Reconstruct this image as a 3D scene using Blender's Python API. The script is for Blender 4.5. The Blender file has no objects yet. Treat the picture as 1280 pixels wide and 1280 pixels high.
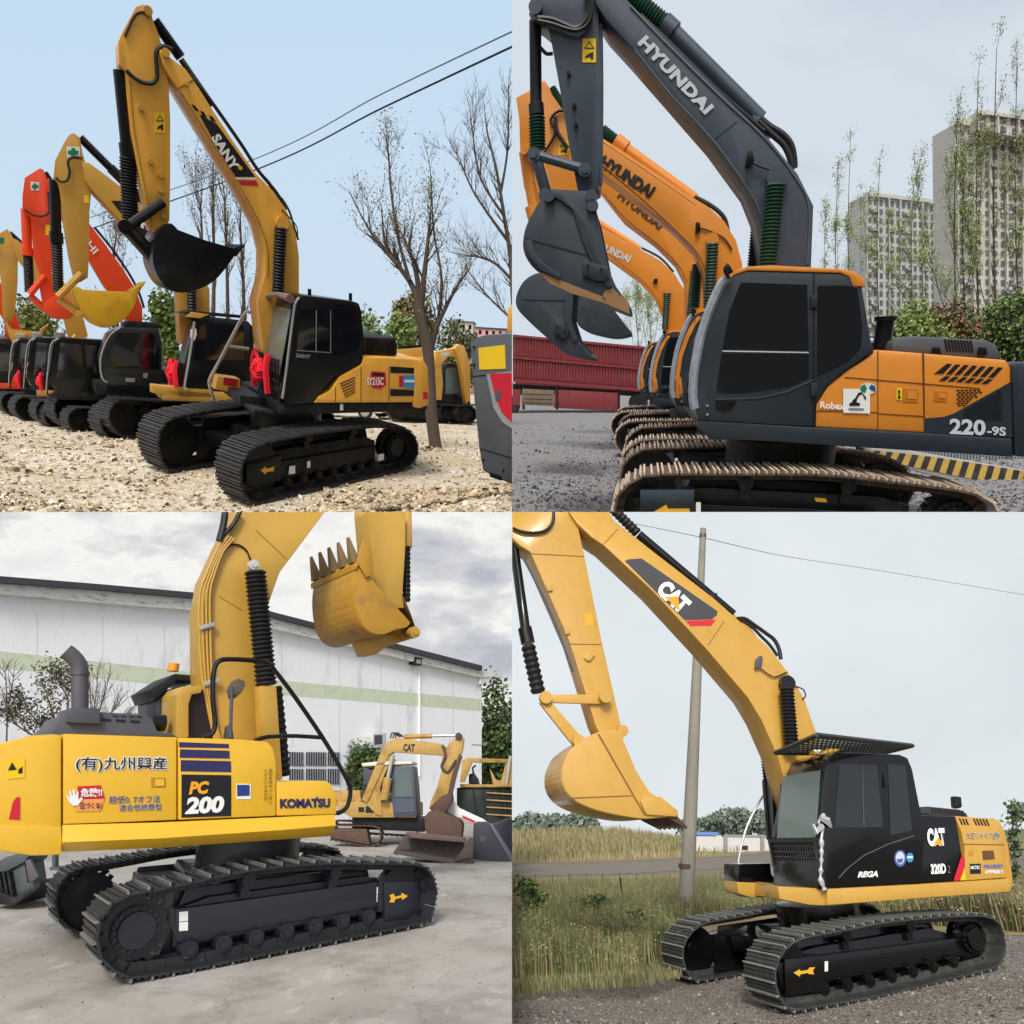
import bpy, bmesh, math, random
from mathutils import Vector, Matrix, noise
random.seed(7)
SC = bpy.context.scene
COL = SC.collection
F, PX, PY = 880.0, 640.0, 740.0          # focal length and principal point for the 1280 px frame
R = math.radians

# ------------------------------------------------------------------ materials
MATS = {}
ROT = {}
def lin(c):
    return tuple(((v/255)/12.92 if v/255 <= .04045 else (((v/255)+.055)/1.055)**2.4) for v in c)
def mat(name, col, rough=.5, metal=0.0, var=.12, scale=3.0, dirt=None, dirt_amt=.0, dirt_scale=2.0, bump=0.0, bscale=40., spec=.5, coat=0.0, rvar=.1, stretch=None, thr=.5):
    """principled material; colour linear; 'var' mottles the colour, 'dirt' adds a second colour in noise patches"""
    if name in MATS: return MATS[name]
    m = bpy.data.materials.new(name); m.use_nodes = True
    nt = m.node_tree; N = nt.nodes; L = nt.links
    b = N['Principled BSDF']
    tc = N.new('ShaderNodeTexCoord')
    src = tc.outputs['Object']
    if stretch:
        mp = N.new('ShaderNodeMapping'); mp.inputs['Scale'].default_value = stretch
        L.new(src, mp.inputs['Vector']); src = mp.outputs['Vector']
    n1 = N.new('ShaderNodeTexNoise'); n1.inputs['Scale'].default_value = scale; n1.inputs['Detail'].default_value = 6
    L.new(src, n1.inputs['Vector'])
    mx = N.new('ShaderNodeMix'); mx.data_type = 'RGBA'
    c0 = tuple(max(0, v*(1-var)) for v in col); c1 = tuple(min(1, v*(1+var)) for v in col)
    mx.inputs[6].default_value = (*c0, 1); mx.inputs[7].default_value = (*c1, 1)
    L.new(n1.outputs['Fac'], mx.inputs[0])
    out = mx.outputs[2]
    if dirt is not None:
        n2 = N.new('ShaderNodeTexNoise'); n2.inputs['Scale'].default_value = dirt_scale; n2.inputs['Detail'].default_value = 8
        n2.inputs['Roughness'].default_value = .65
        L.new(src, n2.inputs['Vector'])
        rp = N.new('ShaderNodeMapRange'); rp.inputs[1].default_value = thr; rp.inputs[2].default_value = thr+.18
        rp.inputs[4].default_value = dirt_amt
        L.new(n2.outputs['Fac'], rp.inputs[0])
        m2 = N.new('ShaderNodeMix'); m2.data_type = 'RGBA'; m2.inputs[7].default_value = (*dirt, 1)
        L.new(rp.outputs[0], m2.inputs[0]); L.new(out, m2.inputs[6]); out = m2.outputs[2]
    if dirt is not None:
        n5 = N.new('ShaderNodeTexNoise'); n5.inputs['Scale'].default_value = 14; n5.inputs['Detail'].default_value = 9; n5.inputs['Roughness'].default_value = .75
        mp5 = N.new('ShaderNodeMapping'); mp5.inputs['Scale'].default_value = (1, 1, .3); L.new(src, mp5.inputs['Vector']); L.new(mp5.outputs[0], n5.inputs['Vector'])
        rp5 = N.new('ShaderNodeMapRange'); rp5.inputs[1].default_value = .56; rp5.inputs[2].default_value = .72; rp5.inputs[4].default_value = min(.55, dirt_amt*.9); L.new(n5.outputs['Fac'], rp5.inputs[0])
        m5 = N.new('ShaderNodeMix'); m5.data_type = 'RGBA'; m5.inputs[7].default_value = (*dirt, 1); L.new(rp5.outputs[0], m5.inputs[0]); L.new(out, m5.inputs[6]); out = m5.outputs[2]
    if coat and not bump:
        n6 = N.new('ShaderNodeTexNoise'); n6.inputs['Scale'].default_value = 2.2; n6.inputs['Detail'].default_value = 3; L.new(src, n6.inputs['Vector'])
        b6 = N.new('ShaderNodeBump'); b6.inputs['Strength'].default_value = .25; b6.inputs['Distance'].default_value = .02; L.new(n6.outputs['Fac'], b6.inputs['Height']); L.new(b6.outputs[0], b.inputs['Normal'])
    L.new(out, b.inputs['Base Color'])
    r2 = N.new('ShaderNodeMapRange'); r2.inputs[3].default_value = max(0, rough-rvar); r2.inputs[4].default_value = min(1, rough+rvar)
    L.new(n1.outputs['Fac'], r2.inputs[0]); L.new(r2.outputs[0], b.inputs['Roughness'])
    b.inputs['Metallic'].default_value = metal
    b.inputs['Specular IOR Level'].default_value = spec
    b.inputs['Coat Weight'].default_value = coat
    if bump:
        n3 = N.new('ShaderNodeTexNoise'); n3.inputs['Scale'].default_value = bscale; n3.inputs['Detail'].default_value = 4
        L.new(src, n3.inputs['Vector'])
        bp_ = N.new('ShaderNodeBump'); bp_.inputs['Strength'].default_value = bump; bp_.inputs['Distance'].default_value = .03
        L.new(n3.outputs['Fac'], bp_.inputs['Height']); L.new(bp_.outputs[0], b.inputs['Normal'])
    MATS[name] = m
    return m
def P8(name, rgb, **k):
    return mat(name, lin(rgb), **k)

# ------------------------------------------------------------------ the four yards: each has its own ground plane
class Yard:
    def __init__(s, th, ph, h, k, left, top):
        s.h, s.k, s.left, s.top = h, k, left, top
        n = Vector((math.sin(ph), -math.sin(th)*math.cos(ph), math.cos(th)*math.cos(ph)))
        y = (Vector((0, 1, 0)) - n*n.y).normalized()
        x = y.cross(n)
        rot = Matrix((x, y, n)).transposed().to_4x4()
        s.M = Matrix.Scale(k, 4) @ rot @ Matrix.Translation((0, 0, -h))
        s.things = []
    def frame(s, x=0, y=0, yaw=0, pitch=0, roll=0, z=0, scale=1):
        return s.M @ Matrix.Translation((x, y, z)) @ Matrix.Rotation(yaw, 4, 'Z') @ Matrix.Rotation(pitch, 4, 'Y') @ Matrix.Rotation(roll, 4, 'X') @ Matrix.Scale(scale, 4)
    def upright(s, x, y, px, tilt=1.0, yaw=0, z=0):
        """frame standing on the ground at x, y whose z axis is plumb (the ground itself slopes a little)"""
        p = s.M @ Vector((x, y, z))
        n = (s.M.to_3x3() @ Vector((0, 0, 1))).normalized()
        xc = (px-PX)/F
        # direction d so that its picture is vertical at column px: d.x = d.y*xc
        v = Vector((n.y*xc, n.y, n.z)).normalized()
        v = (n*(1-tilt) + v*tilt).normalized()
        yy = (Vector((0, 1, 0)) - v*v.y).normalized(); xx = yy.cross(v)
        rot = Matrix((xx, yy, v)).transposed().to_4x4()
        return Matrix.Translation(p) @ Matrix.Scale(s.k, 4) @ rot @ Matrix.Rotation(yaw, 4, 'Z')
    def ground(s, px, py, z=0):
        """ground point seen at a picture position"""
        return bp(s.M, px, py, 2, z)
def ray(px, py):
    return Vector(((px-PX)/F, 1.0, -(py-PY)/F))
def bp(M, px, py, axis, val):
    Mi = M.inverted()
    o = Mi @ Vector((0, 0, 0)); d = (Mi.to_3x3() @ ray(px, py))
    t = (val-o[axis])/d[axis]
    return o + d*t
def at_dist(Y, px, py, dist):
    """point in yard coordinates at a given forward distance"""
    return bp(Y.M, px, py, 1, dist)

# ------------------------------------------------------------------ mesh helpers
def link(name, me, parent=None, m=None, smooth=30):
    o = bpy.data.objects.new(name, me); COL.objects.link(o)
    if m is not None and not me.materials:
        for q in (m if isinstance(m, (list, tuple)) else [m]): me.materials.append(q)
    if parent is not None:
        o.parent = parent
        if parent.name in ROT: o.matrix_local = ROT[parent.name]
    if smooth and len(me.polygons):
        me.polygons.foreach_set('use_smooth', [True]*len(me.polygons))
        me.set_sharp_from_angle(angle=R(smooth))
    return o
class MB:
    """collects shapes in one mesh"""
    def __init__(s): s.v = []; s.f = []; s.mi = []
    def add(s, vs, fs, mi=0):
        n = len(s.v); s.v += [tuple(v) for v in vs]; s.f += [tuple(i+n for i in f) for f in fs]; s.mi += [mi]*len(fs)
        return s
    def box(s, a, b, mi=0, rot=None, at=None):
        x0, y0, z0 = a; x1, y1, z1 = b
        vs = [Vector(p) for p in ((x0,y0,z0),(x1,y0,z0),(x1,y1,z0),(x0,y1,z0),(x0,y0,z1),(x1,y0,z1),(x1,y1,z1),(x0,y1,z1))]
        if rot is not None: vs = [rot @ v for v in vs]
        if at is not None: vs = [v+Vector(at) for v in vs]
        return s.add(vs, [(3,2,1,0),(4,5,6,7),(0,1,5,4),(1,2,6,5),(2,3,7,6),(3,0,4,7)], mi)
    def prism(s, pts, y0, y1, mi=0, axis=1):
        """polygon of (a, b) extruded along an axis"""
        n = len(pts)
        def mk(a, b, c): return (a, c, b) if axis == 1 else ((c, a, b) if axis == 0 else (a, b, c))
        vs = [mk(a, b, y0) for a, b in pts] + [mk(a, b, y1) for a, b in pts]
        ar = sum(pts[i][0]*pts[(i+1) % n][1]-pts[(i+1) % n][0]*pts[i][1] for i in range(n))
        fs = [tuple(range(n)), tuple(range(2*n-1, n-1, -1))] + [(i, i+n, (i+1) % n+n, (i+1) % n) for i in range(n)]
        return s.add(vs, fs, mi)
    def tube(s, pts, r, n=8, mi=0, cap=True, rr=None):
        pts = [Vector(p) for p in pts]; m = len(pts)
        if m < 2: return s
        t0 = (pts[1]-pts[0]).normalized()
        up = Vector((0, 0, 1)) if abs(t0.z) < .9 else Vector((1, 0, 0))
        a = t0.cross(up).normalized()
        vs = []
        for i, p in enumerate(pts):
            t = (pts[min(i+1, m-1)]-pts[max(i-1, 0)]).normalized()
            a = (a - t*a.dot(t)).normalized(); b = t.cross(a)
            q = rr[i] if rr else r
            for j in range(n):
                an = 2*math.pi*j/n
                vs.append(p+a*(q*math.cos(an))+b*(q*math.sin(an)))
        fs = [(i*n+j, i*n+(j+1) % n, (i+1)*n+(j+1) % n, (i+1)*n+j) for i in range(m-1) for j in range(n)]
        if cap: fs += [tuple(range(n-1, -1, -1)), tuple((m-1)*n+j for j in range(n))]
        return s.add(vs, fs, mi)
    def bellows(s, p0, p1, r0, r1, k=16, n=12, mi=0):
        p0, p1 = Vector(p0), Vector(p1); pts = []; rr = []
        for i in range(2*k+1):
            pts.append(p0.lerp(p1, i/(2*k))); rr.append(r1 if i % 2 else r0)
        return s.tube(pts, 0, n, mi, rr=rr)
    def disc(s, c, r, w, axis=1, n=20, mi=0):
        c = Vector(c); d = Vector((0, 0, 0)); d[axis] = w
        return s.tube([c, c+d], r, n, mi)
    def build(s, name, m, parent=None, bevel=0, smooth=30, seg=2):
        me = bpy.data.meshes.new(name); me.from_pydata(s.v, [], s.f)
        ms = m if isinstance(m, (list, tuple)) else [m]
        for q in ms: me.materials.append(q)
        me.polygons.foreach_set('material_index', s.mi)
        bm = bmesh.new(); bm.from_mesh(me)
        bmesh.ops.recalc_face_normals(bm, faces=bm.faces)
        if bevel:
            es = [e for e in bm.edges if len(e.link_faces) == 2 and e.calc_face_angle(0) > R(28)]
            bmesh.ops.bevel(bm, geom=es, offset=bevel, segments=seg, profile=.6, affect='EDGES', clamp_overlap=True)
        bm.to_mesh(me); bm.free()
        return link(name, me, parent, None, smooth)

def smooth_path(pts, n=6, closed=False):
    pts = [Vector(p) for p in pts]; out = []; m = len(pts)
    rng = range(m if closed else m-1)
    for i in rng:
        p0 = pts[(i-1) % m] if (closed or i > 0) else pts[0]; p1 = pts[i]; p2 = pts[(i+1) % m]; p3 = pts[(i+2) % m] if (closed or i+2 < m) else pts[-1]
        for j in range(n):
            t = j/n
            out.append(.5*((2*p1)+(p2-p0)*t+(2*p0-5*p1+4*p2-p3)*t*t+(3*p1-p0-3*p2+p3)*t**3))
    if not closed: out.append(pts[-1])
    return out

def tag(o, label=None, cat=None, group=None, kind=None):
    if label: o['label'] = label
    if cat: o['category'] = cat
    if group: o['group'] = group
    if kind: o['kind'] = kind
    return o

class Thing:
    """an Empty with its own frame; helpers build child meshes in that frame"""
    def __init__(s, yard, name, M, label, cat, group=None):
        s.Y = yard; s.M = M; s.M0 = M
        s.o = bpy.data.objects.new(name, None); COL.objects.link(s.o)
        s.o.empty_display_size = .1
        s.o.matrix_world = M
        tag(s.o, label, cat, group); yard.things.append(s.o)
    def slew(s, a):
        """turn the frame in which the next parts are built (upper structure against the tracks)"""
        m = Matrix.Rotation(a, 4, 'Z'); s.M = s.M0 @ m; ROT[s.o.name] = m
    def p(s, px, py, y, axis=1):
        return bp(s.M, px, py, axis, y)
    def xz(s, pts, y):
        return [(q.x, q.z) for q in (s.p(a, b, y) for a, b in pts)]
    def yz(s, pts, x):
        return [(q.y, q.z) for q in (s.p(a, b, x, 0) for a, b in pts)]
    def prism(s, name, m, pts, y0, y1, bevel=0, par=None, plane=None, label=None, seg=2):
        """outline seen on the plane y = plane (y0 unless given), thickness y0..y1"""
        o = MB().prism(s.xz(pts, y0 if plane is None else plane), y0, y1).build(name, m, par or s.o, bevel, seg=seg)
        if label: o['label'] = label
        return o
    def decal(s, name, m, pts, y, par=None, out=.006, label=None):
        t = out if y > 0 else -out
        o = MB().prism(s.xz(pts, y+t), y+t*.2, y+t).build(name, m, par or s.o, 0, smooth=0)
        if label: o['label'] = label
        return o
    def fdecal(s, name, m, pts, x, par=None, out=.006, label=None):
        o = MB().prism(s.yz(pts, x+out), x, x+out, axis=0).build(name, m, par or s.o, 0, smooth=0)
        if label: o['label'] = label
        return o
    def tube(s, name, m, pts, y, r, par=None, n=8, sm=5):
        q = [s.p(a, b, y) for a, b in pts]
        if len(q) > 2 and sm: q = smooth_path(q, sm)
        return MB().tube(q, r, n).build(name, m, par or s.o)
    def text(s, name, m, txt, a, b, h, y, par=None, out=.008, axis=1, shear=0.0, bold=0.0, font=None, tl=None, space=1.0):
        """lettering on the plane y: baseline from picture point a to b, height h pixels (or top-left corner tl)"""
        sg = 1 if (y > 0 or axis == 0) else -1
        A = s.p(a[0], a[1], y+sg*out, axis); B = s.p(b[0], b[1], y+sg*out, axis)
        if tl is None:
            dx, dy = b[0]-a[0], b[1]-a[1]; L = math.hypot(dx, dy)
            tl = (a[0]+dy/L*h, a[1]-dx/L*h)
        T = s.p(tl[0], tl[1], y+sg*out, axis)
        cu = bpy.data.curves.new(name, 'FONT'); cu.body = txt; cu.offset = bold; cu.shear = shear; cu.space_character = space
        cu.resolution_u = 3
        ob = bpy.data.objects.new('tmp', cu); COL.objects.link(ob)
        dg = bpy.context.evaluated_depsgraph_get()
        me = bpy.data.meshes.new_from_object(ob.evaluated_get(dg))
        bpy.data.objects.remove(ob)
        if not len(me.vertices): return None
        xs = [v.co.x for v in me.vertices]; ys = [v.co.y for v in me.vertices]
        x0, x1 = min(xs), max(xs); y0 = 0 if min(ys) > -.3 and any(c.isupper() or c.isdigit() for c in txt) else min(ys); y1 = max(ys)
        U = (B-A)/(x1-x0); V = (T-A)/(y1-y0)
        for v in me.vertices:
            c = v.co.copy(); v.co = A+U*(c.x-x0)+V*(c.y-y0)
        me.materials.clear(); me.materials.append(m)
        me.name = name
        return link(name, me, par or s.o, None, 0)

# ------------------------------------------------------------------ crawler
def resample(loop, pitch):
    pts = [Vector((a, 0, b)) for a, b in loop]; m = len(pts)
    seg = [(pts[(i+1) % m]-pts[i]).length for i in range(m)]; tot = sum(seg)
    n = max(8, round(tot/pitch)); out = []; i = 0; acc = 0
    for k in range(n):
        t = tot*k/n
        while acc+seg[i] < t: acc += seg[i]; i += 1
        f = (t-acc)/seg[i]; p = pts[i].lerp(pts[(i+1) % m], f); d = (pts[(i+1) % m]-pts[i]).normalized()
        out.append((p, d))
    return out, tot/n
def track_mesh(mb, loop, y0, y1, pitch=.19, ribs=3, detail=True):
    """shoes round a closed loop (x, z), counter-clockwise; y0..y1 is the shoe width"""
    ar = sum(loop[i][0]*loop[(i+1) % len(loop)][1]-loop[(i+1) % len(loop)][0]*loop[i][1] for i in range(len(loop)))
    if ar < 0: loop = loop[::-1]
    st, pt = resample(loop, pitch)
    yc = (y0+y1)/2; w = abs(y1-y0)/2
    m = len(st)
    for k in range(m):
        p = st[k][0]; q = st[(k+1) % m][0]; d = (q-p).normalized(); nn = Vector((d.z, 0, -d.x))  # outward
        c = (p+q)/2 - nn*.03
        rot = Matrix((d, Vector((0, 1, 0)), -nn)).transposed()  # local x along, y across, z inward
        L = (q-p).length
        mb.box((-L*.47, -w, -.0), (L*.47, w, .022), 0, rot, c+Vector((0, yc, 0)))
        if ribs == 3:
            rs = ((-.40, .030), (0, .022), (.36, .030))
        elif ribs == 2:
            rs = ((-.38, .03), (.3, .024))
        else:
            rs = ((-.36, .036),)
            for rx in (-.02, .32): mb.box((L*rx-.01, -w, -.016), (L*rx+.012, w, .0), 0, rot, c+Vector((0, yc, 0)))
        for rx, rh in rs:
            mb.box((L*(rx)-.008, -w, -rh), (L*(rx)+.012, w, .0), 1, rot, c+Vector((0, yc, 0)))
        if detail:
            for sx in (-.085, .085):
                mb.box((-L*.48, sx-.02, .022), (L*.48, sx+.02, .10), 0, rot, c+Vector((0, yc, 0)))
def undercarriage(T, loop_px, W, V, m_shoe, m_rib, m_frame, sgn=1, front=1, ribs=3, arrow=None, rollers=7, pitch=.19, detail=True, loop=None):
    """sgn: which side (y) faces the camera; loop traced on the plane y = sgn*W"""
    loop = loop or T.xz(loop_px, sgn*W)
    sm = [(p.x, p.z) for p in smooth_path([Vector((a, 0, b)) for a, b in loop], 4, True)]
    xs = [p[0] for p in sm]; xf, xr = max(xs), min(xs)
    zf = next(p[1] for p in sm if p[0] == xf); zr = next(p[1] for p in sm if p[0] == xr)
    zmin = min(p[1] for p in sm)
    dense = [(q[0].x, q[0].z) for q in resample(sm, .04)[0]]
    def zat(x, top):
        c = [p[1] for p in dense if abs(p[0]-x) < .08]; return max(c) if top else min(c)
    Rf = (zat(xf-.45, True)-zat(xf-.45, False))/2; Rr = (zat(xr+.45, True)-zat(xr+.45, False))/2
    cf = (xf-Rf, (zat(xf-.45, True)+zat(xf-.45, False))/2); cr = (xr+Rr, (zat(xr+.45, True)+zat(xr+.45, False))/2)
    for s in (sgn, -sgn):
        mb = MB(); track_mesh(mb, sm, s*V, s*W, pitch, ribs, detail)
        t = mb.build('track', [m_shoe, m_rib], T.o, smooth=0)
        fy0, fy1 = s*(V+.03), s*(W-.06)
        ym = s*(V+W)/2
        ztop = lambda x: cr[1]+(cf[1]-cr[1])*(x-cr[0])/(cf[0]-cr[0])
        a, b = cr[0]+Rr*.95, cf[0]-Rf*.75
        h = (Rf+Rr)/2
        # side frame: box beam with a sloped top
        pts = [(a, ztop(a)-h*.6), (b, ztop(b)-h*.6), (b, ztop(b)+h*.45), (b-.25, ztop(b)+h*.52), (a+.3, ztop(a)+h*.52), (a, ztop(a)+h*.3)]
        fr = MB().prism(pts, ym-s*.17, s*(W-.34)).prism([(a+.05, ztop(a)-h*.5), (b-.02, ztop(b)-h*.5), (b-.02, ztop(b)+h*.12), (a+.05, ztop(a)+h*.12)], s*(W-.34), s*(W-.27))
        fr.prism([(a-.1, ztop(a)-h*.85), (b+.1, ztop(b)-h*.85), (b-.1, ztop(b)+h*.75), (a+.1, ztop(a)+h*.75)], ym-s*.19, ym-s*.15)
        # idler yoke box at the front
        fr.prism([(b-.05, cf[1]-h*.5), (cf[0]+Rf*.35, cf[1]-h*.45), (cf[0]+Rf*.45, cf[1]+h*.25), (b-.05, cf[1]+h*.4)], ym-s*.05, s*(W-.22))
        fr.build('track_frame', m_frame, T.o, .012)
        # sprocket and idler
        sp = MB().disc((cr[0], ym-s*.12, cr[1]), Rr*.68, s*.16, n=28)
        sp.disc((cr[0], s*(W-.32), cr[1]), Rr*.52, s*.10, n=28).disc((cr[0], s*(W-.22), cr[1]), Rr*.40, s*.05, n=28)
        for k in range(18):
            an = 2*math.pi*k/18
            sp.disc((cr[0]+math.cos(an)*Rr*.46, s*(W-.22), cr[1]+math.sin(an)*Rr*.46), .02, s*.025, n=6)
        for k in range(20):
            an = 2*math.pi*k/20
            sp.box((-.04, -.03, 0), (.04, .03, Rr*.14), 0, Matrix.Rotation(-an, 3, 'Y'), (cr[0]+math.sin(an)*Rr*.72, ym, cr[1]+math.cos(an)*Rr*.72))
        sp.build('sprocket', m_frame, T.o)
        MB().disc((cf[0], ym-s*.08, cf[1]), Rf*.82, s*.16, n=28).disc((cf[0], ym-s*.10, cf[1]), Rf*.3, s*.2, n=16).build('idler_wheel', m_frame, T.o)
        if detail:
            for k in range(rollers):
                x = a+.12+(b-a-.3)*k/(rollers-1); zb = zat(x, False)
                MB().disc((x, ym-s*.13, zb+.18), .085, s*.26, n=14).disc((x, ym-s*.15, zb+.18), .05, s*.30, n=10).build('track_roller', m_frame, T.o)
            for x in ((a+(b-a)*.28, a+(b-a)*.72) if s == sgn else ()):
                MB().disc((x, ym-s*.1, zat(x, True)-.17), .075, s*.22, n=12).box((x-.05, ym-.05, zat(x, True)-.35), (x+.05, ym+.05, zat(x, True)-.2)).build('carrier_roller', m_frame, T.o)
    cx = (cf[0]+cr[0])/2; h = cf[1]
    cb = MB().prism([(cx-.75, h-.12), (cx+.75, h-.12), (cx+.6, h+.3), (cx-.6, h+.3)], -V, V)
    cb.box((cx-1.1, -V-.02, h-.05), (cx-.6, V+.02, h+.18)).box((cx+.6, -V-.02, h-.05), (cx+1.1, V+.02, h+.18))
    cb.build('car_body', m_frame, T.o, .02)
    MB().tube([(cx, 0, h+.25), (cx, 0, h+.62)], .62, 28).build('slewing_ring', m_frame, T.o)
    return dict(cf=cf, cr=cr, Rf=Rf, Rr=Rr, loop=sm, cx=cx)

def settle(Y, T, loop, r0=2.7, r1=5.5):
    """ground height that meets the underside of the tracks of one machine and fades to level around it"""
    d = [(q[0].x, q[0].z) for q in resample(loop, .04)[0]]
    def zl(x): return min(p[1] for p in d if abs(p[0]-x) < .12)
    za, zb = zl(-1.35), zl(1.35); k = (zb-za)/2.7; z0 = (za+zb)/2
    Mi = Y.M.inverted() @ T.M0; Mj = Mi.inverted(); c = Mi @ Vector((0, 0, 0))
    def f(x, y):
        dd = math.hypot(x-c.x, y-c.y); t = max(0, min(1, (r1-dd)/(r1-r0))); t = t*t*(3-2*t)
        if t <= 0: return 0
        l = Mj @ Vector((x, y, 0)); return t*((Mi @ Vector((l.x, l.y, z0+k*l.x))).z-.012)
    return f
# cutting what reaches past the edge of its own yard
def cut_yards(yards):
    top_n = Vector((0, 100.0/F, -1.0)).normalized()*-1      # plane through the eye and picture row 640: z = y*100/F
    bpy.context.view_layer.update()
    for Y in yards:
        planes = [(Vector((1, 0, 0)) if Y.left else Vector((-1, 0, 0))), (top_n*-1 if Y.top else top_n)]
        # keep side where n.p < 0
        for root in Y.things:
            for o in [root]+list(root.children_recursive):
                if o.type != 'MESH': continue
                M = o.matrix_world
                for n in planes:
                    off = 1e-4
                    dmax = max((n.dot(M @ Vector(c)) for c in o.bound_box))
                    if dmax <= 0: continue
                    co = [n.dot(M @ v.co) for v in o.data.vertices]
                    if not co or max(co) <= 1e-6: continue
                    me = o.data.copy() if o.data.users > 1 else o.data
                    o.data = me
                    bm = bmesh.new(); bm.from_mesh(me)
                    Mi = M.inverted(); lc = Mi @ Vector((0, 0, 0)); ln = (M.to_3x3().transposed() @ n).normalized()
                    geo = bmesh.ops.bisect_plane(bm, geom=bm.verts[:]+bm.edges[:]+bm.faces[:], plane_co=lc, plane_no=ln, clear_outer=True)
                    es = [g for g in geo['geom_cut'] if isinstance(g, bmesh.types.BMEdge)]
                    if o.get('kind') is None and es:
                        try: bmesh.ops.holes_fill(bm, edges=es, sides=0)
                        except Exception: pass
                    bm.to_mesh(me); bm.free()
    # drop children that were wholly cut away
    for Y in yards:
        for root in list(Y.things):
            for o in list(root.children_recursive):
                if o.type == 'MESH' and len(o.data.polygons) == 0 and not o.children:
                    bpy.data.objects.remove(o)
            if (root.type == 'MESH' and not len(root.data.polygons)) or (root.type == 'EMPTY' and not root.children):
                Y.things.remove(root); bpy.data.objects.remove(root)
# ------------------------------------------------------------------ yards, camera, light
TL = Yard(.2776, .0602, 1.614, 30, True, True)
TR = Yard(.2938, -.0037, 1.774, 30, False, True)
BL = Yard(-.2697, .0132, 1.677, 1, True, False)
BR = Yard(-.3462, -.0404, 2.014, 1, False, False)
cam = bpy.data.cameras.new('camera'); co = bpy.data.objects.new('camera', cam); COL.objects.link(co)
cam.sensor_width = 36; cam.lens = F/1280*36; cam.shift_y = (PY-640)/1280
co.rotation_euler = (R(90), 0, 0); cam.clip_start = .1; cam.clip_end = 60000
SC.camera = co
SUN_EL, SUN_AZ = 52, 190        # azimuth measured clockwise from +Y
w = bpy.data.worlds.new('World'); SC.world = w; w.use_nodes = True
nt = w.node_tree; bg = nt.nodes['Background']
sky = nt.nodes.new('ShaderNodeTexSky'); sky.sky_type = 'NISHITA'; sky.sun_disc = False
sky.sun_elevation = R(SUN_EL); sky.sun_rotation = R(SUN_AZ); sky.dust_density = 4; sky.air_density = 1.0; sky.ozone_density = .6
hs = nt.nodes.new('ShaderNodeHueSaturation'); hs.inputs['Saturation'].default_value = .45
nt.links.new(sky.outputs[0], hs.inputs['Color'])
# below the horizon the world is dull earth, not sky
wt = nt.nodes.new('ShaderNodeTexCoord'); wz = nt.nodes.new('ShaderNodeSeparateXYZ'); wr = nt.nodes.new('ShaderNodeMapRange'); wm = nt.nodes.new('ShaderNodeMix'); wm.data_type = 'RGBA'
nt.links.new(wt.outputs['Generated'], wz.inputs[0]); nt.links.new(wz.outputs[2], wr.inputs[0]); wr.inputs[1].default_value = -.12; wr.inputs[2].default_value = .02
wm.inputs[6].default_value = (.55, .48, .40, 1); nt.links.new(wr.outputs[0], wm.inputs[0]); nt.links.new(hs.outputs[0], wm.inputs[7]); nt.links.new(wm.outputs[2], bg.inputs['Color'])
bg.inputs['Strength'].default_value = .15
sl = bpy.data.lights.new('sun', 'SUN'); sl.energy = 2.1; sl.angle = R(13); sl.color = (1, .97, .93)
so = bpy.data.objects.new('sun', sl); COL.objects.link(so)
az, el = R(SUN_AZ), R(SUN_EL)
dirv = Vector((math.sin(az)*math.cos(el), math.cos(az)*math.cos(el), math.sin(el)))
so.rotation_euler = dirv.to_track_quat('Z', 'Y').to_euler()
SC.view_settings.view_transform = 'Standard'; SC.view_settings.look = 'None'; SC.view_settings.exposure = .07; SC.view_settings.gamma = 1
SC.cycles.max_bounces = 6; SC.cycles.transparent_max_bounces = 12
SC.cycles.use_denoising = True

def sky_mat(name, build):
    m = bpy.data.materials.new(name); m.use_nodes = True; nt = m.node_tree; nt.nodes.clear()
    out = nt.nodes.new('ShaderNodeOutputMaterial'); em = nt.nodes.new('ShaderNodeEmission')
    nt.links.new(em.outputs[0], out.inputs[0])
    tc = nt.nodes.new('ShaderNodeTexCoord')
    c = build(nt, tc.outputs['Object']); nt.links.new(c, em.inputs[0]); return m
def ramp(nt, fac, stops):
    r = nt.nodes.new('ShaderNodeValToRGB'); nt.links.new(fac, r.inputs[0])
    e = r.color_ramp.elements
    while len(e) < len(stops): e.new(.5)
    for q, (p, c) in zip(e, stops): q.position = p; q.color = (*lin(c), 1)
    return r.outputs[0]
def sky_panel(Y, dist, m, label):
    """a far curved backdrop; object coordinates run 0..1 across it"""
    s = -1 if Y.left else 1
    zr = 100/F*dist
    z1 = (PY/F+.35)*dist if Y.top else -(700/F)*dist
    W = 1.25*dist*PX/F
    mb = MB(); n = 12
    me = bpy.data.meshes.new('sky')
    vs = []; fs = []
    for i in range(n+1):
        x = s*W*i/n
        for z in (0, 1):
            vs.append((x/dist, 0, (zr+(z1-zr)*z)/dist))
    for i in range(n): fs.append((2*i, 2*i+1, 2*i+3, 2*i+2))
    me.from_pydata(vs, [], fs)
    o = link('sky', me, None, m, 0); o.location = (0, dist, 0); o.scale = (dist, 1, dist)
    tag(o, kind='structure'); return o
def noise_n(nt, vec, scale, detail=6, sc=(1, 1, 1), rough=.55, w=0):
    mp = nt.nodes.new('ShaderNodeMapping'); mp.inputs['Scale'].default_value = sc; mp.inputs['Location'].default_value = (w, w, w)
    nt.links.new(vec, mp.inputs[0])
    n = nt.nodes.new('ShaderNodeTexNoise'); n.inputs['Scale'].default_value = scale; n.inputs['Detail'].default_value = detail; n.inputs['Roughness'].default_value = rough
    nt.links.new(mp.outputs[0], n.inputs['Vector']); return n.outputs['Fac']
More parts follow.
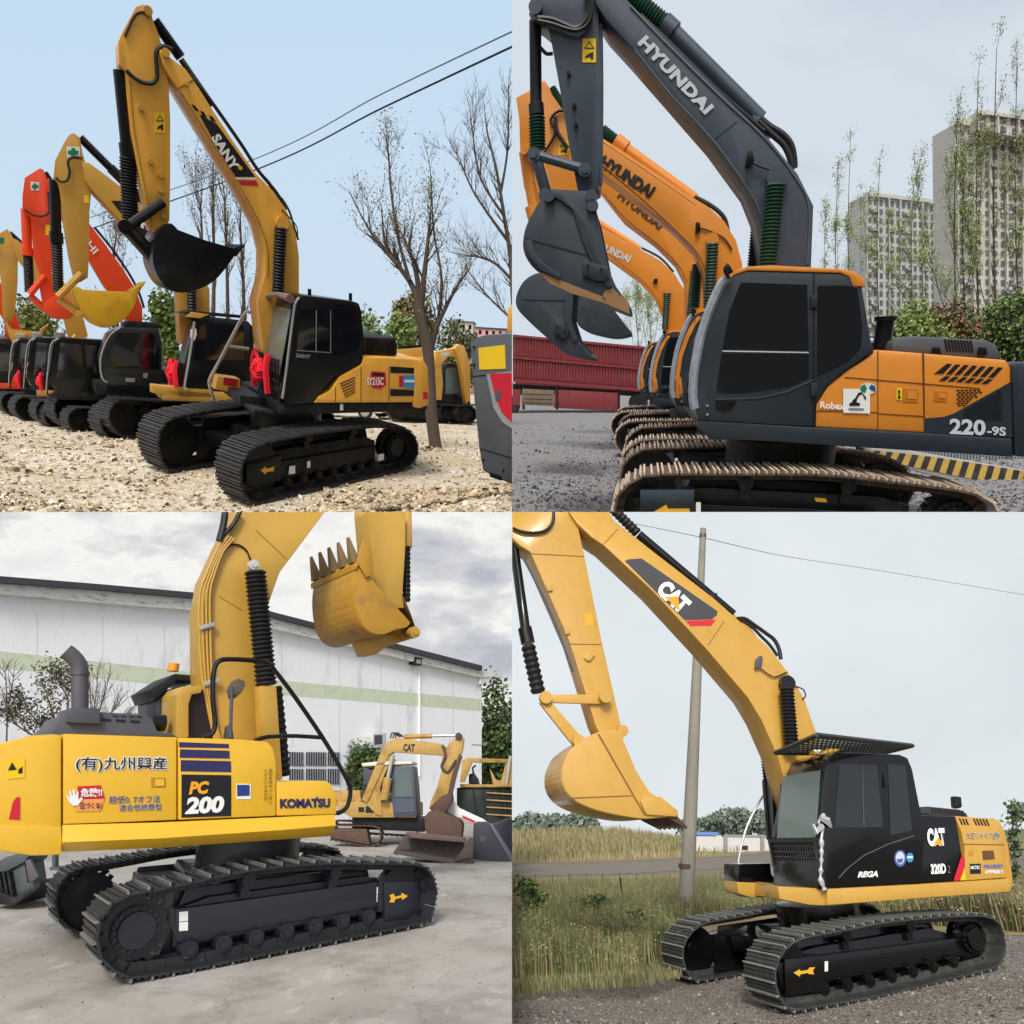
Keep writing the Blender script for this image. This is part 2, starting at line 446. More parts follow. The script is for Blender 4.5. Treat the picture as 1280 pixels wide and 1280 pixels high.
# ------------------------------------------------------------------ plants and grounds
RMIN = [.006]
def grow(mb, p, d, L, r, depth, rnd, up=.25, spread=.55, tips=None, seg=4, kids=(3, 5)):
    pts = [p]; q = p.copy(); dd = d.normalized()
    for i in range(seg):
        dd = (dd+Vector((rnd.gauss(0, .12), rnd.gauss(0, .12), rnd.gauss(0, .08)+up*.12))).normalized()
        q = q+dd*(L/seg); pts.append(q.copy())
    n = 6 if r > .05 else (4 if r > .015 else 3)
    mb.tube(pts, r, n, 0, False, [r*(1-.75*i/seg) for i in range(seg+1)])
    if tips is not None and depth <= 1:
        tips += [(pts[i], dd) for i in range(2, seg+1)]
    if depth <= 0: return
    for k in range(rnd.randint(*kids)):
        i = rnd.randint(1, seg); b = pts[i]
        ax = Vector((rnd.gauss(0, 1), rnd.gauss(0, 1), rnd.gauss(0, .5))).normalized()
        nd = (dd*(1-spread*.5)+ax*spread+Vector((0, 0, up))).normalized()
        grow(mb, b, nd, L*rnd.uniform(.45, .7), max(r*(1-.75*i/seg)*.7, RMIN[0]), depth-1, rnd, up, spread, tips, seg, kids)
def leaf_cloud(mb, pts, rnd, size, n_per, spread, nm=2):
    for p in pts:
        for k in range(n_per):
            c = p+Vector((rnd.gauss(0, spread), rnd.gauss(0, spread), rnd.gauss(0, spread)))
            a = Vector((rnd.gauss(0, 1), rnd.gauss(0, 1), rnd.gauss(0, 1))).normalized(); b = a.cross(Vector((rnd.gauss(0, 1), rnd.gauss(0, 1), rnd.gauss(0, 1)))).normalized()
            s = size*rnd.uniform(.6, 1.3)
            mb.add([c-a*s, c+b*s*.5, c+a*s, c-b*s*.5], [(0, 1, 2, 3)], rnd.randrange(nm))
def bare_tree(Y, base, limbs, label, name='bare_tree', bark=None, leaf=None, seed=1, depth=2, dist=None, twig=.5, leafn=2, leafs=.05, up=.25, cat='tree', group=None, per=7, spread=.6, leafsp=.12, kids=(3, 5), z0=0):
    """limbs: list of (picture points, r0, r1); all of them stand at the distance of the base"""
    g = Y.ground(*base); D = g.y
    o = bpy.data.objects.new(name, None); COL.objects.link(o)
    M = Y.M @ Matrix.Translation(g); o.matrix_world = M; Y.things.append(o); tag(o, label, cat, group)
    rnd = random.Random(seed); mb = MB(); tips = []
    for pts, r0, r1 in limbs:
        q = []; off = 0
        for i, (a, b) in enumerate(pts):
            v = at_dist(Y, a, b, D)-g
            off += rnd.uniform(-.12, .12)*twig; v.y += off if i else 0
            q.append(v)
        sm = smooth_path(q, 4); m = len(sm)
        mb.tube(sm, r0, 8, 0, True, [r0+(r1-r0)*i/(m-1) for i in range(m)])
        tot = sum((sm[i+1]-sm[i]).length for i in range(m-1))
        if r1 < .09:
            for k in range(per):
                i = rnd.randint(int(m*.3), m-2); dd = (sm[i+1]-sm[i]).normalized()
                ax = Vector((rnd.gauss(0, 1), rnd.gauss(0, 1), rnd.gauss(0, .5))).normalized()
                grow(mb, sm[i], (dd+ax*spread+Vector((0, 0, up))).normalized(), twig*rnd.uniform(.7, 1.4), max(.012, (r0+(r1-r0)*i/m)*.45), depth, rnd, up, spread, tips, kids=kids)
            grow(mb, sm[-1], (sm[-1]-sm[-2]).normalized(), twig, r1, depth, rnd, up, spread, tips, kids=kids)
    mb.build('trunk', bark or BARK, o, smooth=60)
    if leaf:
        lb = MB(); rnd.shuffle(tips); leaf_cloud(lb, [t[0] for t in tips], rnd, leafs, leafn, leafsp, len(leaf))
        lb.build('crown', leaf, o, smooth=0)
    return o
def bush(Y, base, w, h, label, leaf, name='bush', seed=1, n=900, size=.07, cat='bush', group=None, lobes=9, depthw=None, trunk=True, dist=None, zc=.5, M=None, top=None):
    """crown of leaf-sized faces on the surface and inside uneven lobes; w, h in metres (yard units)"""
    g = Y.ground(*base) if M is None else M
    o = bpy.data.objects.new(name, None); COL.objects.link(o)
    o.matrix_world = Y.M @ Matrix.Translation(g); Y.things.append(o); tag(o, label, cat, group)
    rnd = random.Random(seed); mb = MB(); dw = depthw or w
    L = []
    for k in range(lobes):
        a = rnd.uniform(0, 6.28); rr = rnd.uniform(0, .36)
        L.append((Vector((math.cos(a)*w*rr, math.sin(a)*dw*rr, h*rnd.uniform(.3, .86))), rnd.uniform(.14, .26)))
    L.append((Vector((0, 0, h*.55)), .34))
    for k in range(n):
        c, r = rnd.choice(L)
        v = Vector((rnd.gauss(0, 1), rnd.gauss(0, 1), rnd.gauss(0, 1))).normalized()*(rnd.uniform(.5, 1.05) if rnd.random() > .12 else rnd.uniform(1.05, 1.3))
        p = c+Vector((v.x*w*r, v.y*dw*r, v.z*h*r))
        if p.z < .02: p.z = rnd.uniform(.02, .2)
        a = (v+Vector((rnd.gauss(0, .7), rnd.gauss(0, .7), rnd.gauss(0, .7)))).normalized(); b = a.orthogonal().normalized(); cc = a.cross(b)
        s = size*rnd.uniform(.4, 1.7)
        mb.add([p-b*s, p+cc*s*.7, p+b*s, p-cc*s*.7], [(0, 1, 2, 3)], min(len(leaf)-1, int(rnd.random()*len(leaf))))
    mb.build('crown', leaf, o, smooth=0)
    if trunk:
        tb = MB()
        for k in range(4):
            c, r = L[k]; tb.tube(smooth_path([(rnd.uniform(-.05, .05), 0, -.05), c*.5+Vector((rnd.uniform(-.1, .1), 0, 0)), c], 4), .03*h/2, 6, rr=None)
        tb.build('trunk', BARK, o, smooth=60)
    return o
BARK = P8('bark', (86, 74, 64), rough=.9, var=.35, scale=14, bump=.4, bscale=30)
def leafm(n, rgb, v=.25):
    m = P8(n, rgb, rough=.6, var=v, scale=1.5)
    return m
LG1 = leafm('leaf mid green', (86, 108, 46)); LG2 = leafm('leaf light green', (122, 140, 66)); LG3 = leafm('leaf dark green', (44, 62, 34)); LG4 = leafm('leaf pale spring', (150, 165, 96)); LG5 = leafm('leaf russet', (140, 92, 62))
LY = leafm('dry leaf', (150, 132, 84)); LB = leafm('brown leaf', (96, 78, 56))
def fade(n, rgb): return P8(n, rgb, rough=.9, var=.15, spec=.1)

def ground_sheet(Y, name, m, x0, x1, y0, y1, z=0, hf=None, nx=80, ny=90, kind='structure', label=None, power=2.2):
    me = bpy.data.meshes.new(name); vs = []; fs = []
    for j in range(ny+1):
        t = (j/ny)**power; y = y0+(y1-y0)*t
        for i in range(nx+1):
            x = (x0+(x1-x0)*i/nx)
            if power > 1: x = x*(.12+.88*max(0, (y-y0)/(y1-y0)))+0
            vs.append((x, y, z+(hf(x, y) if hf else 0)))
    for j in range(ny):
        for i in range(nx):
            a = j*(nx+1)+i; fs.append((a, a+1, a+nx+2, a+nx+1))
    me.from_pydata(vs, [], fs)
    o = link(name, me, None, m, 60); o.matrix_world = Y.M; tag(o, label, None, None, kind); Y.things.append(o)
    return o
def stone_ground(name, cols, cell, base=None, patch=.35, bump=.6, rough=.9, lumps=None):
    """crushed stone: voronoi cells of several colours with height, noise patches of a second tone"""
    m = bpy.data.materials.new(name); m.use_nodes = True; nt = m.node_tree; N = nt.nodes; L = nt.links; b = N['Principled BSDF']
    tc = N.new('ShaderNodeTexCoord')
    v = N.new('ShaderNodeTexVoronoi'); v.inputs['Scale'].default_value = cell; L.new(tc.outputs['Object'], v.inputs['Vector'])
    v2 = N.new('ShaderNodeTexVoronoi'); v2.inputs['Scale'].default_value = cell*2.7; L.new(tc.outputs['Object'], v2.inputs['Vector'])
    sp = N.new('ShaderNodeSeparateColor'); L.new(v.outputs['Color'], sp.inputs[0])
    c = ramp(nt, sp.outputs[0], [(i/(len(cols)-1), q) for i, q in enumerate(cols)])
    sp2 = N.new('ShaderNodeSeparateColor'); L.new(v2.outputs['Color'], sp2.inputs[0])
    c2 = ramp(nt, sp2.outputs[1], [(i/(len(cols)-1), q) for i, q in enumerate(cols)])
    mx = N.new('ShaderNodeMix'); mx.data_type = 'RGBA'; mx.inputs[0].default_value = .5; L.new(c, mx.inputs[6]); L.new(c2, mx.inputs[7])
    out = mx.outputs[2]
    if base is not None:
        n = noise_n(nt, tc.outputs['Object'], .45, 7, rough=.6)
        rp = N.new('ShaderNodeMapRange'); rp.inputs[1].default_value = .42; rp.inputs[2].default_value = .62; rp.inputs[4].default_value = patch; L.new(n, rp.inputs[0])
        m2 = N.new('ShaderNodeMix'); m2.data_type = 'RGBA'; L.new(rp.outputs[0], m2.inputs[0]); L.new(out, m2.inputs[6]); m2.inputs[7].default_value = (*lin(base), 1); out = m2.outputs[2]
    L.new(out, b.inputs['Base Color']); b.inputs['Roughness'].default_value = rough; b.inputs['Specular IOR Level'].default_value = .2
    n3 = noise_n(nt, tc.outputs['Object'], 1.2, 8)
    ad = N.new('ShaderNodeMath'); ad.operation = 'MULTIPLY_ADD'; L.new(n3, ad.inputs[0]); ad.inputs[1].default_value = 2.5
    mu = N.new('ShaderNodeMath'); mu.operation = 'MULTIPLY'; mu.inputs[1].default_value = -1; L.new(v.outputs['Distance'], mu.inputs[0]); L.new(mu.outputs[0], ad.inputs[2])
    bb = N.new('ShaderNodeBump'); bb.inputs['Strength'].default_value = bump; bb.inputs['Distance'].default_value = .06; L.new(ad.outputs[0], bb.inputs['Height']); L.new(bb.outputs[0], b.inputs['Normal'])
    MATS[name] = m
    return m
def stones(Y, name, m, n, ymin, ymax, xa, s0, s1, seed, hf=None, label=None, keep=None):
    """loose stones in one mesh, denser near the eye; kind stuff"""
    rnd = random.Random(seed); mb = MB()
    ico = [(0, 0, 1), (.89, 0, .45), (.28, .85, .45), (-.72, .53, .45), (-.72, -.53, .45), (.28, -.85, .45), (.72, .53, -.45), (-.28, .85, -.45), (-.89, 0, -.45), (-.28, -.85, -.45), (.72, -.53, -.45), (0, 0, -1)]
    fc = [(0, 1, 2), (0, 2, 3), (0, 3, 4), (0, 4, 5), (0, 5, 1), (1, 6, 2), (2, 7, 3), (3, 8, 4), (4, 9, 5), (5, 10, 1), (6, 7, 2), (7, 8, 3), (8, 9, 4), (9, 10, 5), (10, 6, 1)]
    k = 0; tries = 0
    while k < n and tries < n*20:
        tries += 1
        u = rnd.random(); y = 1/(1/ymin+(1/ymax-1/ymin)*u); x = rnd.uniform(-1, 1)*xa*y
        if Y.left and x > 0.02*y or (not Y.left and x < -.02*y): continue
        if keep and not keep(x, y): continue
        s = rnd.uniform(s0, s1)*(1 if rnd.random() > .04 else 2.0)
        z = hf(x, y) if hf else 0
        rot = Matrix.Rotation(rnd.uniform(0, 6.28), 3, (rnd.gauss(0, 1), rnd.gauss(0, 1), rnd.gauss(0, 1)+.01))
        vs = [rot @ Vector((a*s*rnd.uniform(.7, 1.2), b*s*rnd.uniform(.7, 1.2), c*s*.7))+Vector((x, y, z+s*.2)) for a, b, c in ico]
        mb.add(vs, fc, rnd.randrange(len(m))); k += 1
    o = mb.build(name, m, None, smooth=0); o.matrix_world = Y.M; tag(o, label, None, None, 'stuff'); Y.things.append(o)
    return o
# ================================================================== top left yard: a row of diggers on crushed stone
YEL = P8('yellow paint', (232, 172, 66), rough=.34, var=.05, dirt=lin((150, 105, 60)), dirt_amt=.35, dirt_scale=1.3, coat=.25)
OCH = P8('ochre paint', (196, 150, 62), rough=.42, var=.06, dirt=lin((140, 110, 70)), dirt_amt=.4, dirt_scale=1.5, coat=.15)
BLK = P8('black paint', (14, 15, 18), rough=.3, var=.15, coat=.2, spec=.35)
BLK2 = P8('worn black paint', (24, 25, 28), rough=.5, spec=.3, var=.25, dirt=lin((70, 66, 60)), dirt_amt=.45, dirt_scale=3)
SHOE = P8('track steel', (32, 32, 35), rough=.5, var=.3, dirt=lin((92, 86, 78)), dirt_amt=.5, dirt_scale=5, metal=.3)
RIB = P8('worn grouser steel', (84, 82, 82), rough=.42, var=.3, metal=.5, scale=8)
FRM = P8('undercarriage black', (15, 16, 18), rough=.45, spec=.3, var=.25, dirt=lin((60, 56, 50)), dirt_amt=.35, dirt_scale=3)
RUB = P8('black rubber', (20, 20, 23), rough=.55, var=.2)
GLS = mat('tinted glass', (.006, .008, .011), rough=.05, var=.3, spec=.8, rvar=.02, bump=.05, bscale=1.1, coat=.6)
GLP = mat('pale windscreen glass', lin((96, 112, 112)), rough=.06, var=.2, spec=.8, rvar=.02, scale=.8)
CHR = P8('bright steel', (190, 190, 188), rough=.3, var=.1, metal=.6)
WHT = P8('white lettering', (232, 232, 228), rough=.5, var=.03)
YST = P8('yellow sticker', (236, 196, 20), rough=.5, var=.05)
REDC = P8('red cloth', (225, 18, 40), rough=.8, var=.2)
REDP = P8('red print', (200, 28, 48), rough=.45, var=.05)
DKP = P8('black print', (22, 22, 26), rough=.4, var=.1)
GRN = P8('green print', (20, 120, 80), rough=.5, var=.1)
ORG = P8('orange red paint', (226, 70, 28), rough=.4, var=.08, coat=.2)
ROPS = P8('grey enamel', (112, 116, 122), rough=.35, var=.1, coat=.2)

def warning(T, x, y, w, h, yp, par=None, slant=0):
    g = T.decal('warning_sticker', YST, [(x, y), (x+w, y+slant), (x+w, y+h+slant), (x, y+h)], yp, par)
    T.decal('warning_triangle', DKP, [(x+w*.5, y+h*.1), (x+w*.88, y+h*.42), (x+w*.12, y+h*.42)], yp*1.0+(.004 if yp > 0 else -.004), g)
    T.decal('warning_triangle', YST, [(x+w*.5, y+h*.19), (x+w*.74, y+h*.38), (x+w*.26, y+h*.38)], yp+(.007 if yp > 0 else -.007), g)
    T.decal('warning_figure', DKP, [(x+w*.2, y+h*.74), (x+w*.5, y+h*.62), (x+w*.8, y+h*.55), (x+w*.8, y+h*.85), (x+w*.6, y+h*.88), (x+w*.6, y+h*.75), (x+w*.2, y+h*.82)], yp+(.004 if yp > 0 else -.004), g)
    return g
def grille(T, name, m, x0, x1, z0, z1, y, n, vert=True, par=None, th=.012):
    mb = MB()
    for k in range(n):
        if vert:
            x = x0+(x1-x0)*(k+.5)/n; mb.box((x-th, y-.01, z0), (x+th, y+.01, z1))
        else:
            z = z0+(z1-z0)*(k+.5)/n; mb.box((x0, y-.01, z-th), (x1, y+.01, z+th))
    return mb.build(name, m, par or T.o, smooth=0)
def bucket(T, m, side_px, ya, yb, teeth=(), tooth_m=None, open_edges=(), th=.05, lip=None, par=None, side_m=None):
    """bucket: two side plates of the traced outline, a shell that follows the listed closed edges"""
    P = T.xz(side_px, ya)
    mb = MB()
    w = abs(yb-ya); s = 1 if yb > ya else -1
    # round the closed run of the outline
    N0 = len(P); NP = []; NO = []
    for i in range(N0):
        a, b = Vector(P[i]), Vector(P[(i+1) % N0])
        if i in open_edges: NO.append(len(NP)); NP.append(tuple(a)); continue
        p = Vector(P[(i-1) % N0]) if (i-1) % N0 not in open_edges else a; q = Vector(P[(i+2) % N0]) if (i+1) % N0 not in open_edges else b
        for j in range(3):
            t = j/3; v = .5*((2*a)+(b-p)*t+(2*p-5*a+4*b-q)*t*t+(3*a-p-3*b+q)*t**3); NP.append(tuple(v))
    P = NP; open_edges = tuple(NO)
    mb = MB(); mb.prism(P, ya, ya+s*.035).prism(P, yb-s*.035, yb)
    n = len(P)
    cx = sum(a for a, b in P)/n; cz = sum(b for a, b in P)/n
    for i in range(n):
        if i in open_edges: continue
        a, b = P[i], P[(i+1) % n]
        def inn(p): return (p[0]+(cx-p[0])*th*2, p[1]+(cz-p[1])*th*2)
        def outw(p, e=.012):
            d = Vector((p[0]-cx, p[1]-cz)).normalized()*e; return (p[0]+d.x, p[1]+d.y)
        mb.prism([outw(a), outw(b), inn(b), inn(a)], ya+s*.02, yb-s*.02)
    o = mb.build('bucket', m, par or T.o, .006)
    for (bx, by), (tx, ty), k in teeth:
        A = T.p(bx, by, ya); B = T.p(tx, ty, ya)
        for j in range(k):
            y = ya+s*(.08+(w-.16)*j/(k-1))
            a = Vector((A.x, y, A.z)); b = Vector((B.x, y, B.z)); d = (b-a); nn = Vector((-d.z, 0, d.x)).normalized()*.065
            t = MB().add([a-nn+Vector((0, -.075, 0)), a-nn+Vector((0, .075, 0)), a+nn+Vector((0, .075, 0)), a+nn+Vector((0, -.075, 0)),
                      b-nn*.2+Vector((0, -.03, 0)), b-nn*.2+Vector((0, .03, 0)), b+nn*.2+Vector((0, .03, 0)), b+nn*.2+Vector((0, -.03, 0))],
                     [(0, 1, 2, 3), (7, 6, 5, 4), (0, 4, 5, 1), (1, 5, 6, 2), (2, 6, 7, 3), (3, 7, 4, 0)])
            t.build('tooth', tooth_m or m, o, .006)
    return o
def cyl_px(T, name, m, a, b, y, r, par=None, n=14):
    return MB().tube([T.p(*a, y), T.p(*b, y)], r, n).build(name, m, par or T.o)
def bell_px(T, m, a, b, y, r, k=16, par=None):
    return MB().bellows(T.p(*a, y), T.p(*b, y), r*.78, r, k).build('rubber_bellows', m, par or T.o)
def pin_px(T, m, c, y0, y1, r, name='pin_boss', par=None):
    q = T.p(*c, y0)
    return MB().disc((q.x, y0, q.z), r, y1-y0).disc((q.x, y0+(.02 if y0 > y1 else -.02), q.z), r*.55, .03 if y0 < y1 else -.03).build(name, m, par or T.o)
def handrail(T, name, m, pts3, r=.022, par=None):
    return MB().tube(smooth_path(pts3, 5), r, 8).build(name, m, par or T.o)
def place_by_contact(Y, px, py, xm, ym, yaw, pitch=0, roll=0, scale=1):
    """machine frame whose point (xm, ym, 0) stands on the ground at a picture position"""
    g = Y.ground(px, py); c, s = math.cos(yaw), math.sin(yaw)
    return Y.frame(g.x-(c*xm-s*ym)*scale, g.y-(s*xm+c*ym)*scale, yaw, pitch, roll, 0, scale)
def cab_px(T, side_px, y1, y0, m, wins, glass=GLS, roof=None, wsm=None, front=None, bev=.03, par=None):
    c = T.prism('cab', m, side_px, y1, y0, bev)
    for w in wins:
        T.decal('window', glass, w, y1, c)
    if front:
        a, b = T.p(*front[0], y1), T.p(*front[1], y1)   # bottom, top of the windscreen edge
        d = (b-a).normalized(); nn = Vector((d.z, 0, -d.x)); nn = nn if nn.x > 0 else -nn
        s = -1 if y1 > y0 else 1
        q0, q1 = a+nn*.004, b+nn*.004
        MB().prism([(q0.x, q0.z), (q1.x, q1.z), (q1.x+nn.x*.012, q1.z+nn.z*.012), (q0.x+nn.x*.012, q0.z+nn.z*.012)], y1+s*.09, y0-s*.09).build('windscreen', wsm or glass, c, smooth=0)
    return c

# ---- the near digger
T = Thing(TL, 'excavator', TL.frame(-4.414, 13.294, 4.0907, .0702, -.104), 'yellow and black excavator with a raised black bucket, nearest and tallest on crushed stone', 'excavator', 'excavators parked in a row on the crushed stone')
LOOP_TL = [(299,590),(304,571),(313,560),(327,553),(352,547),(400,538),(450,532),(485,529),(505,533),(518,542),(524,556),(523,572),(514,584),(500,590),(450,602),(380,618),(330,630),(314,632),(305,622),(300,606)]
U = undercarriage(T, LOOP_TL, 1.534, .848, SHOE, RIB, FRM)
arrowm = P8('amber arrow print', (230, 170, 40), rough=.5)
T.prism('track_guard', FRM, [(308,582),(342,574),(346,600),(318,610),(308,604)], 1.34, 1.0, .012)
T.decal('arrow_mark', arrowm, [(326,588),(332,583),(333,586),(341,584),(343,582),(342,589),(333,590),(332,593)], 1.535-.2)
T.decal('white_sticker', WHT, [(362,583),(369,582),(369,592),(361,593)], 1.3)
T.decal('white_sticker', WHT, [(384,577),(388,576),(388,584),(384,585)], 1.3)
T.decal('white_sticker', WHT, [(473,568),(480,567),(480,575),(473,576)], 1.3)
# upper body
T.slew(-.36)
deck = T.prism('deck', BLK2, [(350,506),(535,500),(534,512),(520,514),(350,519)], 1.3, -1.3, .02)
hood = T.prism('engine_hood', YEL, [(392,504),(398,496),(413,489),(425,471),(452,456),(455,446),(526,449),(532,453),(534,503)], 1.34, -1.3, .03)
T.prism('counterweight', YEL, [(518,449),(529,450),(535,458),(537,490),(536,507),(524,511),(517,509)], 1.36, -1.36, .04)
T.prism('engine_cover', BLK2, [(454,421),(494,422),(497,430),(497,445),(454,445)], 1.05, -.9, .04)
grille(T, 'cover_slats', BLK, *sorted((T.p(458,430,1.06).x, T.p(494,430,1.06).x)), T.p(470,442,1.06).z, T.p(470,424,1.06).z, 1.06, 9)
for q in ([(488,458),(519,460),(519,467),(488,466)], [(488,486),(519,488),(519,495),(488,495)]):
    T.decal('air_grille', DKP, q, 1.34, hood)
for i in range(6):
    T.decal('louver', DKP, [(425+i*1.2,479+i*3.4),(444,471+i*3.6),(444,472.2+i*3.6),(425+i*1.2,480.3+i*3.4)], 1.34, hood)
for x0 in (419, 451, 486, 524):
    T.decal('panel_seam', DKP, [(x0, 458 if x0 > 440 else 484), (x0+.7, 458 if x0 > 440 else 484), (x0+.7, 502), (x0, 502)], 1.34, hood)
T.decal('model_badge', REDP, [(464,464),(482,465),(483,481),(476,486),(466,485),(462,478)], 1.34, hood)
T.decal('model_badge', DKP, [(466,466),(480,467),(480,470),(466,469)], 1.345, hood)
T.text('model_lettering', WHT, 'SY215C', (458.5,481), (479.5,481), 9, 1.35, hood, bold=.03, tl=(458.5,471.5))
T.decal('poster', REDP, [(499,470),(506,470),(506,484),(499,483)], 1.345, hood)
T.decal('poster', P8('blue print', (60, 140, 190)), [(504,469),(520,469),(520,486),(504,484)], 1.347, hood)
T.decal('poster', WHT, [(506,475),(518,475),(518,478),(506,478)], 1.352, hood)
T.decal('tail_light', REDP, [(529,490),(535,490),(535,499),(529,499)], 1.36)
T.decal('deck_label', WHT, [(425,505),(429,505),(429,513),(425,513)], 1.3)
# cab
cabp = [(357,507),(352,498),(367,386),(372,372),(380,369),(440,376),(449,379),(452,388),(456,430),(453,452),(417,472),(398,494),(392,504)]
cab = cab_px(T, cabp, 1.33, .0, BLK, [[(375,386),(395,387),(394,440),(371,438)], [(397,387),(413,388),(413,441),(396,440)], [(417,380),(444,383),(449,391),(450,432),(446,438),(417,444)]], front=((352,470),(367,388)), wsm=GLP)
T.tube('door_seam', CHR, [(374,372),(369,380),(366,400),(357,470),(353,498)], 1.34, .02, cab)
T.decal('window_bar', CHR, [(395,388),(396,388),(395.6,441),(394.6,441)], 1.34, cab)
T.decal('window_bar', CHR, [(413,388),(413.7,388),(413.7,441),(413,441)], 1.34, cab)
T.decal('window_bar', CHR, [(371,437.6),(413,440.4),(413,441.2),(371,438.4)], 1.34, cab)
T.text('cab_lettering', P8('grey lettering', (150, 150, 155)), 'SANY', (370,446.5), (388,448.5), 5, 1.335, cab, bold=.03)
for a in (387, 438):
    q = T.p(a, 371 if a < 400 else 376, .9)
    MB().tube([q, q+Vector((0, 0, .12))], .03, 8).build('lifting_ring', BLK, cab)
# grey plastic still hanging from the cab roof edge
q0 = T.p(366,376,1.3); q1 = Vector((q0.x, .05, q0.z))
MB().tube([q0+Vector((.05, .05, .03)), q0.lerp(q1, .3)+Vector((.12, 0, .06)), q0.lerp(q1, .7)+Vector((.1, 0, .02)), q1+Vector((.12, -.05, -.04))], .05, 8, rr=[.07, .04, .05, .03]).build('roof_wrapping', P8('dull brown plastic', (128, 104, 98), rough=.5, var=.25), cab)
# front guard and red ribbon on the cab front
fx = T.p(352,480,1.3).x+.03
g = MB()
for k in range(11):
    y = .02+1.26*k/10; g.box((fx, y-.008, T.p(352,500,1.3).z-.05), (fx+.02, y+.008, T.p(356,452,1.3).z))
zb, zt = T.p(352,500,1.3).z-.05, T.p(356,452,1.3).z
for z in (zb, (zb+zt)/2, zt): g.box((fx-.01, 0, z-.015), (fx+.03, 1.3, z+.015))
g.build('front_guard', BLK2, T.o, smooth=0)
def ribbon(T, x, y, z, w=.42, par=None):
    mb = MB(); rnd = random.Random(int(x*100+y*37))
    for k in range(16):
        a = 2*math.pi*k/16; rr_ = w*(.28+.12*rnd.random())
        mb.tube(smooth_path([(x+.03, y, z), (x+.10+.08*rnd.random(), y+math.cos(a)*rr_*.7, z+math.sin(a)*rr_*.7), (x+.08, y+math.cos(a+.2)*rr_, z+math.sin(a+.2)*rr_), (x+.03, y+math.cos(a+.5)*rr_*.3, z+math.sin(a+.5)*rr_*.3)], 3), .05, 5)
    for s in (-1, 1):
        mb.tube(smooth_path([(x+.03, y, z), (x+.06, y+s*w*.5, z+w*.45), (x+.05, y+s*w*1.0, z+w*.7)], 4), .03, 5)
        mb.tube(smooth_path([(x+.03, y+s*w*.9, z+w*.7), (x+.08, y+s*w*.95, z+.1), (x+.07, y+s*w*1.02, z-w*.75)], 4), .055, 5)
    o = mb.build('ribbon_bow', REDC, par)
    return o
def ribbon_thing(T, x, y, z, w, label):
    o = ribbon(T, 0, 0, 0, w); o.matrix_world = T.M @ Matrix.Translation((x, y, z)); T.Y.things.append(o)
    tag(o, label, 'ribbon', 'red ribbon bows on the cab fronts'); return o
qz = T.p(318,473,.5)
ribbon_thing(T, fx+.05, .6, zb+.42, .42, 'red ribbon bow on the front guard of the nearest yellow and black excavator')
# right platform with tool box and rail
tb = T.prism('tool_box', YEL, [(273,470),(301,474),(300,492),(268,487)], -.55, -.95, .03)
T.decal('tool_box_sticker', REDP, [(280,470),(298,473),(297,483),(279,480)], -.55+.55 if False else .001, None) if False else None
MB().prism(T.xz([(280,471.5),(297,474),(296,484),(279,481)], -.545), -.549, -.541).build('tool_box_sticker', REDP, T.o, smooth=0)
T.prism('front_platform', BLK2, [(300,494),(352,500),(392,503),(392,514),(350,517),(300,506)], .35, -.9, .02)
T.prism('step', BLK2, [(318,512),(350,517),(392,516),(392,522),(350,524),(318,518)], 1.1, .4, .01)
T.tube('handrail', CHR, [(268,500),(262,482),(263,472),(275,450),(300,402),(308,390),(313,391)], -.9, .028)
T.tube('handrail', CHR, [(285,432),(296,434),(311,436)], -.9, .026, sm=0)
# boom, arm, bucket
BM = T.prism('boom', YEL, [(199,63),(206,60),(213,72),(232,86),(250,112),(265,136),(292,177),(320,217),(341,238),(358,262),(370,292),(374,320),(374,377),(372,450),(330,450),(322,377),(331,345),(331,312),(324,282),(308,252),(292,224),(255,164),(222,110),(212,96),(203,80)], .28, -.3, .015)
DB = T.decal('logo_panel', DKP, [(249,143),(271,155),(319,221),(292,221)], .28, BM)
T.decal('logo_stripe', WHT, [(292,222),(319,222),(320,224.5),(293.5,224)], .28, BM)
T.decal('logo_stripe', REDP, [(295,225.5),(320.5,226),(323,232),(299,231)], .28, BM)
for q in ([(239,130),(244,132),(249,139),(244,138)], [(250,138),(255,140),(259,147),(253,146)], [(261,144),(266,146),(270,152),(264,151)]):
    T.decal('logo_square', DKP, q, .28, BM)
T.text('boom_lettering', WHT, 'SANY', (264,172), (291,214), 11.5, .29, BM, bold=.045, space=1.05)
T.decal('boom_seam', P8('seam shadow', (120, 78, 30)), [(223,110),(243,98),(243.6,98.8),(223.6,111)], .28, BM)
pin_px(T, YEL, (352,279), .29, .36, .10, par=BM)
bell_px(T, RUB, (351,284), (347,372), .42, .105, 22)
bell_px(T, RUB, (334,290), (322,372), -.42, .105, 22)
T.tube('hydraulic_line', RUB, [(236,92),(262,124),(300,178),(322,212),(345,240),(358,262)], .2, .028, BM)
T.tube('hydraulic_line', RUB, [(330,222),(337,230),(342,240),(352,250)], .1, .03, BM)
T.tube('hydraulic_line', RUB, [(343,243),(352,248),(362,265),(368,285),(373,300)], .1, .018, BM)
T.tube('boom_wire', RUB, [(352,262),(362,272),(371,284),(372,300)], .3, .01, BM)
bell_px(T, RUB, (193,26), (226,72), 0, .085, 22)
bell_px(T, RUB, (226,74), (266,132), .1, .05, 26)
AR = T.prism('arm', YEL, [(170,8),(178,5.5),(185,6),(189,13),(191,24),(198,42),(203,58),(206,80),(211,105),(213,150),(213,217),(212,275),(206,290),(195,292),(187,286),(175,222),(164,165),(159,115),(157,88),(149,80),(148,52),(153,40)], .2, -.22, .012)
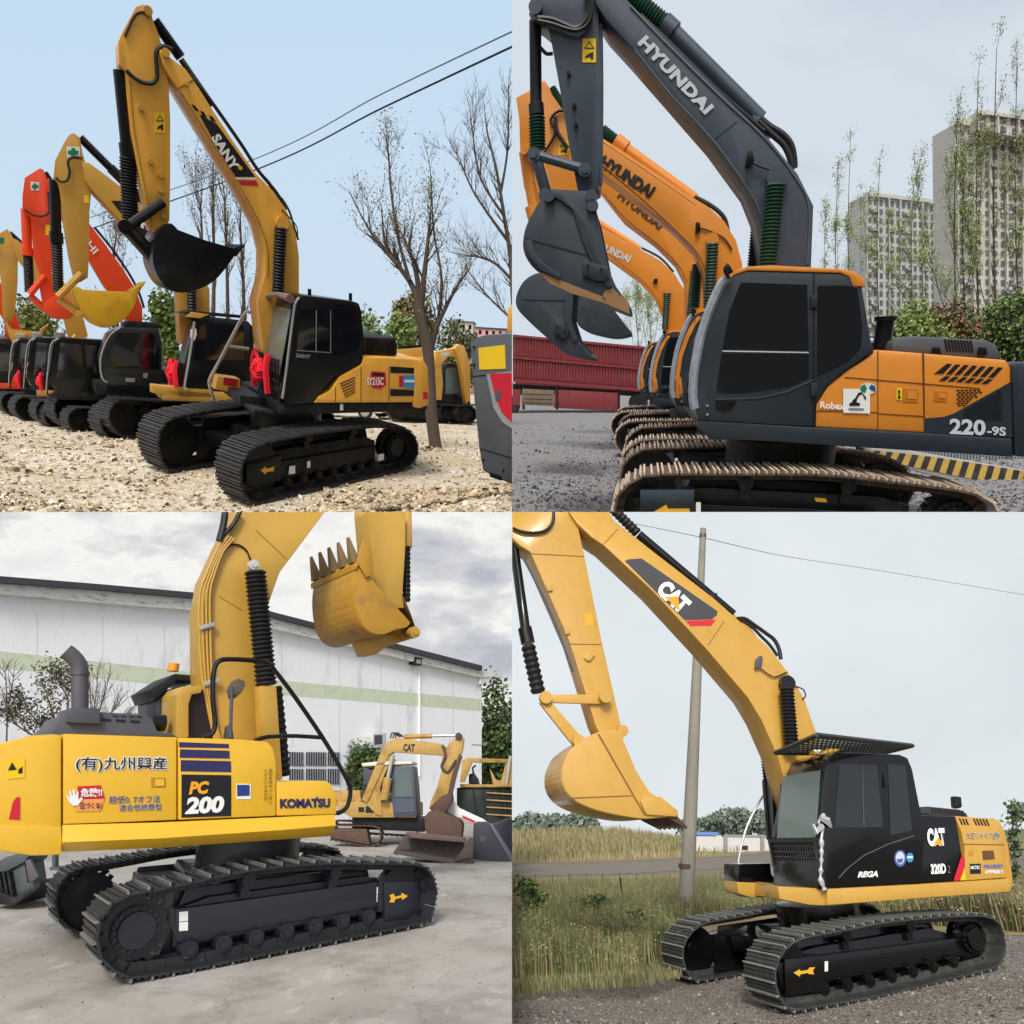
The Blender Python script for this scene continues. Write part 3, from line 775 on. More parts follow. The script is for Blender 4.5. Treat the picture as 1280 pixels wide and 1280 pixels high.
T.tube('weld_seam', P8('weld ochre', (186, 136, 52)), [(226,114),(256,162),(292,219),(310,250),(326,282),(334,312),(334,345)], .283, .012, BM)
T.tube('weld_seam', P8('weld ochre', (186, 136, 52)), [(162,100),(167,160),(178,220),(190,284)], .203, .010, AR)
for a_ in ((232,104), (300,210), (352,300)): pin_px(T, YEL, a_, .28, .31, .03, 'grease_point', BM)
warning(T, 193.5, 141, 13, 25, .2, AR)
T.tube('arm_hose', RUB, [(158,88),(166,96),(178,103),(190,104),(196,98),(196,85),(195,68),(199,60),(206,58),(216,62)], .24, .028, AR)
T.tube('arm_hose', RUB, [(156,45),(168,20),(178,15),(186,18)], .21, .014, AR)
for a in ((176,135), (188,202), (201,219), (201,238), (204,270)):
    pin_px(T, OCH, a, .2, .25, .035, 'hose_clip', AR)
pin_px(T, OCH, (185,14), .21, .25, .055, par=AR)
pin_px(T, YEL, (207,66), .28, .31, .055, par=BM)
cyl_px(T, 'bucket_cylinder', BLK, (151,89), (160,182), 0, .10)
cyl_px(T, 'bucket_cylinder_head', BLK, (160,180), (162,197), 0, .125)
bell_px(T, RUB, (160,197), (163,275), 0, .125, 20)
for s in (.26, -.26):
    MB().tube([T.p(160,283,s), T.p(204,252,s)], .07, 10).build('link_rod', BLK, T.o)
MB().tube([T.p(158,284,0), T.p(192,322,0)], .11, 10).build('link_rod', BLK, T.o)
pin_px(T, BLK, (157,284), .34, -.34, .10)
bucket(T, BLK, [(196,294),(204,284),(214,280),(222,287),(256,300),(298,312),(284,332),(268,350),(250,360),(228,365),(210,360),(198,344),(192,322)], .52, -.62, teeth=[((292,316),(307,306),5)], open_edges=(3, 4), tooth_m=BLK2)
MB().prism(T.xz([(190,316),(200,300),(222,288),(232,296),(210,312),(198,330)], .3), .3, -.3).build('bucket_ear', BLK, T.o, .01)

# ---- generic upper structure for diggers farther off
def upper_generic(T, body, cabm, basem, cabside=1, trim=None, cab_h=3.0, guard=False, hood_m=None, cx=0):
    s = cabside
    MB().box((-2.0, -1.0, 1.05), (1.55, 1.32, 1.28)).build('deck', basem, T.o, .03)
    hd = MB().prism([(-2.1, 1.25), (-.25, 1.25), (-.2, 2.1), (-.6, 2.18), (-2.1, 2.18)], -1.32, 1.32).build('engine_hood', hood_m or body, T.o, .05)
    for sy in (1, -1):
        for k in range(7):
            x = -1.9+k*.08
            MB().box((x, sy*1.322-.004, 1.55), (x+.04, sy*1.322+.004, 1.95)).build('air_slot', DKP, hd, smooth=0)
    pts = []
    for k in range(9):
        a = math.pi*(-.5+k/8)*.62
        pts.append((-1.15-1.7*math.cos(a), 1.7*math.sin(a)*.86))
    cw = [(p[0], p[1]) for p in pts]+[(-1.95, 1.33), (-1.95, -1.33)]
    MB().prism(cw, 1.02, 2.15, axis=2).build('counterweight', body, T.o, .05)
    yo, yi = s*1.32, s*.36
    cp = [(.05, 1.25), (1.62, 1.25), (1.78, 1.7), (1.50, 2.85), (1.35, cab_h), (.1, cab_h+.02), (-.12, cab_h-.12), (-.2, 2.3), (-.05, 1.3)]
    c = MB().prism([(a+cx, b) for a, b in cp], yo, yi).build('cab', cabm, T.o, .05)
    for wq in ([(.12, 1.95), (.72, 1.95), (.70, 2.82), (.12, 2.82)], [(.80, 1.75), (1.58, 1.75), (1.36, 2.82), (.80, 2.82)], [(-.1, 2.15), (.04, 2.05), (.04, 2.8), (-.05, 2.78)]):
        MB().prism([(a+cx, b) for a, b in wq], yo-s*.002, yo+s*.006).build('window', GLS, c, smooth=0)
    MB().prism([(cx+1.80, 1.74), (cx+1.55, 2.82), (cx+1.565, 2.82), (cx+1.815, 1.74)], yo-s*.1, yi+s*.1).build('windscreen', GLP, c, smooth=0)
    MB().prism([(cx+1.66, 1.34), (cx+1.79, 1.68), (cx+1.80, 1.68), (cx+1.675, 1.34)], yo-s*.14, yi+s*.14).build('windscreen', GLS, c, smooth=0)
    if trim: MB().box((-.1+cx, min(yo, yi)+.02, cab_h+.0), (1.4+cx, max(yo, yi)-.02, cab_h+.07)).build('roof_trim', trim, c, .03)
    MB().box((.9, -s*1.32, 1.26), (1.75, -s*.55, 1.6)).build('tool_box', body, T.o, .04)
    if guard:
        g = MB()
        for k in range(8):
            y = yi+(yo-yi)*k/7; g.box((1.86+cx, y-.008, 1.2), (1.88+cx, y+.008, 1.95))
        for z in (1.2, 1.6, 1.95): g.box((1.85+cx, min(yi, yo), z-.015), (1.89+cx, max(yi, yo), z+.015))
        g.build('front_guard', BLK2, T.o, smooth=0)
    handrail(T, 'handrail', CHR, [(1.75, -s*1.34, 1.3), (1.75, -s*1.34, 1.9), (1.2, -s*1.34, 2.4), (.6, -s*1.3, 2.4)])
    return c
GEN_LOOP = [(2.1, .46), (2.05, .68), (1.9, .84), (1.68, .9), (.8, .86), (-.2, .88), (-1.2, .86), (-1.68, .92), (-1.95, .82), (-2.12, .62), (-2.14, .46), (-2.08, .26), (-1.9, .1), (-1.6, .0), (0, -.01), (1.6, 0), (1.88, .08), (2.05, .26)]

YAW = 4.0907
# ---- second: ochre digger with its yellow bucket curled up
T2 = Thing(TL, 'excavator', place_by_contact(TL, 228, 561, 1.7, 1.5, YAW, .02, -.06), 'ochre excavator holding a level yellow bucket, its black cab on a yellow base', 'excavator', 'excavators parked in a row on the crushed stone')
undercarriage(T2, None, 1.5, .9, SHOE, RIB, FRM, loop=GEN_LOOP)
def lerp2(a, b, t): return a+(b-a)*t
T2.slew(-.36)
MB().box((-2.0, .2, 1.05), (1.3, 1.3, 1.3)).build('deck', OCH, T2.o, .04)
T2.prism('front_beam', OCH, [(190,481),(229,485),(265,487),(265,497),(229,496),(190,491)], 1.3, .9, .01)
T2.prism('cab', BLK, [(231,487),(230,460),(239,424),(247,402),(253,395),(310,401),(318,410),(318,490)], 1.3, .45, .04)
T2.decal('window', GLS, [(243,440),(250,408),(262,403),(305,407),(305,450),(242,450)], 1.3)
T2.prism('roof_guard', BLK2, [(226,391),(240,388),(305,394),(305,398),(240,393)], 1.3, .3, .01)
T2.prism('lamp_bracket', OCH, [(232,396),(240,390),(262,393),(250,398)], 1.35, 1.2, .005)
T2.tube('door_rail', CHR, [(243,402),(238,440),(231,482),(234,486)], 1.36, .025)
T2.decal('plastic_scrap', WHT, [(238,412),(245,410),(246,418),(243,426),(238,422)], 1.36)
a, b = T2.p(232,455,1.3), T2.p(244,408,1.3)
MB().prism([(a.x+.015, a.z), (b.x+.015, b.z), (b.x+.03, b.z), (a.x+.03, a.z)], 1.22, .5).build('windscreen', GLP, T2.o, smooth=0)
MB().prism([(lerp2(a.x, b.x, .35)+.035, lerp2(a.z, b.z, .35)), (b.x+.035, b.z), (b.x+.04, b.z), (lerp2(a.x, b.x, .35)+.04, lerp2(a.z, b.z, .35))], .95, .52).build('paper_notice', P8('maroon paper', (92, 40, 52)), T2.o, smooth=0)
g = MB(); q = T2.p(231, 470, 1.3).x+.06
for k in range(8): g.box((q, .4+.11*k, 1.2), (q+.02, .415+.11*k, 1.85))
for z in (1.2, 1.85): g.box((q, .36, z), (q+.03, 1.3, z+.03))
g.build('front_guard', BLK2, T2.o, smooth=0)
ribbon_thing(T2, q+.06, 1.0, 1.62, .38, 'red ribbon bow on the guard of the black cab with a yellow base')
T2.prism('boom', OCH, [(102,203),(111,203),(135,221),(160,240),(190,268),(230,310),(252,340),(262,362),(263,430),(225,430),(222,365),(210,345),(180,305),(154,280),(115,238),(106,225)], .28, -.25, .015)
T2.decal('logo_panel', DKP, [(139,251),(155,251),(185,275),(190,297),(176,297)], .28)
T2.decal('logo_stripe', REDP, [(179,297),(190,297),(188,303),(183,301)], .28)
T2.decal('logo_lettering', WHT, [(172,276),(182,279),(183,283),(179,281),(180,286),(176,284),(176,280),(173,280)], .285)
bell_px(T2, RUB, (239,340), (240,400), .4, .10, 16)
bell_px(T2, RUB, (100,172), (140,212), 0, .09, 22); cyl_px(T2, 'arm_cylinder', BLK, (138,210), (190,262), 0, .10)
A2 = T2.prism('arm', OCH, [(82,175),(87,168),(92,166),(100,172),(103,190),(109,212),(114,225),(114,240),(112,265),(111,320),(110,347),(100,353),(92,345),(86,320),(79,275),(75,240),(72,228),(67,222),(69,200)], .2, -.2, .012)
T2.tube('arm_hose', RUB, [(70,222),(76,227),(84,225),(87,215),(85,202),(92,196),(103,198)], .24, .022, A2)
g = T2.decal('cross_sticker', WHT, [(83,183),(100,184),(100,198),(84,197)], .2, A2)
T2.decal('green_cross', GRN, [(89,185),(94,185),(94,188),(98,188),(98,193),(94,193),(94,196),(89,196),(89,193),(85,193),(85,188),(89,188)], .204, g)
T2.decal('warning_sticker', YST, [(105,244),(111,244),(111,254),(105,254)], .2, A2)
cyl_px(T2, 'bucket_cylinder', BLK, (68,226), (70,292), 0, .10); cyl_px(T2, 'bucket_cylinder_head', BLK, (70,290), (71,304), 0, .125); bell_px(T2, RUB, (71,304), (73,366), 0, .11, 18)
for s in (.22, -.22): MB().tube([T2.p(73,371,s), T2.p(102,342,s)], .07, 8).build('link_rod', OCH, T2.o)
MB().tube([T2.p(73,373,.1), T2.p(101,393,.1)], .08, 8).build('link_rod', OCH, T2.o)
bucket(T2, P8('bucket yellow', (206, 160, 30), rough=.45, var=.15, dirt=lin((120, 88, 40)), dirt_amt=.5), [(93,366),(97,358),(104,362),(160,365),(174,358),(168,382),(152,401),(132,409),(116,404),(104,390)], .5, -.6, teeth=[((168,366),(182,352),5)], open_edges=(1, 2, 3))
pin_px(T2, OCH, (101,392), .55, -.5, .07)

# ---- third: orange red digger
T3 = Thing(TL, 'excavator', place_by_contact(TL, 148, 547, 1.7, 1.5, YAW, .02, -.05), 'orange red excavator with red bucket and dark rounded cab, third along the stone yard', 'excavator', 'excavators parked in a row on the crushed stone')
undercarriage(T3, None, 1.5, .9, SHOE, RIB, FRM, loop=GEN_LOOP)
T3.slew(-.36)
MB().box((-2.0, -.3, 1.02), (1.4, 1.32, 1.3)).build('deck', BLK2, T3.o, .04)
c3 = T3.prism('cab', P8('charcoal paint', (34, 42, 46), rough=.35, var=.15, coat=.3), [(134,418),(141,412),(152,409),(199,410),(203,430),(203,474),(198,485),(186,497),(135,497),(128,478),(125,447)], 1.32, .4, .05)
T3.decal('window', GLS, [(147,416),(175,416),(175,460),(140,460),(138,440)], 1.32, c3); T3.decal('window', GLS, [(178,416),(196,416),(199,440),(199,462),(178,462)], 1.32, c3)
T3.decal('door_seam', DKP, [(135,467),(160,467.5),(160,468.3),(135,468)], 1.325, c3)
T3.decal('cab_sticker', CHR, [(157,472),(169,473),(168,478),(157,477)], 1.33, c3)
T3.prism('roof_cover', BLK2, [(155,403),(162,401),(200,404),(203,408),(198,411),(155,409)], 1.25, .4, .02)
T3.tube('door_rail', CHR, [(150,410),(137,420),(127,443),(126,462),(129,474),(134,478)], 1.37, .022)
T3.decal('white_sticker', CHR, [(179,467),(185,466),(184,473),(179,472)], 1.33, c3)
T3.prism('boom', ORG, [(60,222),(68,228),(90,253),(112,280),(130,303),(155,338),(170,362),(178,385),(178,440),(150,440),(158,400),(150,382),(130,356),(110,322),(70,262),(62,242)], .28, -.28, .015)
T3.text('boom_lettering', WHT, 'HITACHI', (72,264), (117,318), 9, .29, bold=.02)
T3.tube('boom_hose', RUB, [(118,284),(140,311),(160,340),(173,364),(180,385)], .25, .03)
A3 = T3.prism('arm', ORG, [(31,222),(50,210),(54,212),(60,225),(64,232),(66,280),(65,351),(70,372),(62,392),(55,390),(50,362),(49,341),(42,320),(38,272),(28,261),(28,245)], .2, -.2, .012)
g = T3.decal('cross_sticker', WHT, [(38,227),(49,228),(49,238),(39,238)], .2, A3)
T3.decal('green_cross', GRN, [(42,229),(45,229),(45,231),(48,231),(48,235),(45,235),(45,237),(42,237),(42,235),(40,235),(40,231),(42,231)], .204, g)
T3.decal('warning_sticker', YST, [(57,281),(65,281),(65,294),(57,294)], .2, A3)
T3.tube('arm_hose', RUB, [(31,262),(40,268),(52,270),(61,265),(61,250),(60,240)], .24, .02, A3)
bell_px(T3, RUB, (55,216), (66,232), 0, .09, 10)
cyl_px(T3, 'bucket_cylinder', ORG, (32,262), (34,312), 0, .10); cyl_px(T3, 'bucket_cylinder_head', ORG, (34,310), (35,320), 0, .125); bell_px(T3, RUB, (35,320), (37,366), 0, .11, 16)
for s in (.2, -.2): MB().tube([T3.p(37,368,s), T3.p(56,345,s)], .07, 8).build('link_rod', ORG, T3.o)
MB().tube([T3.p(37,369,.1), T3.p(57,388,.1)], .08, 8).build('link_rod', ORG, T3.o)
bucket(T3, ORG, [(56,384),(62,374),(72,370),(84,372),(93,382),(93,393),(84,398),(70,398),(60,393)], .5, -.6, teeth=[((92,386),(104,384),4)], open_edges=(3, 4))

# ---- further diggers, mostly hidden behind one another
def far_digger(cx, cy, label, bodym, cabm, base, arm=None, boom=None, bucketp=None, ribbonpos=None, bm=None, guard=True, slew=-.36, sticker=None):
    t = Thing(TL, 'excavator', place_by_contact(TL, cx, cy, 1.7, 1.5, YAW, .02, -.05, .76), label, 'excavator', 'excavators parked in a row on the crushed stone')
    undercarriage(t, None, 1.5, .9, SHOE, RIB, FRM, loop=GEN_LOOP, detail=False)
    t.slew(slew)
    upper_generic(t, bodym, cabm, base, guard=guard)
    handrail(t, 'handrail', CHR, [(1.9, 1.36, 1.3), (1.8, 1.37, 1.9), (1.62, 1.37, 2.75), (1.4, 1.37, 2.95)])
    MB().box((.1, 1.34, 1.3), (.14, 1.36, 2.9)).box((.75, 1.34, 1.3), (.78, 1.36, 2.9)).build('door_seam', DKP, t.o, smooth=0)
    MB().box((1.2, 1.0, 2.98), (1.5, 1.2, 3.12)).box((1.2, .5, 2.98), (1.5, .7, 3.12)).build('work_lamp', CHR, t.o, .01)
    if boom: t.prism('boom', bm or bodym, boom, .28, -.28, .015)
    if arm: a = t.prism('arm', bm or bodym, arm, .2, -.2, .012)
    if bucketp: bucket(t, bm or bodym, bucketp[0], .5, -.6, teeth=bucketp[1], open_edges=bucketp[2])
    if ribbonpos: ribbon_thing(t, 1.95, ribbonpos[0], ribbonpos[1], .36, ribbonpos[2])
    return t
T4 = far_digger(72, 534, 'dark digger with a pale green windscreen, left of the dark rounded cab', OCH, BLK, OCH, boom=[(72,438),(88,424),(94,418),(93,436),(100,470),(80,470)], bm=P8('lemon paint', (232, 204, 40), rough=.45), ribbonpos=(.8, 1.55, 'red ribbon bow on the dark digger with the pale green windscreen'))
T4B = far_digger(102, 540, 'dark cabbed digger with a bright rail, directly left of the charcoal rounded cab', BLK2, BLK, BLK2, ribbonpos=(.8, 1.55, 'red ribbon bow directly left of the charcoal rounded cab'))
T5 = far_digger(50, 526, 'ochre digger with a level bucket at the left edge of the stone yard', OCH, BLK, BLK2,
    arm=[(-14,300),(9,286),(14,292),(19,303),(22,320),(22,352),(19,388),(14,402),(4,402),(2,360),(-4,310)],
    boom=[(12,296),(22,300),(45,322),(66,343),(86,358),(100,380),(110,420),(90,440),(80,400),(60,372),(40,348),(20,322)],
    bucketp=([(6,402),(15,412),(48,415),(56,408),(52,420),(44,434),(32,438),(20,434),(12,420)], [((52,414),(61,405),4)], (0, 1, 2)))
cyl_px(T5, 'arm_cylinder', BLK, (12,291), (44,320), 0, .09); bell_px(T5, RUB, (40,317), (50,326), 0, .09, 6)
T5.decal('cross_sticker', GRN, [(-2,297),(5,297),(5,304),(-2,304)], .2)
T6 = far_digger(22, 518, 'orange digger with a dark cab, hidden beyond the ochre one', ORG, BLK2, ORG, boom=[(-30,330),(-5,345),(12,372),(18,390),(30,420),(25,450),(10,450),(5,400),(-10,380)], bm=ORG)
MB().prism(T6.xz([(18,440),(28,446),(30,460),(20,480),(14,478),(20,458)], 1.6), 1.6, 1.5).build('cloth_wrap', ORG, T6.o)
T7 = far_digger(4, 514, 'dark crawler digger cut by the left edge, farthest of the row', BLK2, BLK2, BLK2)

# ---- the cropped machine on the right and the diggers beyond the tree
GRYC = P8('dark grey metallic paint', (84, 88, 92), rough=.45, var=.12, dirt=lin((60, 60, 58)), dirt_amt=.4, dirt_scale=1.2)
T8 = Thing(TL, 'excavator', TL.frame(.55, 8.1, 2.6), 'grey digger tail with a yellow sticker above a red panel, right of the bare tree', 'excavator')
cw8 = T8.prism('counterweight', GRYC, [(587,430),(592,423),(602,419),(640,414),(662,414),(662,612),(640,606),(620,598),(603,589),(598,560),(592,500)], .9, -1.2, .03)
T8.decal('yellow_sticker', YST, [(598,435),(631,431),(632,461),(599,462)], .9, cw8)
T8.decal('white_outline', P8('worn silver print', (150, 150, 150)), [(608,468),(640,464),(640,536),(628,528),(617,510)], .9, cw8)
T8.decal('red_panel', REDP, [(612,467),(640,466),(640,528),(627,515),(619,495)], .905, cw8)
T8.decal('badge', GRYC, [(619,489),(626,488),(625,499),(619,500)], .91, cw8)
T8.decal('panel_seam', DKP, [(590,470),(608,468),(608,468.8),(590,470.8)], .9, cw8)
T8.decal('panel_seam', DKP, [(600,560),(640,572),(640,573),(600,561)], .9, cw8)
for a_ in ((593,434), (593,456), (604,575), (630,588)): pin_px(T8, BLK, a_, .9, .915, .012, 'bolt', cw8)
T8.prism('tow_slot', BLK, [(612,590),(626,595),(626,601),(612,596)], .92, .88, .004, par=cw8)
T8.prism('engine_hood', YEL, [(634,385),(640,380),(660,380),(660,416),(633,416)], .4, -.6, .02)
T9 = Thing(TL, 'excavator', place_by_contact(TL, 560, 530, 1.6, 1.5, 4.2), 'small yellow digger facing us between the bare tree and the grey tail', 'excavator', 'diggers at the back of the stone yard')
undercarriage(T9, None, 1.4, .9, SHOE, RIB, FRM, loop=GEN_LOOP, detail=False)
T9.prism('deck', BLK2, [(545,495),(588,495),(588,508),(548,508)], 1.2, -.6, .02)
c9 = T9.prism('cab', BLK, [(552,497),(555,458),(560,454),(577,455),(580,462),(580,497)], 1.2, .4, .03)
T9.decal('window', GLP, [(557,462),(563,459),(575,460),(577,466),(577,492),(557,492)], 1.2, c9)
T9.prism('boom', YEL, [(545,440),(560,437),(572,434),(580,440),(572,446),(560,446),(552,456),(554,480),(552,500),(545,500),(543,460)], 1.5, 1.3, .02)
T9.decal('logo', WHT, [(552,441),(561,440),(561,444),(552,445)], 1.5)
T9.prism('arm', YEL, [(568,436),(574,430),(580,432),(588,455),(588,500),(583,505),(577,462),(572,445)], 1.6, 1.4, .02)
bucket(T9, BLK2, [(572,508),(588,508),(590,532),(586,536),(578,534),(570,520)], 1.8, .9, open_edges=(0,))
T10 = Thing(TL, 'excavator', place_by_contact(TL, 500, 528, 1.6, 1.5, 3.6), 'yellow digger whose low arm shows behind the engine cover of the nearest excavator', 'excavator', 'diggers at the back of the stone yard')
undercarriage(T10, None, 1.4, .9, SHOE, RIB, FRM, loop=GEN_LOOP, detail=False)
T10.prism('boom', OCH, [(498,437),(528,434),(532,440),(528,446),(498,446)], .4, 0, .02); T10.prism('deck', YEL, [(500,446),(545,446),(545,520),(500,520)], .6, -.6, .02); T10.prism('arm_cylinder', BLK, [(498,433),(526,431),(526,434),(498,436)], .3, .1)

# ---- ground
tl_set = settle(TL, T, U['loop'])
P0 = TL.M.inverted() @ T.M0 @ Vector((0, 0, 0)); NN = ((TL.M.inverted() @ T.M0).to_3x3() @ Vector((0, 0, 1))).normalized()
def tl_h(x, y):
    d = math.hypot(x-P0.x, y-P0.y)
    t = max(0, min(1, (6.0-d)/3.2)); t = t*t*(3-2*t)
    zp = P0.z-((x-P0.x)*NN.x+(y-P0.y)*NN.y)/NN.z
    return tl_set(x, y)+(noise.noise(Vector((x*.7, y*.7, 0)))*.05+noise.noise(Vector((x*2.6, y*2.6, 3)))*.03)*(1 if y < 60 else 0)
GT = stone_ground('crushed stone', [(112, 104, 90), (170, 160, 140), (194, 184, 164), (216, 208, 192), (180, 168, 148)], 11, base=(172, 154, 124), patch=.7)
ground_sheet(TL, 'ground', GT, -130, 40, 5, 420, hf=tl_h, nx=150, ny=170, label='pale crushed stone and dirt yard')
ST1 = P8('pale stone', (206, 188, 156), rough=.9, var=.2); ST2 = P8('tan stone', (178, 162, 134), rough=.9, var=.2); ST3 = P8('light stone', (222, 212, 194), rough=.9, var=.1); ST4 = P8('brown stone', (140, 124, 102), rough=.9, var=.2)
stones(TL, 'stones', [ST1, ST2, ST3, ST4], 9000, 7.5, 40, .8, .018, .045, 3, hf=tl_h, label='loose pale stones over the yard', keep=lambda x, y: math.hypot(x-P0.x, y-P0.y) > 1.2)
# a heap of rubble beside the near track
stones(TL, 'rubble', [ST1, ST2, ST2, ST4], 2600, 9.5, 13, .45, .02, .055, 5, hf=lambda x, y: tl_h(x, y)+.05, label='heaped broken stone along the near track', keep=lambda x, y: abs((x-TL.ground(440, 606).x)*.45-(y-TL.ground(440, 606).y)) < .5 and x > TL.ground(330, 636).x-.2)

# ---- trees, wires, buildings
LEAFB = [LB, LY]
bare_tree(TL, (545, 560), [([(545,562),(540,520),(538,480),(536,440),(528,400),(524,378)], .17, .13), ([(524,378),(512,352),(496,330),(482,306),(478,290)], .09, .03), ([(524,378),(522,350),(515,320),(508,306)], .085, .03), ([(526,390),(530,350),(533,318),(536,285)], .09, .035), ([(537,444),(546,410),(560,380),(575,352)], .08, .03), ([(496,330),(470,300),(452,270)], .05, .02), ([(512,350),(498,300),(488,240),(484,190)], .05, .018), ([(546,410),(552,350),(542,290),(538,220)], .045, .015)],
    'bare tree with a snapped fork, standing just behind the nearest excavator', leaf=[LG4, LY, LB], seed=4, twig=.62, per=9, depth=2, leafn=1, leafs=.03, kids=(2, 4))
bare_tree(TL, (655, 545), [([(655,548),(648,470),(642,380),(638,320),(630,270),(622,220),(610,170)], .13, .03), ([(634,300),(612,270),(590,236),(575,200)], .06, .02), ([(640,350),(620,330),(600,322),(585,320)], .06, .02), ([(626,240),(634,190),(636,130)], .05, .02), ([(630,270),(600,220),(590,160)], .05, .02), ([(642,400),(630,390),(610,370),(590,345)], .05, .02)],
    'dark bare tree reaching in from the right edge above the grey tail', seed=9, twig=.9, per=12, depth=2, kids=(3, 5))
for i, (bx, topx, topy, dd) in enumerate(((262, 262, 212, 0), (284, 280, 236, 1), (303, 300, 262, 2), (240, 246, 250, 3))):
    bare_tree(TL, (bx, 506-i*.8), [([(bx, 508), ((bx+topx)/2+3, 380), (topx+2, (topy+330)/2), (topx, topy)], .14, .02)], ['tallest bare winter tree behind the raised black bucket', 'bare tree second tallest behind the raised black bucket', 'slim bare tree beside the boom of the nearest excavator', 'slim bare tree showing left of the raised black bucket'][i], leaf=LEAFB, seed=20+i, twig=1.3, per=16, depth=2, leafn=1, leafs=.05, kids=(3, 4), up=.5, spread=.45)
bare_tree(TL, (158, 508), [([(158,508),(150,400),(146,330),(150,295)], .1, .02)], 'thin bare tree behind the orange boom', seed=31, twig=1.2, per=12, depth=2, leaf=LEAFB, leafn=1, leafs=.05, up=.5)
def gsize(Y, base, pxw, pyh):
    g = Y.ground(*base); a = at_dist(Y, base[0]-pxw/2, base[1], g.y); b = at_dist(Y, base[0]+pxw/2, base[1], g.y); c = at_dist(Y, base[0], base[1]-pyh, g.y)
    return (b-a).length, (c-g).length
def bushpx(Y, base, pw, ph, label, leaf, seed, n=1500, size=None, **k):
    w, h = gsize(Y, base, pw, ph)
    return bush(Y, base, w, h, label, leaf, seed=seed, n=n, size=size or h*.02, **k)
bushpx(TL, (60, 500), 90, 128, 'round leafy tree behind the left hand buckets', [LG1, LG2, LY], 41, 4200, name='leafy_tree', cat='tree')
bushpx(TL, (214, 500), 58, 144, 'fresh green tree between the dark rounded cab and the ochre boom', [LG1, LG2], 42, 2400, name='leafy_tree', cat='tree')
bushpx(TL, (474, 506), 90, 124, 'bright green tree right of the nearest cab', [LG1, LG2], 43, 5200, name='leafy_tree', cat='tree')
bushpx(TL, (510, 503), 76, 138, 'brownish green tree left of the forked bare trunk', [LG1, LB, LY], 44, 4600, name='leafy_tree', cat='tree')
bushpx(TL, (566, 504), 90, 104, 'dull green tree under the pale buildings', [LG1, LB, LG3], 45, 4200, name='leafy_tree', cat='tree')
bushpx(TL, (395, 506), 60, 95, 'dark green bush behind the nearest cab', [LG3, LG1], 46, 1500)
bushpx(TL, (545, 505), 36, 70, 'olive bush behind the yellow digger', [LG3, LG1], 47, 1200)
bushpx(TL, (340, 505), 110, 80, 'wide dark thicket behind the nearest excavator', [LG3, LB], 48, 2200)
WA = P8('pale wall plaster', (206, 196, 186), rough=.9); WP = P8('pink wall plaster', (206, 162, 160), rough=.9); RF = P8('dark roof sheet', (90, 84, 84), rough=.8)
def far_block(Y, base, x0, x1, ytop, m, label, floors=2, cols=4, depth=8, roofm=RF, name='building'):
    g = Y.ground(*base); D = g.y
    o = bpy.data.objects.new(name, None); COL.objects.link(o); o.matrix_world = Y.M @ Matrix.Translation(g); Y.things.append(o); tag(o, label, 'building')
    a = at_dist(Y, x0, base[1], D).x-g.x; b = at_dist(Y, x1, base[1], D).x-g.x; h = at_dist(Y, base[0], ytop, D).z-g.z
    MB().box((a, 0, -.5), (b, depth, h)).build('wall', m, o)
    MB().box((a-.3, -.3, h), (b+.3, depth+.3, h+.25)).build('roof', roofm, o)
    for f in range(floors):
        for k in range(cols):
            x = a+(b-a)*(k+.3)/cols; z = h*(1-(f+.75)/(floors+.6)) if floors > 1 else h*.5
            z = h-1.9-f*2.9
            MB().box((x, -.03, z), (x+(b-a)/cols*.42, .02, z+1.2)).build('window', GLS, o, smooth=0)
    return o
far_block(TL, (572, 492), 556, 588, 402, WA, 'pale flat roofed building above the dull green trees', 3, 4)
far_block(TL, (604, 493.5), 576, 650, 410, WP, 'long low pink building at the right behind the trees', 2, 9)
far_block(TL, (345, 478), 300, 380, 470, WA, 'low pale shed far behind the nearest excavator', 1, 6)
def wire(Y, pts, D, r, label, group=None, m=None):
    q = [at_dist(Y, a, b, d) for (a, b), d in zip(pts, D)]
    o = MB().tube(smooth_path(q, 10), r, 6).build('power_line', m or RUB, None); o.matrix_world = Y.M; Y.things.append(o); tag(o, label, 'cable', group); return o
WG = P8('grey cable', (120, 126, 134), rough=.6)
wire(TL, [(660,30),(480,116),(300,206),(0,310)], (24, 30, 40, 55), .022, 'upper thin power line crossing the sky', m=WG)
wire(TL, [(660,49),(480,134),(300,220),(0,325)], (24, 30, 40, 55), .03, 'lower thicker power line crossing the sky')
# white car seen between body and track
g = TL.ground(425, 521)
tc_ = Thing(TL, 'parked_car', TL.M @ Matrix.Translation(g), 'white parked car glimpsed under the body of the nearest excavator', 'car')
cb = MB().prism([(-2.1, .3), (2.1, .3), (2.15, .7), (1.2, .85), (.7, 1.35), (-1.2, 1.38), (-1.9, .95), (-2.15, .8)], -.85, .85).build('body', WHT, tc_.o, .06)
MB().prism([(-1.1, .9), (1.0, .88), (.62, 1.28), (-1.0, 1.3)], -.87, -.84).build('window', GLS, tc_.o, smooth=0)
for x in (-1.3, 1.35):
    wh = MB().disc((x, -.9, .32), .32, .22).build('wheel', RUB, tc_.o); MB().disc((x, -.92, .32), .2, .03).build('rim', CHR, wh)
def tl_sky(nt, vec):
    sx = nt.nodes.new('ShaderNodeSeparateXYZ'); nt.links.new(vec, sx.inputs[0])
    n = noise_n(nt, vec, 1.6, 4, (1, 1, 2.5))
    ma = nt.nodes.new('ShaderNodeMath'); ma.operation = 'MULTIPLY_ADD'; nt.links.new(n, ma.inputs[0]); ma.inputs[1].default_value = .10; nt.links.new(sx.outputs[2], ma.inputs[2])
    return ramp(nt, ma.outputs[0], [(.12, (206, 219, 231)), (.5, (200, 219, 236)), (1, (190, 215, 238))])
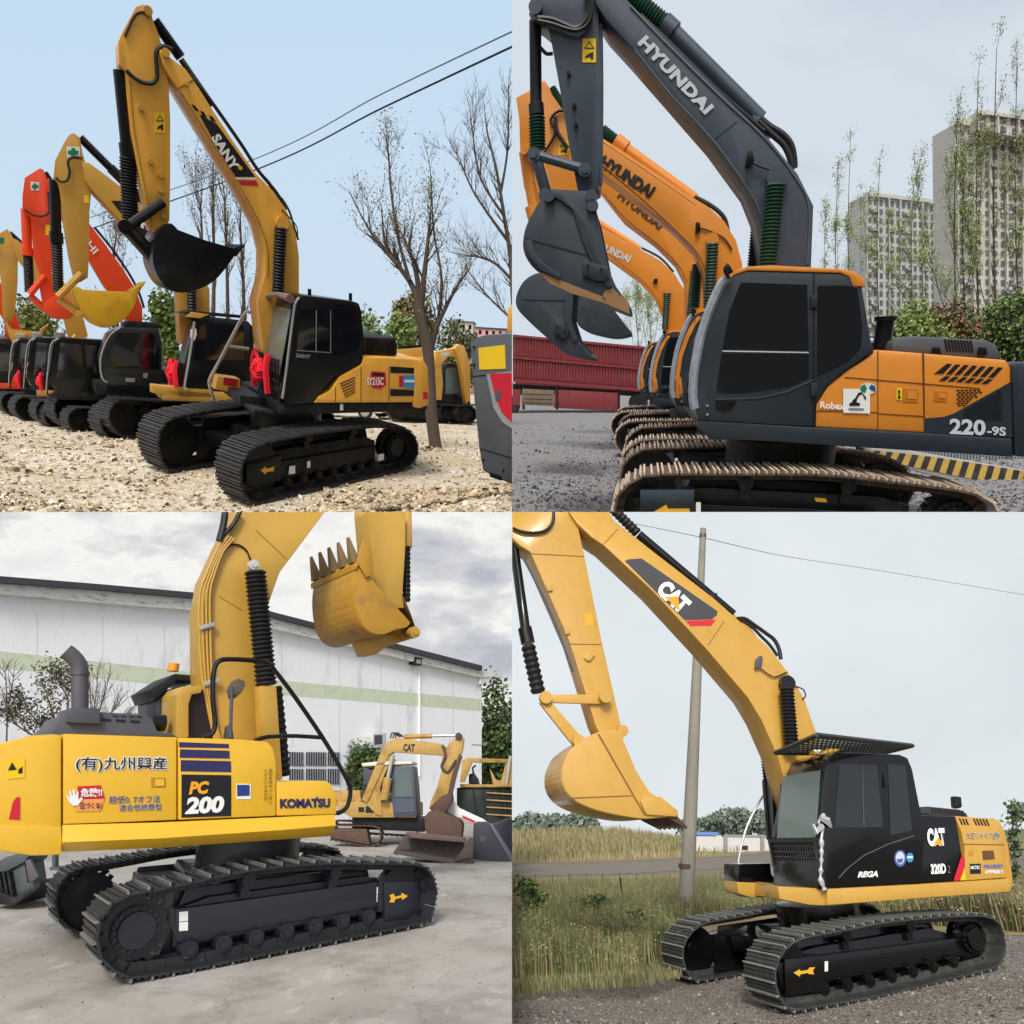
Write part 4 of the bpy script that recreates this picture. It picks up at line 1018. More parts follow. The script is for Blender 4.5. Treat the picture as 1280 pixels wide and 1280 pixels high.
sky_panel(TL, 16000, sky_mat('hazy blue sky', tl_sky), 'hazy pale blue sky')
# ================================================================== top right yard: four parallel diggers on grey gravel
SLATE = P8('slate blue paint', (60, 71, 84), rough=.42, var=.07, dirt=lin((92, 96, 100)), dirt_amt=.3, dirt_scale=2, coat=.1)
NAVY = P8('dark slate paint', (38, 48, 56), rough=.35, var=.1, coat=.25)
HORG = P8('amber orange paint', (214, 134, 42), rough=.38, var=.05, coat=.2, dirt=lin((170, 120, 70)), dirt_amt=.25)
GBEL = P8('dark green rubber', (18, 62, 46), rough=.5, var=.25)
SHT = P8('rusty track steel', (78, 66, 58), rough=.6, var=.35, dirt=lin((120, 96, 78)), dirt_amt=.6, dirt_scale=6)
RIBT = P8('pale worn grouser', (196, 176, 152), rough=.55, var=.3, scale=9)
WRAP = P8('crumpled clear film', (150, 156, 166), rough=.3, var=.45, scale=12)
RUST = P8('bare rusted steel', (150, 112, 70), rough=.6, var=.3, scale=7)
LGRY = P8('light grey lettering', (198, 204, 210), rough=.5, var=.04)
POSE = (3.101, 8.576, 2.9642, .0037, -.018)
YR = 2.9642
H = Thing(TR, 'excavator', TR.frame(*POSE), 'slate grey boomed excavator with orange engine panels, nearest of four parked abreast', 'excavator', 'excavators parked abreast on grey gravel')
LOOP_TR = [(763,640),(765,624),(772,611),(782,602),(795,594),(808,590),(850,588),(905,588),(960,588),(1010,588),(1060,591),(1110,597),(1170,604),(1210,610),(1237,620),(1253,638),(1258,662),(1250,686),(1225,704),(1190,708),(840,690),(802,686),(780,676),(767,660)]
undercarriage(H, LOOP_TR, 1.532, .862, SHT, RIBT, P8('dark slate frame', (26, 32, 38), rough=.5, var=.2, dirt=lin((90, 88, 84)), dirt_amt=.3), ribs=3, pitch=.19)
H.prism('track_cover', P8('slate frame', (52, 64, 74), rough=.5, var=.15, dirt=lin((90, 88, 84)), dirt_amt=.3), [(800,613),(868,613),(868,660),(800,660)], 1.5, 1.2, .01)
H.decal('arrow_mark', arrowm, [(817,640),(833,631),(835,636),(862,636),(862,644),(835,644),(833,649)], 1.5)
H.decal('white_sticker', WHT, [(870,628),(876,628),(876,644),(870,644)], 1.48)
H.decal('yellow_sticker', arrowm, [(1018,622),(1032,623),(1034,628),(1020,627)], 1.4)
sk = H.prism('skirt', NAVY, [(871,525),(1018,534),(1155,541),(1266,548),(1267,572),(1085,560),(960,552),(886,549)], 1.36, -1.36, .025)
cw = H.prism('counterweight', NAVY, [(1264,455),(1275,452),(1320,454),(1342,462),(1346,540),(1338,570),(1300,574),(1268,572)], 1.37, -1.37, .05)
hd = H.prism('engine_hood', HORG, [(1019,534),(1020,505),(1035,482),(1060,462),(1080,450),(1095,437),(1258,450),(1264,459),(1266,547),(1155,541)], 1.34, -1.34, .03)
H.decal('lower_panel', NAVY, [(1156,523),(1180,521),(1192,517),(1264,477),(1266,547),(1155.5,541)], 1.34, hd)
for q in ([(1097,438),(1098,438),(1098,536.5),(1097,536.5)], [(1153,441),(1155.3,441),(1156.5,540.5),(1155,540.5)], [(1056,471),(1225,485),(1225,485.7),(1056,471.7)], [(1021,513),(1097,515),(1097,515.8),(1021,513.8)], [(1098,516.5),(1156,520),(1156,520.9),(1098,517.3)]):
    H.decal('panel_seam', P8('seam brown', (96, 56, 22)), q, 1.34, hd)
for i in range(7):
    x = 1176+i*10.6; y = 456+i*.75
    H.decal('air_slot', DKP, [(x+8,y-1.5),(x+14,y-1),(x+3,y+11),(x-4 if i else x-8,y+11)], 1.34, hd)
    if i < 6: H.decal('air_slot', DKP, [(x+6,y+14),(x+12,y+14.5),(x+5,y+20),(x-2,y+19.5)], 1.34, hd)
for r_ in range(8):
    for c_ in range(6-r_*5//8):
        H.decal('punched_hole', DKP, [(1196+c_*5.2+(r_ % 2)*2,487+r_*2.7),(1199.6+c_*5.2+(r_ % 2)*2,487.2+r_*2.7),(1199.6+c_*5.2+(r_ % 2)*2,488.6+r_*2.7),(1196+c_*5.2+(r_ % 2)*2,488.4+r_*2.7)], 1.34, hd)
mb = MB()
for r_ in range(14):
    for c_ in range(11):
        x = 1204+c_*4.9+(r_ % 2)*2.4; y = 488+r_*2.7
        if x < 1253 and x > 1264-(y-478)*1.75 and y < 524:
            mb.prism(H.xz([(x,y),(x+3.2,y+.1),(x+3.2,y+1.4),(x,y+1.3)], 1.35), 1.345, 1.352)
mb.build('vent_mesh', P8('vent shadow', (14, 18, 22)), hd, smooth=0)
for q in ((1129,486,19,17), (1168,489,16,13)):
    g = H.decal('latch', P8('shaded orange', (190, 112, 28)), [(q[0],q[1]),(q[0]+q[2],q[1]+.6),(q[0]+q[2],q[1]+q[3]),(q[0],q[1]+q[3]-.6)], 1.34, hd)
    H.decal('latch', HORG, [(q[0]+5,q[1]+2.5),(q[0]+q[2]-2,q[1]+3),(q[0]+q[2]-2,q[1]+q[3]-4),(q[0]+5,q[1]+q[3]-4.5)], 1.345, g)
g = H.decal('warning_sticker', YST, [(1120.5,485),(1127.5,485.3),(1127.5,500.5),(1120.5,500)], 1.34, hd)
H.decal('warning_figure', DKP, [(1122.5,488),(1125.5,488),(1124.6,493),(1126,498),(1122,498),(1123.4,493)], 1.344, g)
H.text('model_lettering', LGRY, '220', (1187,541.5), (1232,543.5), 19, 1.352, hd, bold=.035, tl=(1187,523))
H.text('model_lettering', LGRY, '-9S', (1234,543), (1257.5,544.5), 12, 1.352, hd, bold=.03, tl=(1234,532.5))
H.text('body_lettering', WHT, 'Robex', (1025,510), (1056,512), 8.5, 1.345, hd, bold=.03)
ov = H.decal('oval_badge', P8('pale badge', (206, 214, 216)), [(1085+10.5*math.cos(a*math.pi/9),486+7.5*math.sin(a*math.pi/9)) for a in range(18)], 1.342, hd)
H.decal('badge_print', GRN, [(1084,486)]+[(1084+9*math.cos(a),486+6*math.sin(a)) for a in (1.9, 2.4, 2.9, 3.4, 3.9, 4.4)], 1.347, ov)
H.decal('badge_print', P8('blue badge', (40, 70, 130)), [(1086,486)]+[(1086+9*math.cos(a),486+6*math.sin(a)) for a in (-1.2, -.6, 0, .5)], 1.347, ov)
st = H.decal('paper_sticker', WHT, [(1054,486),(1087.5,486.5),(1087.5,517),(1054,516)], 1.346, hd)
H.decal('sticker_print', DKP, [(1062,507),(1075,507),(1075,504),(1071,503),(1071,500),(1074,494),(1078,492),(1082,500),(1083,497),(1077,490),(1073,491),(1069,498),(1066,500),(1065,503),(1062,504)], 1.352, st)
H.decal('sticker_print', P8('grey print', (120, 120, 126)), [(1061,510),(1080,510.4),(1080,512.4),(1061,512)], 1.352, st)
H.prism('engine_cover', P8('graphite cover', (74, 80, 86), rough=.5, var=.15), [(1113,440),(1116,428),(1128,422),(1142,420),(1234,425),(1247,431),(1254,450)], 1.0, -.6, .04)
for i in range(9):
    H.decal('cover_slot', DKP, [(1180+i*4,424+i*.2),(1182.4+i*4,424+i*.2),(1185.4+i*4,439+i*.2),(1183+i*4,439+i*.2)], 1.0)
for x in (1171, 1229):
    H.prism('cover_latch', BLK, [(x-4,434),(x+4,434),(x+6,444),(x-6,444)], 1.04, 1.0, .005)
q = H.p(1102,436,.7)
MB().tube([q+Vector((0, 0, -.1)), q+Vector((0, 0, .27))], .085, 18).tube([q+Vector((0, 0, .27)), q+Vector((0, 0, .31))], .11, 18).tube([q+Vector((0, 0, .02)), q+Vector((0, 0, .06))], .1, 18).build('air_intake', BLK, H.o)
CABP = [(872,526),(868,509),(868,470),(876,420),(891,382),(906,353),(918,342),(935,338),(1060,341),(1077,352),(1083,385),(1090,428),(1095,438),(1060,462),(1035,482),(1020,505),(1018,534)]
hc = H.prism('cab', NAVY, CABP, 1.36, .36, .035)
for w_ in ([(926,353),(1009,356),(1011,437),(903,436),(912,388)], [(902,442),(1011,443),(1011,472),(985,483),(930,491),(895,491)], [(1022,357),(1060,357),(1072,361),(1078,407),(1076,435),(1060,452),(1022,470)]):
    H.decal('window', GLS, w_, 1.36, hc)
H.decal('door_seam', DKP, [(1017,342),(1018.4,342),(1018.4,533),(1017,533)], 1.362, hc)
H.decal('window_bar', LGRY, [(903,438),(1011,440),(1011,441.3),(903,439.5)], 1.37, hc)
H.prism('door_handle', BLK, [(894,500),(921,501),(916,510),(908,513),(895,512)], 1.375, 1.355, .004, par=hc)
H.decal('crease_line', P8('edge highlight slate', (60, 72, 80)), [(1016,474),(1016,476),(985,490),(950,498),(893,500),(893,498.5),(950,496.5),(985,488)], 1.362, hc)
for a in ((884,507), (884,518)): pin_px(H, CHR, a, 1.36, 1.38, .012, 'bolt', hc)
for y in (377, 487): H.prism('hinge', NAVY, [(1014,y-8),(1022,y-8),(1022,y+8),(1014,y+8)], 1.39, 1.36, .004, par=hc)
H.prism('roof_trim', HORG, [(916,344),(922,337),(935,333),(965,331.5),(1050,336),(1068,339),(1079,347),(1083,358),(1066,358),(1062,346),(1050,341),(935,338)], 1.37, .4, .01)
H.tube('wrapped_pillar', WRAP, [(912,347),(903,353),(894,370),(884,395),(876,420),(871,445),(867,470),(866,495),(868,511)], 1.35, .045, hc, n=7)
H.tube('mirror_arm', BLK, [(912,348),(906,338),(910,330)], 1.4, .015, hc)
H.prism('mirror', BLK, [(905,332),(912,330),(917,340),(910,343)], 1.45, 1.35, .01, par=hc)
BODY = [c for c in H.o.children]
HB = H.prism('boom', SLATE, [(776,-12),(786,2),(830,46),(900,115),(960,172),(997,217),(1017,257),(1014,335),(1008,420),(955,420),(956,330),(950,275),(935,237),(890,175),(790,60),(758,25),(745,5),(740,-20)], .3, -.34, .014)
H.text('boom_lettering', LGRY, 'HYUNDAI', (797,53.5), (882,143), 15, .305, HB, bold=.05, space=1.05)
H.decal('boom_seam', P8('seam slate', (48, 58, 68)), [(890,175),(921,151),(921.6,151.8),(890.6,176)], .3, HB)
H.tube('weld_seam', P8('weld slate', (78, 88, 98)), [(793,62),(838,118),(893,178),(937,240),(953,278),(959,330)], .303, .010, HB, sm=3)
H.tube('weld_seam', P8('weld slate', (78, 88, 98)), [(788,8),(832,54),(900,121),(955,172),(992,219),(1011,258),(1009,330)], .303, .010, HB, sm=3)
H.prism('lamp', BLK, [(936,186),(941,188),(943,200),(937,207),(932,206)], .38, .3, .01, par=HB)
H.tube('lamp_wire', RUB, [(940,203),(950,208),(962,212)], .34, .012, HB)
pin_px(H, SLATE, (971,224), .3, .38, .11, par=HB)
bell_px(H, GBEL, (969,230), (958,340), .46, .10, 24); bell_px(H, P8('black green rubber', (22, 34, 32)), (951,262), (944,335), -.40, .10, 20)
bell_px(H, GBEL, (782,-8), (829,30), .0, .10, 14)
cyl_px(H, 'arm_cylinder', SLATE, (836,36), (950,150), 0, .085); cyl_px(H, 'arm_cylinder_head', SLATE, (829,30), (842,42), 0, .11)
H.prism('cylinder_bracket', SLATE, [(940,143),(955,147),(968,165),(958,170),(945,158)], .12, -.12, .01)
H.tube('pressure_line', BLK, [(800,20),(832,50),(900,117),(955,165)], .22, .03, HB, sm=0); H.tube('pressure_line', BLK, [(796,20),(830,54),(898,122),(952,170)], .28, .02, HB, sm=0)
H.tube('hydraulic_hose', RUB, [(950,148),(962,158),(978,168),(988,180),(992,195),(993,210)], .1, .035); H.tube('hydraulic_hose', RUB, [(948,152),(965,168),(980,182),(988,200),(990,212)], .18, .03)
HA = H.prism('arm', SLATE, [(664,-6),(700,-22),(742,-18),(748,10),(751,100),(750,200),(748,236),(735,243),(722,238),(710,175),(700,112),(690,57),(684,32),(672,22),(661,18)], .22, -.24, .012)
warning(H, 728, 48, 17, 30, .22, HA)
pin_px(H, SLATE, (670,11), .24, .3, .07, par=HA)
H.tube('arm_hose', RUB, [(672,23),(690,25),(705,31),(720,36),(731,28),(737,15),(736,0),(730,-8)], .27, .03, HA); H.tube('arm_hose', RUB, [(672,26),(690,30),(708,36),(722,38),(735,30),(740,12),(738,-5)], .3, .02, HA)
H.tube('arm_hose', RUB, [(676,60),(683,67),(691,67)], .1, .018, HA)
for a in ((711,93), (718,133), (720,157)): pin_px(H, BLK, a, .22, .26, .022, 'hose_clip', HA)
H.tube('arm_edge', SLATE, [(751,30),(752,120),(751,232)], .2, .02, HA)
cyl_px(H, 'bucket_cylinder', BLK2, (669,26), (670,132), 0, .065); cyl_px(H, 'bucket_cylinder_head', BLK2, (670,130), (671,144), 0, .085); bell_px(H, GBEL, (671,146), (672,187), 0, .095, 10)
for s in (.28, -.26): MB().tube([H.p(667,193,s), H.p(731,212,s)], .05, 10).build('link_rod', SLATE, H.o)
MB().tube([H.p(670,196,.1), H.p(684,246,.1)], .065, 10).build('link_rod', SLATE, H.o)
for a in ((667,193), (731,212), (681,244)): pin_px(H, SLATE, a, .33, .26, .07)
BKS = P8('bucket slate', (48, 58, 68), rough=.5, var=.12, dirt=lin((84, 82, 80)), dirt_amt=.4, dirt_scale=2.5)
hbk = bucket(H, BKS, [(684,240),(700,238),(738,240),(745,262),(753,300),(760,335),(770,358),(785,379),(787,388),(760,378),(730,365),(700,350),(672,338),(657,318),(655,298),(662,275)], .5, -.6, teeth=[((765,372),(786,386),5)], open_edges=(2, 3, 4, 5, 6), tooth_m=RUST, th=.03)
H.decal('worn_lip', RUST, [(757,363),(765,360),(786,378),(787,392),(758,380),(752,372)], .5, hbk)
H.decal('worn_edge', RUST, [(672,339),(683,343),(720,358),(757,372),(757,379),(715,367),(688,354)], .5, hbk)
H.decal('bucket_rib', NAVY, [(657,297),(735,318),(735,320),(657,299)], .5, hbk)
H.prism('rim_plate', BKS, [(684,243),(700,240),(735,241),(741,262),(749,300),(757,338),(765,358),(760,360),(744,336),(728,300),(716,262),(700,250)], .53, .5, .004, par=hbk)
H.prism('corner_shroud', BKS, [(657,300),(660,318),(675,337),(700,349),(700,343),(678,328),(668,314),(664,300)], .53, .5, .004, par=hbk)
for a_ in ((740,246), (687,246), (741,258)): pin_px(H, SLATE, a_, .5, .57, .06, par=hbk)
for a_ in ((735,332), (752,336), (735,344)): pin_px(H, BLK, a_, .54, .56, .012, 'bolt', hbk)
H.prism('wear_plate', NAVY, [(728,325),(760,334),(762,350),(750,352),(728,345)], .54, .5, .01, par=hbk)

def dup_children(src, dst, rep=None):
    for c in src:
        n = c.copy(); COL.objects.link(n); n.parent = dst
        if rep and n.type == 'MESH':
            for a, b in rep:
                if any(mm == a for mm in n.data.materials):
                    n.data = n.data.copy()
                    for i, mm in enumerate(n.data.materials):
                        if mm == a: n.data.materials[i] = b
        for g in c.children:
            k = g.copy(); COL.objects.link(k); k.parent = n
def row_machine(px, py, label):
    g = TR.ground(px, py, .46); c, s = math.cos(YR), math.sin(YR)
    xm, ym = 1.95, 1.532
    t = Thing(TR, 'excavator', TR.frame(g.x-(c*xm-s*ym), g.y-(s*xm+c*ym), YR, .0037, -.018), label, 'excavator', 'excavators parked abreast on grey gravel')
    dup_children(BODY, t.o)
    # orange front pillar and side box on these
    q = H.xz([(874,512),(872,470),(880,424),(894,386),(909,357),(920,348),(926,351),(914,366),(900,394),(887,430),(880,472),(880,512)], 1.37)
    MB().prism(q, 1.365, 1.385).build('front_pillar', HORG, t.o, .004)
    q = H.xz([(868,470),(884,470),(888,505),(868,505)], 1.4)
    MB().prism(q, .9, 1.375).build('lamp_box', HORG, t.o, .02)
    MB().prism(H.xz([(871,478),(880,478),(881,496),(872,496)], 1.4), 1.372, 1.384).build('lamp_box_opening', DKP, t.o, smooth=0)
    return t
H2 = row_machine(764, 578, 'orange excavator with dark lettering highest on its boom, beside the slate grey one')
H3 = row_machine(760, 547, 'orange excavator whose boom lettering is crossed by a brown edge, third of the four abreast')
H4 = row_machine(757, 531, 'farthest orange excavator of the four, with pale lettering low on its boom')
def cyl_pair(t, m, a, b, y, r): cyl_px(t, 'boom_cylinder', m, a, b, y, r)
# second machine
B2 = H2.prism('boom', HORG, [(736,158),(752,172),(770,183),(860,243),(885,258),(905,276),(920,300),(928,330),(928,420),(885,420),(880,340),(868,312),(845,288),(800,252),(750,215),(735,200)], .3, -.3, .014)
H2.text('boom_lettering', DKP, 'HYUNDAI', (748,206), (812,247), 15, .305, B2, bold=.05)
bell_px(H2, GBEL, (752,163), (770,177), 0, .10, 8); cyl_px(H2, 'arm_cylinder', HORG, (772,180), (868,250), 0, .10); cyl_px(H2, 'arm_cylinder_head', HORG, (769,177), (782,187), 0, .13)
H2.tube('hydraulic_hose', RUB, [(868,246),(890,258),(905,272),(910,290)], .1, .035); H2.tube('pressure_line', HORG, [(750,175),(800,208),(870,256)], .28, .025, B2, sm=0)
H2.prism('lamp', BLK, [(870,277),(875,278),(876,288),(869,292)], .36, .3, .01, par=B2); H2.tube('lamp_wire', RUB, [(876,285),(890,290),(905,298),(915,312)], .32, .012, B2)
pin_px(H2, HORG, (890,300), .3, .36, .10, par=B2); bell_px(H2, GBEL, (891,304), (886,385), .42, .10, 20); bell_px(H2, GBEL, (872,330), (868,385), -.4, .1, 14)
A2_ = H2.prism('arm', HORG, [(652,118),(664,112),(680,100),(686,108),(690,118),(712,150),(722,170),(722,250),(720,290),(705,300),(690,240),(680,200),(672,186),(650,186),(649,150),(645,122)], .2, -.2, .012)
bell_px(H2, GBEL, (688,112), (704,138), 0, .10, 10)
H2.tube('arm_hose', RUB, [(655,186),(665,195),(680,190),(694,165),(688,150),(700,138),(715,145)], .24, .022, A2_); H2.tube('arm_hose', RUB, [(694,146),(697,165),(710,185)], .25, .03, A2_)
warning(H2, 698, 176, 13, 18, .2, A2_)
cyl_px(H2, 'bucket_cylinder', HORG, (656,190), (671,278), 0, .10); pin_px(H2, HORG, (656,188), .2, .26, .07)
cyl_px(H2, 'bucket_cylinder_head', HORG, (664,258), (672,290), 0, .11)
for s in (.25, -.25): MB().tube([H2.p(673,300,s), H2.p(715,300,s)], .06, 8).build('link_rod', HORG, H2.o)
bk2 = bucket(H2, BKS, [(690,345),(718,345),(714,400),(722,425),(742,446),(740,450),(722,446),(705,440),(688,425),(660,400),(647,385),(646,370),(655,352),(672,342)], .5, -.6, teeth=[((722,440),(743,450),4)], open_edges=(1, 2, 3), th=.04)
H2.decal('bucket_rib', NAVY, [(655,374),(706,375),(706,376.5),(655,375.5)], .5, bk2)
H2.prism('rim_plate', BKS, [(706,345),(718,345),(714,400),(722,425),(716,428),(706,400)], .53, .5, .004, par=bk2)
for a_ in ((697,408), (706,414), (698,418)): pin_px(H2, BLK, a_, .54, .56, .014, 'bolt', bk2)
H2.prism('wear_plate', NAVY, [(694,403),(710,410),(710,420),(704,425),(692,418)], .54, .5, .01, par=bk2)
# third
B3 = H3.prism('boom', HORG, [(735,192),(752,200),(800,235),(850,268),(868,280),(880,300),(885,330),(885,420),(858,420),(856,352),(845,330),(820,305),(780,275),(752,240),(738,225)], .3, -.3, .014)
H3.text('boom_lettering', P8('dark brown lettering', (70, 42, 18)), 'HYUNDAI', (771,246), (824,287), 9, .305, B3, bold=.04)
B3.location = (0, 0, 0)
bell_px(H3, GBEL, (869,338), (863,395), .42, .10, 18)
pin_px(H3, HORG, (869,336), .3, .36, .12, par=B3)
A3_ = H3.prism('arm', HORG, [(650,200),(668,190),(690,210),(740,260),(744,330),(738,360),(722,360),(710,290),(690,262),(668,260),(655,235)], .2, -.2, .012)
bk3 = bucket(H3, BKS, [(722,370),(730,360),(760,368),(768,388),(785,410),(789,418),(770,422),(748,418),(730,412),(721,400)], .5, -.6, teeth=[((776,412),(790,419),4)], open_edges=(2, 3), th=.05)
# fourth
B4 = H4.prism('boom', HORG, [(738,272),(752,284),(790,306),(826,326),(843,342),(854,360),(858,378),(860,420),(832,420),(828,395),(818,372),(800,352),(770,330),(745,312),(736,300)], .3, -.3, .014)
H4.text('boom_lettering', LGRY, 'HYUNDAI', (742,308), (786,328), 9, .305, B4, bold=.04)
cyl_px(H4, 'arm_cylinder', HORG, (748,279), (800,312), 0, .10); H4.tube('hydraulic_hose', RUB, [(802,310),(825,322),(842,340)], .1, .03)
H4.prism('lamp', BLK, [(818,348),(822,348),(822,354),(816,354)], .36, .3, .01, par=B4)
pin_px(H4, HORG, (834,364), .3, .36, .12, par=B4); bell_px(H4, GBEL, (834,366), (831,412), .42, .10, 18)
A4_ = H4.prism('arm', HORG, [(700,300),(720,278),(738,272),(748,290),(748,330),(744,372),(728,372),(712,330)], .2, -.2, .012)
for t_, xs in ((H2, [(748,206),(800,250),(845,292),(868,316),(880,342)]), (H3, [(752,244),(782,277),(820,307),(846,334),(855,354)]), (H4, [(748,310),(772,330),(802,354),(818,374),(827,394)])):
    t_.tube('weld_seam', P8('weld orange', (176, 108, 36)), [(a+3, b-2) for a, b in xs], .303, .012, sm=3)
# ---- red stake truck
REDT = P8('faded red paint', (128, 44, 50), rough=.6, var=.15, dirt=lin((120, 80, 74)), dirt_amt=.5, dirt_scale=2)
g = TR.ground(725, 516)
K = Thing(TR, 'truck_trailer', TR.M @ Matrix.Translation(g), 'long red stake-sided truck trailer with corrugated sides behind the hanging buckets', 'trailer')
side = K.prism('side_panel', REDT, [(641,418),(814,434),(806,488),(641,477)], 0, .12)
def lerp(a, b, t): return a+(b-a)*t
for k in range(46):
    t = k/45; x = lerp(643, 810, t)
    K.prism('panel_rib', REDT, [(x,lerp(421,437,t)),(x+1.9,lerp(421.2,437.2,t)),(x+1.7,lerp(444,459,t)),(x-.2,lerp(444,459,t))], -.07, 0, 0, side)
    K.prism('panel_rib', REDT, [(x,lerp(449,463,t)),(x+1.9,lerp(449,463,t)),(x+1.5,lerp(471,484,t)),(x-.4,lerp(471,484,t))], -.07, 0, 0, side)
for (a, b) in ((418, 434), (445, 460), (474, 486)):
    K.prism('rail', REDT, [(641,a),(812,b),(812,b+3),(641,a+3)], -.12, 0)
K.prism('bed', BLK2, [(641,480),(806,490),(806,496),(641,487)], .1, 2.2)
MB().box((-3.5, 2.25, .9), (4.4, 2.35, 3.0)).build('side_panel', REDT, K.o)
K.prism('side_guard', REDT, [(694,487),(772,491),(772,514),(692,510)], -.05, 0, .01)
K.prism('tool_box', P8('weathered wood', (120, 106, 88), rough=.9, var=.3), [(653,486),(693,488),(692,508),(652,506)], -.1, .5, .02)
for y in (492, 498, 503): K.decal('box_slat', P8('dark gap', (50, 44, 38)), [(655,y),(690,y+1),(690,y+2),(655,y+1)], -.1)
K.prism('corner_guard', REDT, [(641,486),(651,487),(650,507),(641,506)], -.05, .05)
for x in (695, 772, 653): K.prism('stake', BLK2, [(x,482),(x+3,482),(x+3,512),(x,512)], -.06, .06)
for x in (798, 824): 
    q = K.p(x, 510, 0); wh = MB().disc((q.x, -.02, .5), .5, .35, n=24).build('wheel', RUB, K.o); MB().disc((q.x, -.05, .5), .26, .06).build('rim', BLK2, wh)
q = K.p(648, 512, 0); wh = MB().disc((q.x-.4, -.02, .4), .5, .35, n=24).build('wheel', RUB, K.o)

# ---- ground, kerb, plants, towers
GR = stone_ground('grey gravel', [(66, 68, 72), (104, 106, 110), (132, 132, 136), (158, 156, 156), (92, 88, 88)], 26, base=(126, 120, 114), patch=.55, bump=.5)
ground_sheet(TR, 'ground', GR, -30, 160, 6, 500, nx=120, ny=130, hf=lambda x, y: noise.noise(Vector((x*.8, y*.8, 0)))*.03 if y < 40 else 0, label='grey gravel yard')
stones(TR, 'stones', [P8('grey stone', (112, 112, 116), rough=.9, var=.2), P8('pale grey stone', (142, 140, 138), rough=.9, var=.2), P8('dark grey stone', (84, 84, 90), rough=.9)], 5000, 8.5, 30, .8, .012, .03, 11, label='loose grey stones over the gravel', keep=lambda x, y: x < y*.16 or x > y*.55)
KY = P8('yellow kerb paint', (206, 172, 84), rough=.7, var=.12, dirt=lin((120, 110, 90)), dirt_amt=.5, dirt_scale=6); KB = P8('black kerb paint', (48, 46, 46), rough=.7, var=.2, dirt=lin((100, 96, 90)), dirt_amt=.4, dirt_scale=6); CON = P8('pale concrete', (176, 174, 168), rough=.9, var=.1)
g = TR.ground(1180, 600)
kb = Thing(TR, 'striped_kerb', TR.M @ Matrix.Translation(g), 'yellow and black striped concrete kerb behind the rear track of the slate grey excavator', 'kerb')
kb.prism('kerb_block', CON, [(1080,560),(1130,562),(1200,574),(1290,590),(1300,616),(1220,608),(1150,590),(1082,573)], .0, .35, .02)
for i in range(13):
    t = i/13; t2 = (i+.5)/13
    def ed(t, top): return (1082+206*t+(3 if top else 0), (563+28*t**1.3 if top else 571+42*t))
    a, b, c, d = ed(t, True), ed(t2, True), ed(t2, False), ed(t, False)
    kb.prism('yellow_stripe', KY, [a, b, (c[0]-3, c[1]), (d[0]-3, d[1])], -.012, 0, 0)
    a, b, c, d = ed(t2, True), ed(t+1/13, True), ed(t+1/13, False), ed(t2, False)
    kb.prism('black_stripe', KB, [a, b, (c[0]-3, c[1]), (d[0]-3, d[1])], -.011, 0, 0)
g = TR.ground(1240, 592)
fn = Thing(TR, 'fence', TR.M @ Matrix.Translation(g+Vector((0, 2.5, 0))), 'low grey corrugated sheet fence behind the striped kerb', 'fence')
fn.prism('sheet', P8('grey green sheet', (140, 152, 150), rough=.6, var=.1), [(1140,560),(1300,566),(1300,600),(1140,590)], 0, .04)
for k in range(40):
    x = 1142+k*4; fn.prism('sheet_rib', P8('grey green sheet', (140, 152, 150)), [(x,561),(x+1.6,561),(x+1.6,598),(x,598)], -.04, 0)
fn.prism('green_post', P8('green post', (40, 120, 84)), [(1259,566),(1264,566),(1264,592),(1259,592)], -.08, -.04)
def hedge_px(Y, x0, x1, base, top, label, leaf, seed, n, size, **k):
    return bushpx(Y, ((x0+x1)/2, base), x1-x0, base-top, label, leaf, seed, n, size=size, lobes=16, **k)
for i, (x0, x1, tp, lf, lb) in enumerate(((1085, 1175, 384, [LG1, LG2, LG4], 'yellow green bushes right behind the cab'), (1130, 1215, 376, [LG5, LG1, LB], 'russet leaved bush at the foot of the lower tower'), (1190, 1310, 366, [LG1, LG3, LG2], 'deep green bush at the right edge above the engine cover'), (1100, 1240, 398, [LG3, LG1], 'dark hedge directly above the engine hood'))):
    hedge_px(TR, x0, x1, 494-i*1.5, tp, lb, lf, 60+i, 10000, .17)
POPB = P8('pale poplar bark', (150, 146, 128), rough=.9, var=.2)
RMIN[0] = .03
poplars = [(812, 332, 'slim spring poplar behind the orange booms', 70), (796, 350, 'short poplar beside the lowest orange boom', 71), (1062, 180, 'tall budding poplar left of the lower tower', 72), (1046, 214, 'budding poplar nearest the slate boom', 73), (1098, 205, 'thin poplar before the lower tower', 74), (1140, 236, 'slender poplar between the towers', 75), (1244, 62, 'tallest budding tree in front of the taller tower', 76), (1222, 95, 'budding tree left of the tallest one', 77), (1272, 82, 'budding tree at the right edge', 78), (1192, 150, 'leaning budding tree before the tower corner', 79), (1205, 190, 'low spreading spring tree at the towers', 80)]
